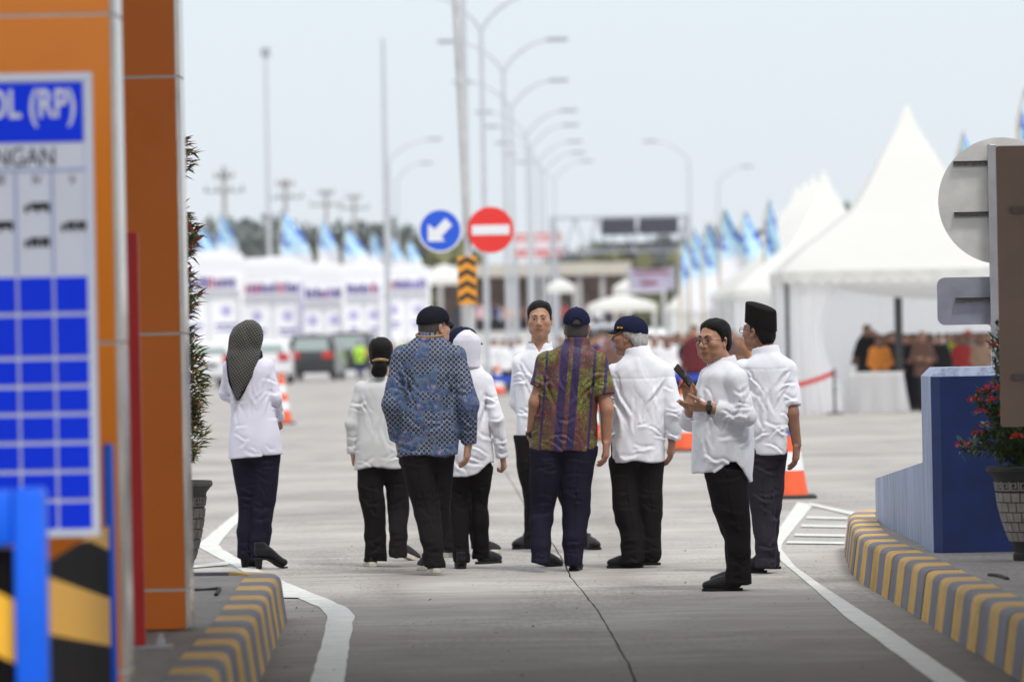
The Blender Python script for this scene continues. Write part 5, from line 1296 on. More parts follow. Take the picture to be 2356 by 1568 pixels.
# the phone in his raised hand
a_, b_ = I_I['g0'] + Vector(I_I['L'](1588, 882, -.055)), I_I['g0'] + Vector(I_I['L'](1553, 842, -.075))
dv = (b_ - a_); ln = dv.length; t_ = dv.normalized(); u_ = Vector((.42, .85, .3)); u_ = (u_ - t_ * u_.dot(t_)).normalized(); n_ = t_.cross(u_)
mb = MB(); mb.box((-.036, -.005, -.005), (.036, .005, ln), 0, .004)
phone = mb.build('phone', mat('phone_black', (.010, .010, .011), .25, var=0), None, smooth=True)
phone.matrix_world = Matrix(((u_.x, n_.x, t_.x, a_.x), (u_.y, n_.y, t_.y, a_.y), (u_.z, n_.z, t_.z, a_.z), (0, 0, 0, 1)))
tag(phone, 'black phone held up in the hand of the man in glasses', 'phone')
mb = MB(); mb.box((-.033, -.0062, .004), (.033, -.0050, ln - .004)); mb.build('screen', mat('phone_glass', (.02, .02, .024), .08, var=0), phone)

# man in the black cap of felt
P_J, I_J = person(dict(label='man in black felt hat and short sleeved white shirt behind the man with the phone', group=GRP, ref=(1765, 1318), skin=SK2, skinname='j', seed=10.9, fold=.0045,
    head=(1747, 764, 52, 2, 1.03), hdy=.02,
    torso=[(1045, 1729, 1809, .14), (990, 1722, 1813, .145), (930, 1716, 1819, .145), (870, 1710, 1824, .14), (846, 1706, 1828, .135), (832, 1712, 1824, .125), (820, 1728, 1810, .11), (810, 1740, 1790, .09), (802, 1748, 1776, .07)],
    arms=[arm((1712, 854), (1706, 945, .08), (1704, 1000, .18), sleeve=(.068, .062, .05), stop=.8, flare=.066),
          arm((1810, 856), (1822, 948, -.05), (1833, 1022, -.02), sleeve=(.070, .066, .05), stop=.86, flare=.066, br=(.048, .041, .030), hand=hand((-.08, .12, -1), (-1, .35, .05), 1, curl=.45, sz=1.05))],
    legs=[[(1045, 1752, 36, .0), (1114, 1748, 32, .0), (1199, 1758, 27, -.02), (1260, 1762, 25, -.04), (1304, 1759, 25, -.04)], [(1045, 1782, 30, .05), (1114, 1782, 23, .06), (1176, 1778, 22, .06), (1257, 1772, 17, .1), (1304, 1780, 15, .12)]],
    trousers=GREYT, shirt=WHITE, collarh=.05, yoke=846, shoes=[(1758, 1317, 'brown', 66, 0), (1788, 1308, 'brown', 30, 0)]))
hair_part(P_J, I_J, HAIRB, NAPE, .009); glasses(P_J, I_J, mat('black_frame', (.014, .013, .013), .3, var=0))
mb = MB(); T = I_J['HT']
prof = [(0, .168), (.8, .166), (.96, .160), (1.0, .148), (1.03, .05), (1.04, .038), (.98, .036)]
mb.lathe(prof, 40); rr = rotm(0, R(0), R(0))
mb.v = [tuple(T((v[0] * .083, -.012 + v[1] * .104, v[2] + .30 * v[1] * .104))) for v in mb.v]
mb.build('felt_hat', cloth_mat('black_felt', (.008, .006, .006), .8, .05), P_J, smooth=True)
# ------------------------------------------------------------------ tents
def cloth_tent(name, col, tr=.35):
    m = bpy.data.materials.new(name); m.use_nodes = True; q = NT(m); b = pbsdf(m); out = m.node_tree.nodes['Material Output']
    b.inputs['Base Color'].default_value = (*col, 1); b.inputs['Roughness'].default_value = .6
    t = q.new('ShaderNodeBsdfTranslucent'); t.inputs[0].default_value = (*col, 1); mx_ = q.new('ShaderNodeMixShader'); mx_.inputs[0].default_value = tr
    bp_ = q.new('ShaderNodeBump'); bp_.inputs['Strength'].default_value = .25; bp_.inputs['Distance'].default_value = .08
    q.lk(q.noise(q.coord((1, 1, .4)), 2.2, 4), bp_.inputs['Height']); q.lk(bp_.outputs[0], b.inputs['Normal'])
    q.lk(b.outputs[0], mx_.inputs[1]); q.lk(t.outputs[0], mx_.inputs[2]); q.lk(mx_.outputs[0], out.inputs[0]); return m
TENT = cloth_tent('tent_fabric', (.87, .865, .83), .5); DRAPE = cloth_tent('drape_fabric', (.94, .94, .95), .72); TPOLE = mat('tent_pole', (.045, .042, .045), .5, .3)
TPW = mat('tent_pole_white', (.6, .6, .6), .5)
PROF_T = [0, .06, .12, .22, .36, .52, .69, .86, 1]; PROF_H = [1, .915, .84, .66, .44, .31, .20, .08, .012]
def tent(loc, label, rz=0, half=2.5, eave=2.62, peak=5.70, drape=(), poles=True, dark=False):
    root = thing('tent', label, 'tent', loc, rz, 'white peaked tents along the right')
    H = peak - eave
    for s in range(4):
        c_, s_ = round(math.cos(s * PI / 2)), round(math.sin(s * PI / 2)); rot = lambda x, y, z: (c_ * x - s_ * y, s_ * x + c_ * y, z)
        mb = MB()
        def f(u, v):
            t = v; h = float(np.interp(t, PROF_T, PROF_H)) * half; x = (u - .5) * 2 * h
            sag = .05 * math.sin(PI * u) * (1 - t) * half * .3
            return rot(x, -h + sag * .6, eave + H * t - sag * .3)
        mb.grid(f, 8, 22); mb.build('roof_panel', TENT, root, smooth=True)
        mb = MB(); n = 18; v = []
        for i in range(n * 6 + 1):
            u = i / (n * 6); x = (u - .5) * 2 * half; sc_ = abs(math.sin(u * n * PI)) ** .7; w_ = .012 * math.sin(u * 60)
            v += [rot(x, -half - .004, eave + .005), rot(x, -half - .012 + w_, eave - .12), rot(x, -half - .012 + w_, eave - .16 - .085 * sc_)]
        mb.add(v, [(3 * i + j, 3 * i + 3 + j, 3 * i + 4 + j, 3 * i + 1 + j) for i in range(n * 6) for j in (0, 1)]); mb.build('valance', TENT, root, smooth=True)
    for x, y in ((-1, -1), (1, -1), (1, 1), (-1, 1)):
        mb = MB(); mb.box((x * (half - .08) - .035, y * (half - .08) - .035, 0), (x * (half - .08) + .035, y * (half - .08) + .035, eave)); mb.build('pole', TPOLE if dark else TPW, root)
    mb = MB()
    for y in (-1, 1): mb.box((-half + .1, y * (half - .06) - .025, eave - .10), (half - .1, y * (half - .06) + .025, eave - .04)); mb.box((y * (half - .06) - .025, -half + .1, eave - .099), (y * (half - .06) + .025, half - .1, eave - .041))
    mb.build('eave_beam', TPOLE if dark else TPW, root)
    for kind in drape:
        mb = MB()
        def fold(u, amp=.06, n=9): return amp * math.sin(u * n * 2 * PI) * (.6 + .4 * math.sin(u * 17))
        if kind == 'back': mb.grid(lambda u, v: ((u - .5) * 2 * half, half - .15 + fold(u, .03, 14), (eave - .05) * (1 - v)), 90, 2)
        elif kind == 'right': mb.grid(lambda u, v: (half - .15 + fold(u, .03, 14), (u - .5) * 2 * half, (eave - .05) * (1 - v)), 90, 2)
        elif kind == 'left': mb.grid(lambda u, v: (-half + .15 + fold(u, .03, 14), (u - .5) * 2 * half, (eave - .05) * (1 - v)), 90, 2)
        elif kind == 'front': mb.grid(lambda u, v: ((u - .5) * 2 * half, -half + .15 + fold(u, .03, 14), (eave - .05) * (1 - v)), 90, 2)
        elif kind == 'corner':          # gathered curtain by the near left corner, belling out at its foot
            mb.grid(lambda u, v: (-half + .12 + u * (1.05 - .45 * math.sin(PI * min(1, v * 1.1)) * u) + .02 * v, -half + .12 + fold(u, .075, 7) - .28 * math.sin(PI * u) * v ** 2, (eave - .04) * (1 - v)), 80, 14)
        elif kind == 'sidecorner': mb.grid(lambda u, v: (-half + .10 + fold(u, .05, 5), half - .1 - u * (1.4 - .8 * v), (eave - .04) * (1 - v)), 50, 8)
        elif kind == 'swag':
            mb.grid(lambda u, v: (-half + 1.0 + u * (2 * half - 1.1), -half + .3 + .12 * math.sin(v * PI), eave - .06 - v * (.30 + .22 * math.sin(PI * u)) - .02 * math.sin(v * 18)), 40, 12)
        mb.build('drape', DRAPE, root, smooth=True)
    return root
t1c = P3(2098, 900, 106.5)
T1 = tent((t1c.x, 106.5, 0), 'nearest and largest white peaked tent with scalloped valance and draped curtain', drape=('back', 'corner', 'sidecorner', 'swag'), dark=True)
row = [(1897, 150, 'white peaked tent next behind the nearest one'), (1873, 155.2, 'white tent with its tip just left of the second tent tip'), (1854, 160.4, 'white tent, third tip counting left from the second tent'), (1835, 165.6, 'white tent at the left end of the close cluster of tips')]
for px, y, lb in row:
    p = P3(px, 500, y); tent((p.x, y, 0), lb, drape=('front', 'left'))
for px, y, lb in ((1800, 198, 'small far white tent with a low tip left of the cluster'), (1776, 205, 'farthest white tent beside the blue banners'), (1722, 222, 'far white tent half hidden behind blue and white banners'), (1668, 240, 'far white tent at the left end of the right hand row')):
    p = P3(px, 500, y); tent((p.x, y, 0), lb, drape=('front', 'left'))
p_ = P3(2068, 800, 105.2); mb = MB(); mb.box((p_.x - t1c.x - .07, -1.4, 0), (p_.x - t1c.x + .07, -1.26, 2.6)); mb.build('pole', TPOLE, T1)
# stanchion with a red tape, cloth covered table
p = P3(1921, 950, 103.4); st = thing('stanchion', 'slim barrier pole with red tape in front of the white curtain', 'stanchion', (p.x, 103.4, 0))
mb = MB(); mb.lathe([(0, 0), (.17, 0), (.17, .02), (.03, .05), (.025, .05), (.025, .82), (0, .82)], 16); mb.build('pole', TPOLE, st, smooth=True)
mb = MB(); mb.grid(lambda u, v: (-.0 - u * 1.0, .01 * math.sin(u * 9), .80 - .45 * u - .09 * v + .2 * u * u), 10, 1); mb.build('tape', mat('tape_red', (.55, .02, .02), .5), st)
p = P3(2015, 900, 104.2); tb = thing('table', 'small table under a long white cloth inside the nearest tent', 'table', (p.x, 104.2, 0))
mb = MB(); mb.box((-.46, -.3, .70), (.46, .3, .735)); mb.build('tabletop', mat('table_wood', (.3, .22, .15), .6), tb)
for x in (-.4, .4):
    for y in (-.24, .24): mb = MB(); mb.box((x - .02, y - .02, 0), (x + .02, y + .02, .7)); mb.build('leg', TPOLE, tb)
cl = MB(); NN = 96
def edge(u, v):
    a = 2 * PI * u; ex = .49 + v * .10 * (1 + .5 * math.sin(a * 9)); ey = .33 + v * .08 * (1 + .5 * math.sin(a * 9 + 1))
    m_ = max(abs(math.cos(a)), abs(math.sin(a))); k = (1 - v * .5) / m_ + v * .5
    return (ex * math.cos(a) * k, ey * math.sin(a) * k, .742 - .735 * v)
cl.grid(edge, NN, 8); cl.add([edge(i / NN, 0) for i in range(NN)], [tuple(range(NN))]); o = cl.build('tablecloth', DRAPE, None, (p.x, 104.2, 0), smooth=True); tag(o, 'white cloth hanging in folds over the small tent table', 'tablecloth')

# ------------------------------------------------------------------ booths with posters along the left
BWH = cloth_tent('booth_cloth', (.90, .90, .93), .35); PUR = mat('print_purple', (.20, .17, .42), .6); PURD = mat('print_dark_purple', (.10, .07, .26), .6); BLP = mat('print_blue', (.08, .13, .62), .6); PRD = mat('print_red', (.4, .08, .16), .6); POST = mat('poster_white', (.88, .88, .92), .6); PLI = mat('print_lilac', (.46, .44, .68), .6)
booth_rows = [(400, 560, 224, 574, 648, 4.0), (556, 697, 227, 588, 660, 4.0), (694, 794, 232, 600, 672, 3.6), (790, 882, 240, 603, 662, 3.6), (878, 990, 250, 608, 652, 3.5)]
blab = ['white banner booth farthest left beside the rust column', 'white banner booth with dark fascia lettering behind the checked headscarf', 'white banner booth with an arched top behind the black car', 'white banner booth with pale purple prints, fourth in the row', 'white banner booth at the right end of the row by the blue arrow sign']
for (x0, x1, y, yt, yf, d_), lb in zip(booth_rows, blab):
    a, b = P3(x0, 700, y), P3(x1, 700, y); W = b.x - a.x; zt_ = P3((x0 + x1) / 2, yt, y).z; zf = P3((x0 + x1) / 2, yf, y).z
    root = thing('banner_booth', lb, 'booth', (a.x, y, 0), group='white banner booths along the left')
    mb = MB(); mb.box((0.02, .0, 0), (W - .02, .06, zf - .32)); mb.build('wall', BWH, root)
    mb = MB(); mb.grid(lambda u, v: (u * W, -.25 + 3.2 * v, zf + .35 + (zt_ - zf - .35) * (math.sin(PI * (.18 + .64 * u)) ** .5) * math.sin(PI * (.12 + .5 * v)) ** .6), 16, 8); mb.build('canopy', BWH, root, smooth=True)
    mb = MB(); mb.grid(lambda u, v: (u * W, -.26, zf + .34 + v * (zt_ - zf - .40 - (.10 if W < 1.7 else .05) * (2 * u - 1) ** 2 * 2 + .04 * math.sin(u * 11))), 16, 2); mb.build('gable', BWH, root, smooth=True)
    mb = MB(); mb.box((0, -.28, zf - .34), (W, -.24, zf + .33)); mb.build('fascia', POST, root)
    rs = random.Random(int(x0)); x = .15; mb = MB()
    while x < W - .25:                             # unreadable block lettering on the fascia
        w_ = rs.uniform(.10, .2); h_ = rs.uniform(.34, .46); mb.box((x, -.29, zf - .26), (x + w_, -.279, zf - .26 + h_), rs.choice((0, 0, 0, 1, 2))); x += w_ + rs.uniform(.02, .05)
    mb.build('fascia_print', [PURD, PUR, PRD], root)
    n = max(2, int(W / 1.15)); w_ = W / n
    for i in range(n):
        mb = MB(); mb.box((i * w_ + .1, -.03, .6), ((i + 1) * w_ - .1, -.002, zf - .5)); ps = mb.build('poster', POST, root)
        mb = MB(); cx, cz = (i + .5) * w_, zf - 1.15
        mb.prism([(cx + .22 * math.cos(t), cz + .22 * math.sin(t)) for t in np.linspace(0, 2 * PI, 15)[:-1]], 1, -.04, -.031, 0)
        mb.build('poster_logo', [PLI, PUR], ps); mb = MB()
        mb.box((i * w_ + .25, -.04, cz - .62), ((i + 1) * w_ - .25, -.031, cz - .5), 1); mb.build('poster_print', [PLI, PUR], ps); mb = MB()
        mb.box((i * w_ + .3, -.04, cz - .8), ((i + 1) * w_ - .3, -.031, cz - .72), 1); mb.build('poster_print', [PLI, PUR], ps)
    mb = MB(); mb.box((W - .10, -.34, .2), (W + .02, -.3, zf + .2)); mb.build('side_banner', PLI if x0 in (404, 556) else POST, root)
    for xx in (.04, W - .04): mb = MB(); mb.tube([(xx, -.2, 0), (xx, -.2, zf)], .03, 6); mb.build('pole', TPW, root)

# ------------------------------------------------------------------ tall sail flags
FB1, FB2, FB3, FWH = mat('flag_sky_blue', (.44, .69, .90), .7, var=.2, vscale=3), mat('flag_blue', (.05, .14, .55), .7, var=.2), mat('flag_pale', (.55, .74, .90), .7, var=.15), mat('flag_white', (.80, .80, .84), .7, var=.05)
BAM = mat('bamboo', (.52, .42, .26), .7, var=.2, vscale=8)
def flag(px, ytop, y, w, h, label, low=.5, mid=None, bend=.25, side=1):
    p = P3(px, ytop, y); root = thing('sail_flag', label, 'flag', (p.x, y, 0), group='blue and white sail flags')
    z = p.z; pts = [(0, 0, 0), (.02, 0, z * .6), (side * bend * .3, 0, z * .9), (side * bend * .9, 0, z)]
    mb = MB(); mb.tube(pts, [.05, .04, .03, .015], 6); mb.build('pole', BAM, root, smooth=True)
    z0 = max(.5, z - h * .62)
    def f(u, v):
        zz = z0 + (z - .05 - z0) * v; edge_ = w * 1.35 * (1 - .95 * v ** 2.6); px_ = side * bend * (max(0, (zz / z - .6) / .4)) ** 2 * .9
        return (px_ + side * u * edge_, .18 * math.sin(u * 3.5 + v * 5 + px) * u, zz - .28 * u * w * (1 - v))
    mb = MB(); nu, nv = 6, 24; mb.grid(f, nu, nv)
    for k in range(len(mb.m)):
        v = (k % nv) / nv; u = (k // nv) / nu; mb.m[k] = (1 if (u + v * 1.6) % .9 < .25 else 0) if v > low + .12 * u else (3 if v > low - .10 + .1 * u else 2)
        if mid and .2 < u < .55 and .12 < v < low - .1 and k % 3: mb.m[k] = 3
    mb.build('banner', [FB1, FB2, FWH, FB3], root, smooth=True); return root
for a in ((448, 515, 214, 1.0, 4.4, 'blue and white sail flag against the rust column edge'), (494, 490, 214, .85, 4.6, 'slim blue and white sail flag left of the woman in headscarf'),
          (640, 487, 205, 1.15, 5.4, 'largest blue and white sail flag on the left, over the booths', .5, 1), (728, 506, 216, .75, 4.2, 'sail flag with pale blue top beside the largest left flag'),
          (786, 524, 224, .95, 4.0, 'broad sky blue sail flag over the arched booth'), (846, 532, 232, .6, 3.6, 'narrow sail flag left of the tall mast'), (892, 545, 240, .6, 3.4, 'small sail flag just right of the tall mast'), (930, 552, 250, .65, 3.2, 'last small sail flag at the right end of the booths')): flag(a[0], a[1], a[2] + 45, a[3] * 1.05, a[4], *a[5:])
for a in ((1650, 478, 172, .75, 4.8, 'blue sail flag bending left, tallest before the tent cluster', .55), (1697, 484, 178, .75, 4.6, 'pale blue sail flag between the tall one and the tents', .5), (1752, 455, 150, .35, 3.6, 'slim blue flag on a pole by the far tents', .3),
          (1612, 510, 188, .7, 4.6, 'sky blue sail flag by the gantry leg', .45), (1582, 522, 200, .7, 4.6, 'outermost blue sail flag at the left of the right hand row', .45), (1560, 545, 214, .7, 4.4, 'pale sail flag nearest the gantry board', .4),
          (2192, 300, 118, .36, 2.6, 'slim blue flag showing over the round sign plate', .1), (2262, 318, 122, .3, 2.2, 'bamboo flag pole mostly behind the round sign plate', .1), (2332, 202, 112, .5, 3.0, 'tall bamboo pole with a blue flag at the right edge', .1)): flag(*a)

# ------------------------------------------------------------------ lamp posts, masts, utility poles
GALP = mat('lamp_steel', (.50, .52, .55), .5, .15, var=.06)
def lamp(x, y, h, label, arms=(-1, 1), lean=0.0, rad=.085, al=1.5):
    root = thing('street_lamp', label, 'street lamp', (x, y, 0), group='street lamps on the far carriageway')
    hs = h - 1.0; mb = MB(); mb.tube([(0, 0, 0), (lean * .5, 0, hs * .5), (lean, 0, hs)], [rad, rad * .8, rad * .6], 10); mb.build('pole', GALP, root, smooth=True)
    for s in arms:
        pts = [(lean + s * al * t, 0, hs + 1.0 * math.sin(t * PI / 2) ** .75) for t in np.linspace(0, 1, 9)]
        mb = MB(); mb.tube(pts, [rad * .55] * 5 + [rad * .45] * 4, 8); a = mb.build('arm', GALP, root, smooth=True)
        e = pts[-1]; mb = MB(); mb.box((e[0] - .08 if s > 0 else e[0] - .62, -.14, e[2] - .04), (e[0] + .62 if s > 0 else e[0] + .08, .14, e[2] + .08), 0, .03); mb.build('lamp_head', mat('lamp_grey', (.32, .34, .37), .5), a)
    return root
LAMPS = [(1107, 70, 160, 'second'), (1158, 165, 185, 'third'), (1176, 250, 210, 'fourth'), (1212, 312, 237, 'fifth'), (1222, 342, 251, 'sixth'), (1240, 375, 276, 'seventh'), (1252, 398, 291, 'eighth'), (1275, 415, 308, 'ninth')]
for px, py, y, lb in LAMPS:
    p = P3(px, py, y); lamp(p.x, y, p.z + 1.0, f'double armed street lamp, {lb} in the receding median row')
p = P3(1073, 400, 128); lamp(p.x, 128, 12.2, 'double armed street lamp just behind the road sign pole, its arms above view')
p = P3(895, 370, 280); lamp(p.x, 280, P3(895, 323, 280).z, 'single armed street lamp right of the tall mast', (1,), al=2.0)
p = P3(913, 420, 319); lamp(p.x, 319, P3(913, 377, 319).z, 'smaller single armed street lamp right of the tall mast', (1,), al=1.4)
p = P3(1585, 380, 290); lamp(p.x, 290, P3(1585, 324, 290).z, 'faint single armed street lamp over the gantry board', (-1,), al=1.7)
p = P3(1652, 430, 340); lamp(p.x, 340, P3(1652, 385, 340).z, 'faintest street lamp left of the tent cluster', (1,), al=1.5)
def mast(px, ytop, y, rad, label, head=False):
    p = P3(px, ytop, y); root = thing('mast', label, 'mast', (p.x, y, 0)); mb = MB(); mb.tube([(0, 0, 0), (0, 0, p.z * .55), (0, 0, p.z)], [rad, rad * .8, rad * .5], 10); mb.build('pole', GALP, root, smooth=True)
    if head: mb = MB(); mb.box((-.2, -.15, p.z - .05), (.2, .15, p.z + .35), 0, .04); mb.build('lamp_head', mat('lamp_grey', (.32, .34, .37), .5), root)
mast(881, 88, 190, .11, 'tall plain steel mast rising over the left booths'); mast(611, 128, 250, .12, 'pale slim mast with a small box on top at the left', True)
def utility(px, ytop, yarm, y, label):
    p = P3(px, ytop, y); za = P3(px, yarm, y).z; root = thing('utility_pole', label, 'utility pole', (p.x, y, 0), group='utility poles beyond the booths'); WD = mat('pole_concrete', (.34, .33, .32), .8)
    mb = MB(); mb.tube([(0, 0, 0), (0, 0, p.z)], [.19, .12], 10); mb.build('pole', WD, root, smooth=True)
    for z_, w_ in ((za, 1.15), (za + .8, .55)):
        mb = MB(); mb.box((-w_, -.2, z_ - .06), (w_, -.08, z_ + .06)); a = mb.build('crossarm', mat('crossarm_grey', (.26, .26, .27), .7), root)
        for x in (-w_ * .92, -w_ * .35, w_ * .35, w_ * .92):
            mb = MB(); mb.lathe([(0, 0), (.06, .0), (.09, .08), (.05, .14), (.08, .2), (0, .28)], 8, (x, -.14, z_ + .06)); mb.build('insulator', mat('insulator', (.2, .17, .17), .4), a)
for a in ((515, 382, 440, 330, 'nearest utility pole with crossarms, farthest left'), (656, 412, 455, 365, 'utility pole with crossarms above the largest left flag'), (750, 440, 472, 400, 'third utility pole, smaller, above the arched booth'), (814, 452, 480, 430, 'smallest utility pole left of the tall mast')): utility(*a)

# ------------------------------------------------------------------ road signs on their leaning pole
y = 82.0; pb = P3(1086, 1000, y); rs_ = thing('road_signs', 'blue arrow sign and red no entry sign with chevron board on one tall pole', 'sign', (pb.x, y, 0))
q0, q1 = P3(1083, 700, y), P3(1046, -30, y)
mb = MB(); mb.tube([(0, 0, 0), (q0.x - pb.x, 0, q0.z), (q1.x - pb.x, 0, q1.z)], [.065, .06, .05], 14); mb.build('pole', mat('bright_steel', (.58, .58, .57), .35, .6, var=.1), rs_, smooth=True)
def disc(px, py, d, parts):
    c = P3(px, py, y); root_c = Vector((c.x - pb.x, 0, c.z)); out = []
    for name, r0, m, th in parts:
        mb = MB(); mb.prism([(root_c.x + r0 * d / 2 * math.cos(a), root_c.z + r0 * d / 2 * math.sin(a)) for a in np.linspace(0, 2 * PI, 49)[:-1]], 1, -.10 - th, -.08); out.append(mb.build(name, m, rs_))
    return root_c
SRED = mat('sign_red', (.72, .025, .018), .45, var=.03); SW2 = mat('sign_white_sheet', (.72, .73, .76), .45, var=.03); SB2 = mat('sign_mid_blue', (.008, .085, .60), .45, var=.03)
c = disc(1013, 530, .64, [('rim', 1.0, SW2, .0), ('blue_disc', .91, SB2, .004)])
ar = [(-.17, -.15), (.06, -.15), (.015, -.085), (.165, .065), (.075, .165), (-.075, .015), (-.165, .09)]
mb = MB(); mb.prism([(c.x + a * 1.05, c.z + b * 1.05) for a, b in ar], 1, -.109, -.1045); mb.build('arrow', SW2, rs_)
c = disc(1129, 529, .665, [('rim', 1.0, SRED, .0), ('red_disc', .965, SRED, .004)])
mb = MB(); mb.box((c.x - .27, -.110, c.z - .07), (c.x + .27, -.1045, c.z + .07)); mb.build('bar', SW2, rs_)
c = P3(1075, 645, y); hw, hh = .135, .345; AMB = mat('chevron_amber', (.75, .30, .015), .5, var=.04)
mb = MB(); mb.box((c.x - pb.x - hw, -.10, c.z - hh), (c.x - pb.x + hw, -.085, c.z + hh), 0, .004); mb.build('chevron_board', AMB, rs_)
for i in range(4):
    z0 = c.z - hh + .03 + i * .17; x0 = c.x - pb.x; w_ = hw - .01; t = .075
    mb = MB(); mb.prism([(x0 - w_, z0 - .0), (x0, z0 + .075), (x0 + w_, z0), (x0 + w_, z0 + t), (x0, z0 + .075 + t), (x0 - w_, z0 + t)], 1, -.106, -.1005); mb.build('chevron', mat('chevron_black', (.012, .011, .012), .6), rs_)
mb = MB(); mb.box((P3(1013, 530, y).x - pb.x - .05, -.078, P3(1075, 530, y).z - .03), (P3(1129, 530, y).x - pb.x + .05, -.065, P3(1075, 530, y).z + .03)); mb.build('bracket', mat('bright_steel', (.58, .58, .57), .35, .6), rs_)

# ------------------------------------------------------------------ far gantry, billboard, long shelter, canopies
GD = mat('gantry_dark', (.035, .035, .055), .5); GS = mat('gantry_steel', (.42, .43, .47), .5, .3)
y = 255.0; a, b = P3(1272, 520, y), P3(1578, 520, y); W = b.x - a.x; zt_, zl = P3(1420, 500, y).z, P3(1420, 578, y).z
gt = thing('sign_gantry', 'steel truss gantry carrying dark message boards across the far road', 'gantry', (a.x, y, 0))
for x in (0, W): mb = MB(); mb.box((x - .14, -.14, 0), (x + .14, .14, zt_ + .1)); mb.build('leg', GS, gt)
mb = MB()
for z in (zt_, zl): mb.box((0, -.07, z - .06), (W, .07, z + .06))
n = 12
for i in range(n): mb.tube([(W * i / n, 0, zl if i % 2 else zt_), (W * (i + 1) / n, 0, zt_ if i % 2 else zl)], .045, 5)
mb.build('truss', GS, gt)
for x0, x1, y0, y1 in ((1384, 1462, 502, 541), (1470, 1560, 500, 539), (1384, 1560, 556, 568)):
    p, q = P3(x0, y1, y), P3(x1, y0, y); mb = MB(); mb.box((p.x - a.x, -.3, p.z), (q.x - a.x, -.1, q.z), 0, .02); mb.build('message_board', GD, gt)
y = 262.0; p, q = P3(1178, 592, y), P3(1292, 536, y); W = q.x - p.x; H = q.z - p.z
bl = thing('billboard', 'red billboard with a white middle band behind the no entry sign', 'billboard', (p.x, y, 0))
mb = MB(); mb.box((0, 0, p.z), (W, .12, q.z)); mb.build('panel', mat('billboard_red', (.62, .10, .09), .6, var=.1), bl)
mb = MB(); mb.box((.0, -.02, p.z + H * .36), (W, -.002, p.z + H * .62)); mb.build('white_band', SW2, bl)
mb = MB(); rr = random.Random(3)
for i in range(12): x = .08 + i * W / 12.5; mb.box((x, -.014, p.z + H * .70), (x + rr.uniform(.07, .13), -.003, p.z + H * .90)); mb.box((x, -.014, p.z + H * .10), (x + rr.uniform(.05, .13), -.003, p.z + H * .26))
mb.build('print', SW2, bl)
mb = MB()
for x in (.2, W - .2): mb.box((x - .06, .13, 0), (x + .06, .25, q.z - .1))
mb.build('posts', GS, bl)
y = 302.0; a, b = P3(1000, 640, y), P3(1452, 640, y); W = b.x - a.x; z1, z0 = P3(1250, 606, y).z, P3(1250, 634, y).z
sh = thing('shelter', 'long low building with a flat beige roof and dark brown open front far behind', 'building', (a.x, y, 0))
mb = MB(); mb.box((0, -.6, z0), (W, 7, z1)); mb.build('roof', mat('shelter_beige', (.50, .46, .39), .7), sh)
mb = MB(); mb.box((.2, 6, 0), (W - .2, 6.3, z0 - .01)); mb.build('back_wall', mat('shelter_brown', (.16, .10, .075), .8, var=.5, vscale=1.2), sh)
for i in range(9): x = .3 + (W - .6) * i / 8; mb = MB(); mb.box((x - .13, -.35, 0), (x + .13, -.1, z0 - .005)); mb.build('post', mat('shelter_post', (.42, .41, .40), .7), sh)
for i in range(6): x = .8 + (W - 3) * i / 5; mb = MB(); mb.box((x, 5.7, 1.2), (x + 1.0, 5.95, 3.0)); mb.build('window', mat('shelter_glass', (.05, .06, .08), .2), sh)
rmp = MB(); rmp.grid(lambda u, v: (-5 + 15 * u + 2.5 * v, 232 + 66 * v, .01 + 1.75 * (v * v * (3 - 2 * v))), 2, 16); tag(rmp.build('road_ramp', FARM, smooth=True), kind='structure')
def canopy(px, py, y, w, label, h=.9, name='canopy_tent'):
    p = P3(px, py, y); root = thing(name, label, 'canopy', (p.x, y, 0)); z = p.z
    mb = MB(); mb.grid(lambda u, v: ((u - .5) * 2 * w, (v - .5) * 2 * w, z - h + h * (1 - max(abs(u - .5), abs(v - .5)) * 2) ** .8), 12, 12); mb.build('roof', TENT, root, smooth=True)
    for x in (-1, 1):
        for yy in (-1, 1): mb = MB(); mb.tube([(x * w * .94, yy * w * .94, 0), (x * w * .94, yy * w * .94, z - h)], .05, 6); mb.build('pole', TPW, root)
    mb = MB(); mb.box((-w, -w - .01, z - h - .28), (w, -w, z - h)); mb.build('valance', TENT, root)
canopy(1430, 676, 238, 1.45, 'low white canopy over the far crowd right of the navy cap', .45); canopy(1022, 606, 285, 1.5, 'white canopy between the last booth and the chevron board', .8); canopy(1290, 640, 246, .62, 'small round topped white parasol by the lamp row', .35); canopy(1470, 612 + 18, 262, 1.2, 'white canopy behind the low one, left of the blue flags', .6)
p = P3(1500, 640, 256); bn = thing('hanging_banner', 'pale lilac banner with red print strung beside the far gantry leg', 'banner', (p.x, 256, 0))
mb = MB(); mb.grid(lambda u, v: (-1.0 + 2 * u, .04 * math.sin(u * 9), p.z - .5 + 1.0 * v - .1 * math.sin(PI * u)), 12, 4); mb.build('cloth', mat('banner_lilac', (.60, .55, .70), .7), bn)
mb = MB(); mb.box((-.8, -.09, p.z + .2), (.8, -.06, p.z + .32)); mb.box((-.5, -.09, p.z - .3), (.2, -.06, p.z - .12)); mb.build('print', mat('print_red', (.4, .08, .16), .6), bn)
for x in (-1.02, 1.02): mb = MB(); mb.tube([(x, 0, 0), (x, 0, p.z + .6)], .04, 6); mb.build('pole', TPW, bn)

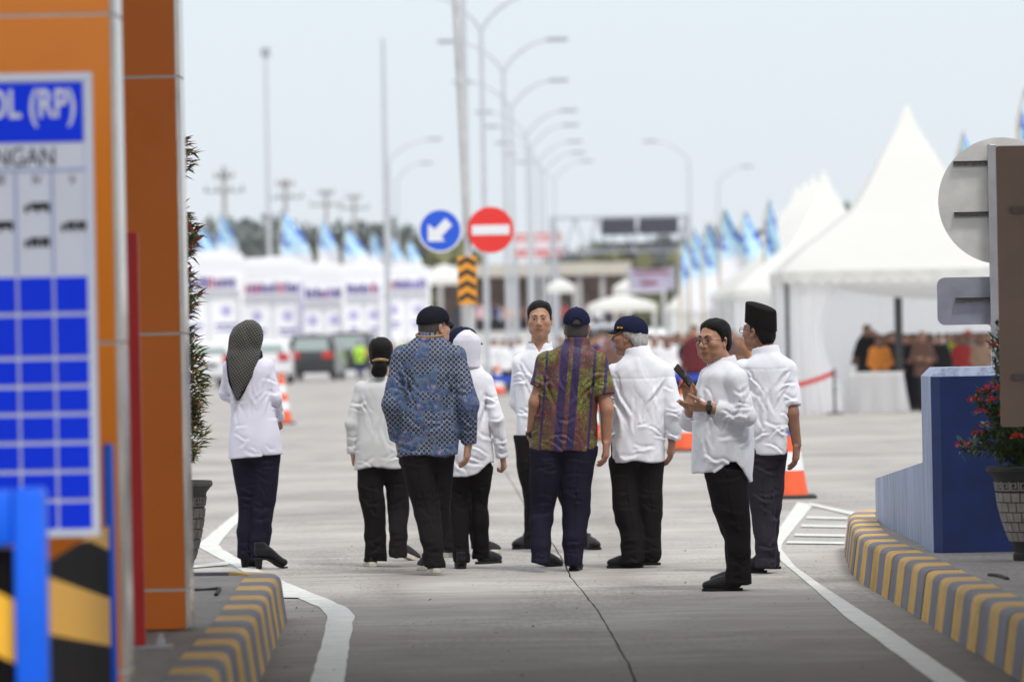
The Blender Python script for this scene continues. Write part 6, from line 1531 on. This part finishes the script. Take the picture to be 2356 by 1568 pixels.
# ------------------------------------------------------------------ cars
GLS = mat('car_glass', (.02, .022, .025), .08, var=0); TYR = mat('tyre', (.02, .02, .02), .85); RIM = mat('rim_metal', (.4, .4, .42), .3, .8); TL = mat('tail_light', (.55, .02, .015), .25, var=0)
def car(px, py, paint, label, suv=True, rz=0, w=1.78, h=1.72, ln=4.5, bright=None):
    g = GP(px, py); root = thing('parked_car', label, 'car', (g.x, g.y, 0), rz, 'cars parked before the left booths'); hw = w / 2
    prof = [(0.02, .35), (-.02, .62), (.03, .98), (.10, 1.06), (.42, h - .06), (.75, h), (2.3, h), (2.75, h - .12), (3.35, 1.08), (4.25, .92), (ln, .72), (ln, .38), (ln - .2, .28), (.2, .28)]
    bm = bmesh.new(); n = len(prof); lv = []
    for x, ins in ((-hw, 0), (-hw * .5, 0), (hw * .5, 0), (hw, 0)):
        lv.append([bm.verts.new((math.copysign(abs(x) - (.0 if b < 1.05 else .17 * (b - 1.05) / (h - 1.05)) * (abs(x) / hw), x), a + (.05 * (abs(x) / hw > .9) if a < 1 else -.05 * (abs(x) / hw > .9) if a > 3.4 else 0), b - (.03 if abs(x) > hw * .9 and b > h - .1 else 0))) for a, b in prof])
    for A, B in zip(lv, lv[1:]):
        for i in range(n): bm.faces.new((A[i], A[(i + 1) % n], B[(i + 1) % n], B[i]))
    bm.faces.new(lv[0][::-1]); bm.faces.new(lv[-1]); bmesh.ops.bevel(bm, geom=[e for e in bm.edges if e.calc_length() > .2], offset=.035, segments=2, affect='EDGES')
    mb = MB(); mb.bm(bm); mb.build('body', paint, root, smooth=True)
    def quad(name, P, m, par=None): mb = MB(); mb.add(P, [(0, 1, 2, 3)]); return mb.build(name, m, par or root)
    ix = lambda z: hw - .17 * (z - 1.05) / (h - 1.05) + .012
    mb = MB(); mb.prism([(-.66, 1.10), (.66, 1.10), (.56, h - .16), (-.56, h - .16)], 1, -.02, .02)
    mb.v = [(x, .10 + (z - 1.06) * .32 / (h - 1.12) + d - .03, z) for x, d, z in mb.v]; mb.build('rear_window', mat('rear_glass', (.30, .35, .33), .12, .7, var=0), root)  # pale greenish reflection put into the glass colour
    for s in (-1, 1):
        for y0, y1 in ((.55, 1.55), (1.62, 2.55)):
            quad('side_window', [(s * ix(1.1), y0 - .1, 1.1), (s * ix(1.1), y1 + (.35 if y1 > 2 else 0), 1.1), (s * ix(h - .15), y1, h - .15), (s * ix(h - .15), y0, h - .15)], GLS)
        mb = MB(); mb.box((s * (hw - .27) - .19, -.035, .82), (s * (hw - .27) + .19, .08, 1.06), 0, .02); mb.build('tail_light', TL, root)
        for yy in (.85, 3.6):
            mb = MB(); v0 = len(mb.v); mb.lathe([(0, -.1), (.2, -.1), (.31, -.09), (.33, -.05), (.33, .05), (.31, .09), (.2, .1), (0, .1)], 20); mb.v = [(s * (hw - .10) + z, yy + x, .33 + y_) for x, y_, z in mb.v]; wh = mb.build('wheel', TYR, root, smooth=True)
            mb = MB(); mb.lathe([(0, .105), (.19, .104), (.2, .09)], 16); mb.v = [(s * (hw - .10) + s * z, yy + x, .33 + y_) for x, y_, z in mb.v]; mb.build('rim', RIM, wh)
    mb = MB(); mb.box((-hw + .03, -.09, .36), (hw - .03, .1, .60), 0, .04); mb.build('bumper', paint, root, smooth=True)
    mb = MB(); mb.box((-.24, -.045, .70), (.24, -.02, .81)); mb.build('number_plate', mat('plate_black', (.02, .02, .02), .5), root)
    return root
car(716, 876, mat('paint_black', (.012, .012, .014), .2, var=0, spec=.6), 'black people carrier seen from behind with red tail lights', rz=R(-4))
car(803, 868, mat('paint_black2', (.018, .018, .022), .25, var=0), 'black car parked to the right of the people carrier', rz=R(-6), h=1.8)
car(483, 893, mat('paint_white', (.62, .62, .64), .25, var=0), 'white car at the far left beside the rust column', rz=R(10), h=1.5)
car(612, 884, mat('paint_white2', (.66, .66, .68), .25, var=0), 'white car partly hidden behind the woman in checked headscarf', rz=R(1), h=1.55)
p = P3(1480, 745, 246); car(1480, 860, mat('paint_white3', (.64, .65, .68), .25, var=0), 'white van far behind the grey haired man', rz=R(60), h=1.9)

# ------------------------------------------------------------------ trees on the skyline
TG = [mat('far_leaf_dark', (.11, .13, .12), .7, var=.3, vscale=.6), mat('far_leaf_mid', (.14, .16, .14), .7, var=.3, vscale=.6), mat('far_leaf_olive', (.12, .12, .04), .7, var=.3, vscale=.6)]  # distance haze greyed into the dark and mid leaf colours
def tree_mesh(seed, h, w, n=900, m=0):
    rs = random.Random(seed); mb = MB(); cl_ = []
    for _ in range(11): a = rs.uniform(0, 2 * PI); r_ = w * rs.uniform(.15, .75); cl_.append((r_ * math.cos(a), r_ * math.sin(a), h * rs.uniform(.34, .84), w * rs.uniform(.32, .52)))
    for _ in range(n):
        x, y_, z, r_ = rs.choice(cl_); d = Vector((rs.gauss(0, 1), rs.gauss(0, 1), rs.gauss(0, .8))).normalized() * r_ * rs.uniform(.5, 1.05); p = Vector((x, y_, z)) + d
        s = rs.uniform(.28, .6); u = Vector((rs.gauss(0, 1), rs.gauss(0, 1), rs.gauss(0, 1))).normalized(); v = u.orthogonal().normalized()
        mb.add([p - u * s, p + v * s * .6, p + u * s, p - v * s * .6], [(0, 1, 2, 3)], 0 if rs.random() < .6 else 1)
    tb_ = MB(); tb_.tube([(0, 0, 0), (.1, 0, h * .3), (0, .1, h * .62)], [.3, .22, .1], 7)
    for _ in range(5): a = rs.uniform(0, 2 * PI); tb_.tube([(0, 0, h * .3), (w * .5 * math.cos(a), w * .5 * math.sin(a), h * .6)], [.13, .04], 5)
    return mb.mesh('crown', [TG[m], TG[1] if m != 2 else TG[2]], fix=False), tb_.mesh('trunk', mat('bark', (.10, .07, .05), .9))
TM = [tree_mesh(i, 9.5, 4.0) for i in range(3)] + [tree_mesh(9, 4.0, 2.2, 500, 2)]
spots = []
rs = random.Random(5)
for i, px in enumerate(range(425, 1010, 24)):
    top = np.interp(px, [425, 480, 560, 600, 640, 780, 840, 900, 960, 1010], [520, 505, 500, 490, 512, 510, 497, 510, 545, 560]) + rs.uniform(-10, 10); spots.append((px + rs.uniform(-8, 8), top, 470 + rs.uniform(-30, 30), rs.randrange(3)))
for px in range(1285, 1600, 30): spots.append((px, np.interp(px, [1285, 1400, 1600], [575, 548, 545]) + rs.uniform(-10, 10), 520 + rs.uniform(-40, 40), rs.randrange(3)))
for px, tp_ in ((1660, 520), (1700, 505), (1740, 500), (1795, 530), (1945, 455), (1960, 470)): spots.append((px, tp_, 430, rs.randrange(3)))
spots += [(975, 560, 330, 3), (990, 572, 335, 3), (1530, 575, 330, 3), (1380, 570, 335, 3)]
what = ['dark green', 'grey green', 'shadowy green']; ORD = ['first', 'second', 'third', 'fourth', 'fifth', 'sixth', 'seventh', 'eighth', 'ninth', 'tenth', 'eleventh', 'twelfth', 'thirteenth', 'fourteenth', 'fifteenth', 'sixteenth', 'seventeenth', 'eighteenth', 'nineteenth', 'twentieth', 'twenty first', 'twenty second', 'twenty third', 'twenty fourth']
lab = {}
for nm_, sel, key in (('to the left of the tall steel mast', [i for i, q in enumerate(spots) if q[3] < 3 and q[0] < 881], lambda i: -spots[i][0]), ('to the right of the tall steel mast', [i for i, q in enumerate(spots) if q[3] < 3 and 881 <= q[0] < 1200], lambda i: spots[i][0]),
    ('counting rightward beyond the gantry truss', [i for i, q in enumerate(spots) if q[3] < 3 and 1200 <= q[0] < 1620], lambda i: spots[i][0]), ('counting rightward behind the white tent tips', [i for i, q in enumerate(spots) if q[3] < 3 and q[0] >= 1620], lambda i: spots[i][0])):
    for n_, i in enumerate(sorted(sel, key=key)): lab[i] = f'{what[spots[i][3]]} hazy tree, {ORD[n_]} {nm_}'
bl_ = ['low olive bush just left of the blue arrow sign', 'low olive bush half behind the blue arrow sign', 'low olive bush by the far gantry leg', 'low olive bush under the dark message boards']; nb_ = 0
for i, (px, tp_, y, k) in enumerate(spots):
    p = P3(px, tp_, y); kh = 9.5 if k < 3 else 4.0; s = p.z / kh
    if k == 3: lab[i] = bl_[nb_]; nb_ += 1
    r_ = thing('tree' if k < 3 else 'bush', lab[i], 'tree' if k < 3 else 'bush', (p.x, y, 0), rs.uniform(0, 6), 'trees of the hazy wood on the skyline' if k < 3 else 'olive bushes far behind')
    link('crown', TM[k][0], r_); link('trunk', TM[k][1], r_); r_.scale = (s * (1.0 if k < 3 else 1.2),) * 2 + (s,)

# ------------------------------------------------------------------ the crowd
def fig(skin, shirt, trousers, arms, seed, label='x', **kw):
    sp = dict(label=label, ref=(1178, 1310), skin=skin, skinname='crowd%d' % seed, seed=seed, fold=.006, res=.017, bres=.016, face=False, collar=False,
        head=(1178, 776, 0, 0, 1.0), torso=[(1060, 1108, 1248, .15), (980, 1112, 1244, .14), (900, 1108, 1248, .135), (850, 1106, 1250, .13), (830, 1118, 1238, .12), (814, 1140, 1216, .1), (804, 1154, 1202, .075)],
        arms=arms, legs=[[(1060, 1146, 38, 0), (1150, 1144, 29, .02), (1300, 1146, 23, 0)], [(1060, 1210, 38, 0), (1150, 1212, 29, 0), (1300, 1210, 23, .02)]], trousers=trousers, shirt=shirt,
        shoes=[(1146, 1310, 'black', 8, 0), (1210, 1310, 'black', -8, 0)]); sp.update(kw)
    for k_ in ('fine',): pass
    return person(sp)
HD = dict(d=(0, .1, -1), n=(1, 0, 0), s=-1)
A_down = [arm((1122, 856), (1098, 950, -.02), (1096, 1035, .05), hand=hand((0, .1, -1), (1, 0, 0), -1)), arm((1234, 856), (1258, 950, -.02), (1260, 1035, .05), hand=hand((0, .1, -1), (-1, 0, 0), 1))]
A_cam = [arm((1122, 856), (1092, 925, .12), (1140, 805, .26), hand=hand((.3, .2, 1), (1, 0, 0), -1)), arm((1234, 856), (1262, 925, .12), (1216, 805, .26), hand=hand((-.3, .2, 1), (-1, 0, 0), 1))]
A_fold = [arm((1122, 856), (1092, 945, .06), (1190, 930, .20), hand=hand((1, .1, 0), (0, -1, 0), -1)), arm((1234, 856), (1264, 945, .06), (1166, 945, .2), hand=hand((-1, .1, 0), (0, -1, 0), 1))]
A_front = [arm((1122, 856), (1096, 950, .05), (1150, 1000, .22), hand=hand((.7, .3, -.3), (0, -1, 0), -1)), arm((1234, 856), (1260, 950, .05), (1206, 1000, .22), hand=hand((-.7, .3, -.3), (0, -1, 0), 1))]
cols = {'black': (.016, .014, .016), 'white': (.78, .78, .80), 'orange': (.70, .24, .03), 'dark red': (.11, .010, .015), 'lime': (.42, .75, .04), 'navy': (.02, .03, .09), 'grey': (.28, .28, .31), 'tan': (.34, .22, .15), 'red': (.36, .025, .025), 'brown': (.14, .07, .05), 'blue': (.06, .16, .48), 'pink': (.62, .40, .44), 'pale blue': (.45, .56, .75)}
CM_ = {k: cloth_mat('crowd_' + k.replace(' ', '_'), v, .85, .2) for k, v in cols.items()}
protos = []
for i, (arms_, sk) in enumerate(((A_down, SK1), (A_cam, SK2), (A_fold, SK1), (A_front, SK2))):
    r_, I_ = fig(sk, CM_['white'], BLACKT if i != 2 else NAVYT, arms_, 20 + i); hair_part(r_, I_, HAIRB, MENS, .012, res=.014)
    protos.append((r_, I_))
# heads: some wear a cap, a helmet or a headscarf
def headgear(i, kind):
    r_, I_ = protos[i]
    F = Field(I_['hc'] - .2, I_['hc'] + .2, .014)
    if kind == 'helmet':
        F.put(ell(I_['HT']((0, 0, .05)), (.115, .135, .105)), .01); F.put(ell(I_['HT']((0, .06, .04)), (.105, .12, .02)), .02); F.cut(lambda X, Y, Z: I_['hc'][2] + .035 - Z + 0 * X * Y); return F.mesh('helmet', mat('helmet_white', (.78, .78, .78), .3, var=0))
    if kind == 'cap':
        F.put(ell(I_['HT']((0, -.01, .045)), (.09, .108, .095)), .01); F.put(ell(I_['HT']((0, .11, .045)), (.07, .075, .012)), .01); F.cut(lambda X, Y, Z: I_['hc'][2] + .030 - Z + 0 * X * Y); return F.mesh('cap', CM_['navy'])
    F.put(ell(I_['HT']((0, -.012, .015)), (.10, .118, .13)), .02); F.put(ell(I_['HT']((0, .0, -.12)), (.12, .11, .08)), .05); F.put(ell(I_['HT']((0, .12, -.02)), (.06, .06, .085)), .02, 's'); return F.mesh('headscarf', CM_['brown'])
GEAR = {k: [headgear(i, k) for i in range(4)] for k in ('helmet', 'cap', 'headscarf')}
used = set()
def stand(i, px, ytop, y, rz, shirt, label, group, gear=None, gcol=None, trou=None, base=0.0):
    r_, I_ = protos[i]; p = P3(px, ytop, y); hgt = p.z - base
    if i in used: o = dup(r_, (0, 0, 0))
    else: o = r_; used.add(i)
    if 'group' in o: del o['group']
    o.location = (p.x, y, base); o.rotation_euler = (0, 0, R(rz)); s = min(1.12, max(.86, hgt / 1.69)); o.scale = (s, s, s); tag(o, label, 'person', group)
    for c in o.children:
        n = c.name.split('.')[0]; m_ = CM_[shirt] if n == 'shirt' else (CM_[trou] if trou and n == 'trousers' else None)
        if m_: c.material_slots[0].link = 'OBJECT'; c.material_slots[0].material = m_
        if n == 'hair' and gear: bpy.data.objects.remove(c)
    if gear:
        c = link(gear, GEAR[gear][i], o)
        if gcol: c.material_slots[0].link = 'OBJECT'; c.material_slots[0].material = CM_[gcol]
    return o
G1, G2, G3 = 'onlookers in the nearest tent', 'people waiting behind the blue tape', 'people far off under the shelter'
plan = [
 (1, 1998, 743, 107.0, 180, 'black', 'onlooker in black raising a camera left of the tent pole', G1), (3, 2026, 768, 105.6, 180, 'orange', 'onlooker in orange top standing behind the cloth covered table', G1, 'headscarf', 'brown'),
 (0, 2055, 760, 106.8, 190, 'black', 'onlooker in black directly left of the dark tent pole', G1), (2, 2086, 775, 105.8, 170, 'black', 'onlooker in black directly right of the dark tent pole', G1),
 (2, 2124, 758, 105.2, 185, 'brown', 'onlooker in dark shirt and beige cap in the tent', G1, 'cap', 'tan', 'black'), (0, 2163, 765, 105.4, 175, 'black', 'onlooker in black under the green spot by the square plate', G1),
 (1, 2200, 770, 107.2, 180, 'lime', 'onlooker in lime vest below the square sign plate', G1), (1, 2230, 756, 106.4, 180, 'grey', 'onlooker in grey top and red cap above the blue block', G1, 'cap', 'red'),
 (3, 2215, 775, 106.0, 190, 'red', 'onlooker in red top above the blue block', G1), (3, 2258, 762, 106.0, 180, 'tan', 'onlooker in tan shirt beside the flowering bush', G1), (2, 2284, 765, 106.6, 180, 'pink', 'onlooker in pinkish shirt half behind the brown board', G1),
 (3, 1783, 772, 110.5, 160, 'orange', 'woman in orange just left of the white curtain', G1, 'headscarf', 'brown'), (0, 1808, 768, 112, 150, 'orange', 'bareheaded person in orange at the edge of the curtain', G1),
 (0, 1600, 745, 116, 180, 'dark red', 'man in dark red jacket left of the man with the phone', G2), (2, 1585, 762, 122, 170, 'black', 'man in black behind the dark red jacket', G2),
 (2, 1523, 757, 126, 180, 'white', 'white shirted officer with white helmet right of the grey haired man', G2, 'helmet'), (0, 1497, 756, 131, 190, 'white', 'second white helmet close behind the grey haired man', G2, 'helmet'), (3, 1562, 762, 124, 170, 'white', 'white shirted person with folded sleeves between helmet and red jacket', G2),
 (1, 1545, 768, 136, 180, 'pale blue', 'person in pale blue behind the white shirts', G2), (0, 1688, 757, 128, 180, 'navy', 'person in navy just right of the phone holder\'s hair', G2), (2, 1700, 768, 122, 170, 'brown', 'person in brown between glasses man and felt hat', G2), (3, 1664, 760, 133, 180, 'black', 'person in black hidden behind the phone holder', G2),
 (0, 1160, 782, 150, 175, 'white', 'white shirted officer standing alone left of the bareheaded man', G2, None, None, 'navy'), (2, 1196, 776, 156, 180, 'white', 'white shirted person half hidden by the bareheaded man', G2, None, None, 'navy'), (1, 1140, 786, 165, 185, 'white', 'smaller white shirted person at the left end of the tape', G2, None, None, 'navy'),
 (0, 1375, 768, 132, 180, 'navy', 'person in navy between the batik shirt and the grey haired man', G2), (3, 1395, 775, 126, 180, 'red', 'person in red by the brim of the grey haired man', G2, 'headscarf', 'pink'), (2, 1362, 775, 140, 180, 'brown', 'person in brown close to the batik collar', G2), (1, 1410, 762, 145, 180, 'blue', 'person in blue above the brim of the grey haired man', G2),
 (2, 1425, 768, 151, 180, 'tan', 'person in tan far behind the navy cap', G2), (0, 1290, 770, 160, 180, 'grey', 'person in grey hidden behind the two middle men', G2),
 (0, 513, 792, 222, 180, 'lime', 'policeman in lime vest left of the checked headscarf', 'police beside the cars', 'cap', 'navy', 'navy'), (2, 828, 800, 216, 180, 'lime', 'policeman in lime vest standing by the black car', 'police beside the cars', 'cap', 'navy', 'navy'),
 (0, 926, 782, 236, 180, 'lime', 'policeman in lime vest left of the black cap', 'police beside the cars', 'cap', 'tan', 'navy'), (3, 905, 790, 228, 180, 'tan', 'person in tan beside the lime vest', 'police beside the cars'), (1, 944, 786, 244, 180, 'brown', 'person in brown right of the lime vest', 'police beside the cars')]
for a in plan: stand(*a)

extra = [(2, 1990, 765, 108.3, 'brown', 'brown topped onlooker beneath the raised camera', None), (0, 2012, 757, 108.6, 'black', 'bareheaded onlooker in black squeezed above the orange headscarf', None), (3, 2043, 772, 107.9, 'navy', 'onlooker in navy between orange top and tent pole', None), (0, 2100, 768, 107.5, 'black', 'onlooker in black just left of the beige cap', None), (1, 2108, 778, 107.0, 'dark red', 'onlooker in dark red half behind the beige cap', None), (3, 2142, 770, 106.8, 'black', 'onlooker in black just right of the beige cap', None), (0, 2182, 772, 107.9, 'navy', 'onlooker in navy left of the lime vest', None), (2, 2246, 772, 107.8, 'brown', 'onlooker in brown behind the grey top', None), (0, 2270, 770, 108.0, 'white', 'onlooker in white behind the tan shirt', None), (3, 2075, 790, 105.9, 'black', 'short onlooker in black at the foot of the dark pole', None)]
for i, px, yt, y, c_, lb, gr in extra: stand(i, px, yt, y, 175 + (px * 7) % 20, c_, lb, G1, gr)
extra2 = [(2, 1300, 778, 134, 'white', 'person in white just right of the bareheaded man\'s ear'), (0, 1386, 762, 147, 'white', 'person in white far behind the two middle caps'), (3, 1404, 780, 120, 'brown', 'person in brown low behind the cap brim'), (0, 1482, 768, 137, 'white', 'person in white at the grey haired man\'s nape'), (1, 1508, 775, 119, 'white', 'person in white with raised arms right of the grey haired man'), (3, 1536, 772, 117, 'white', 'person in white between the two white helmets and red jacket'), (2, 1570, 772, 131, 'pale blue', 'person in pale blue left of the dark red jacket'), (0, 1618, 765, 136, 'navy', 'person in navy right of the dark red jacket'), (3, 1632, 772, 121, 'black', 'person in black close to the phone holder\'s hair'), (1, 1712, 775, 135, 'orange', 'person in orange left of the felt hat'), (2, 1178, 788, 158, 'navy', 'person in navy between the two white shirted officers'), (0, 1128, 792, 162, 'white', 'person in white beside the hooded woman')]
for i, px, yt, y, c_, lb in extra2: stand(i, px, yt, y, 170 + (px * 11) % 25, c_, lb, G2)
fc = ['pink', 'white', 'navy', 'pale blue', 'orange', 'white', 'brown', 'tan', 'pink', 'red', 'blue', 'grey', 'white', 'navy', 'tan']
xs_ = [1106, 1122, 1139, 1150, 1168, 1186, 1205, 1222, 1246, 1300, 1325, 1350, 1375, 1398, 1420]
nm = ['leftmost, by the chevron board', 'second, just right of the chevron board', 'in the gap before the second lamp pole', 'next left of the third lamp pole', 'between third and fourth lamp poles', 'under the right edge of the billboard', 'above the hair of the bareheaded man', 'right of the bareheaded man\'s hair', 'beside the last lamp poles', 'under the small parasol', 'right of the small parasol', 'in the dark doorway', 'left of the low canopy', 'under the low canopy edge', 'rightmost, behind the low canopy']
for i, (x, c_, n_) in enumerate(zip(xs_, fc, nm)):
    stand((0, 2, 3, 1)[i % 4], x, 694 + (i * 7) % 13, 299 + (i * 5) % 9 * .3, 180, c_, f'tiny far figure in {c_} {n_}', G3, base=1.72)
# blue tape and its posts
bt = thing('barrier_tape', 'blue tape strung between slim posts in front of the waiting people', 'barrier', (0, 0, 0))
ta, tb2 = P3(1128, 862, 118), P3(1655, 866, 114); mb = MB()
mb.grid(lambda u, v: (ta.x + (tb2.x - ta.x) * u, 118 - 4 * u, .60 + .14 * v - .05 * math.sin(u * 4 * PI) ** 2), 40, 1); mb.build('tape', mat('tape_blue', (.02, .07, .50), .5), bt)
for u in (0, .25, .5, .75, 1): mb = MB(); mb.tube([(ta.x + (tb2.x - ta.x) * u, 118.05 - 4 * u, 0), (ta.x + (tb2.x - ta.x) * u, 118.05 - 4 * u, .85)], .025, 6); mb.build('post', TPW, bt)
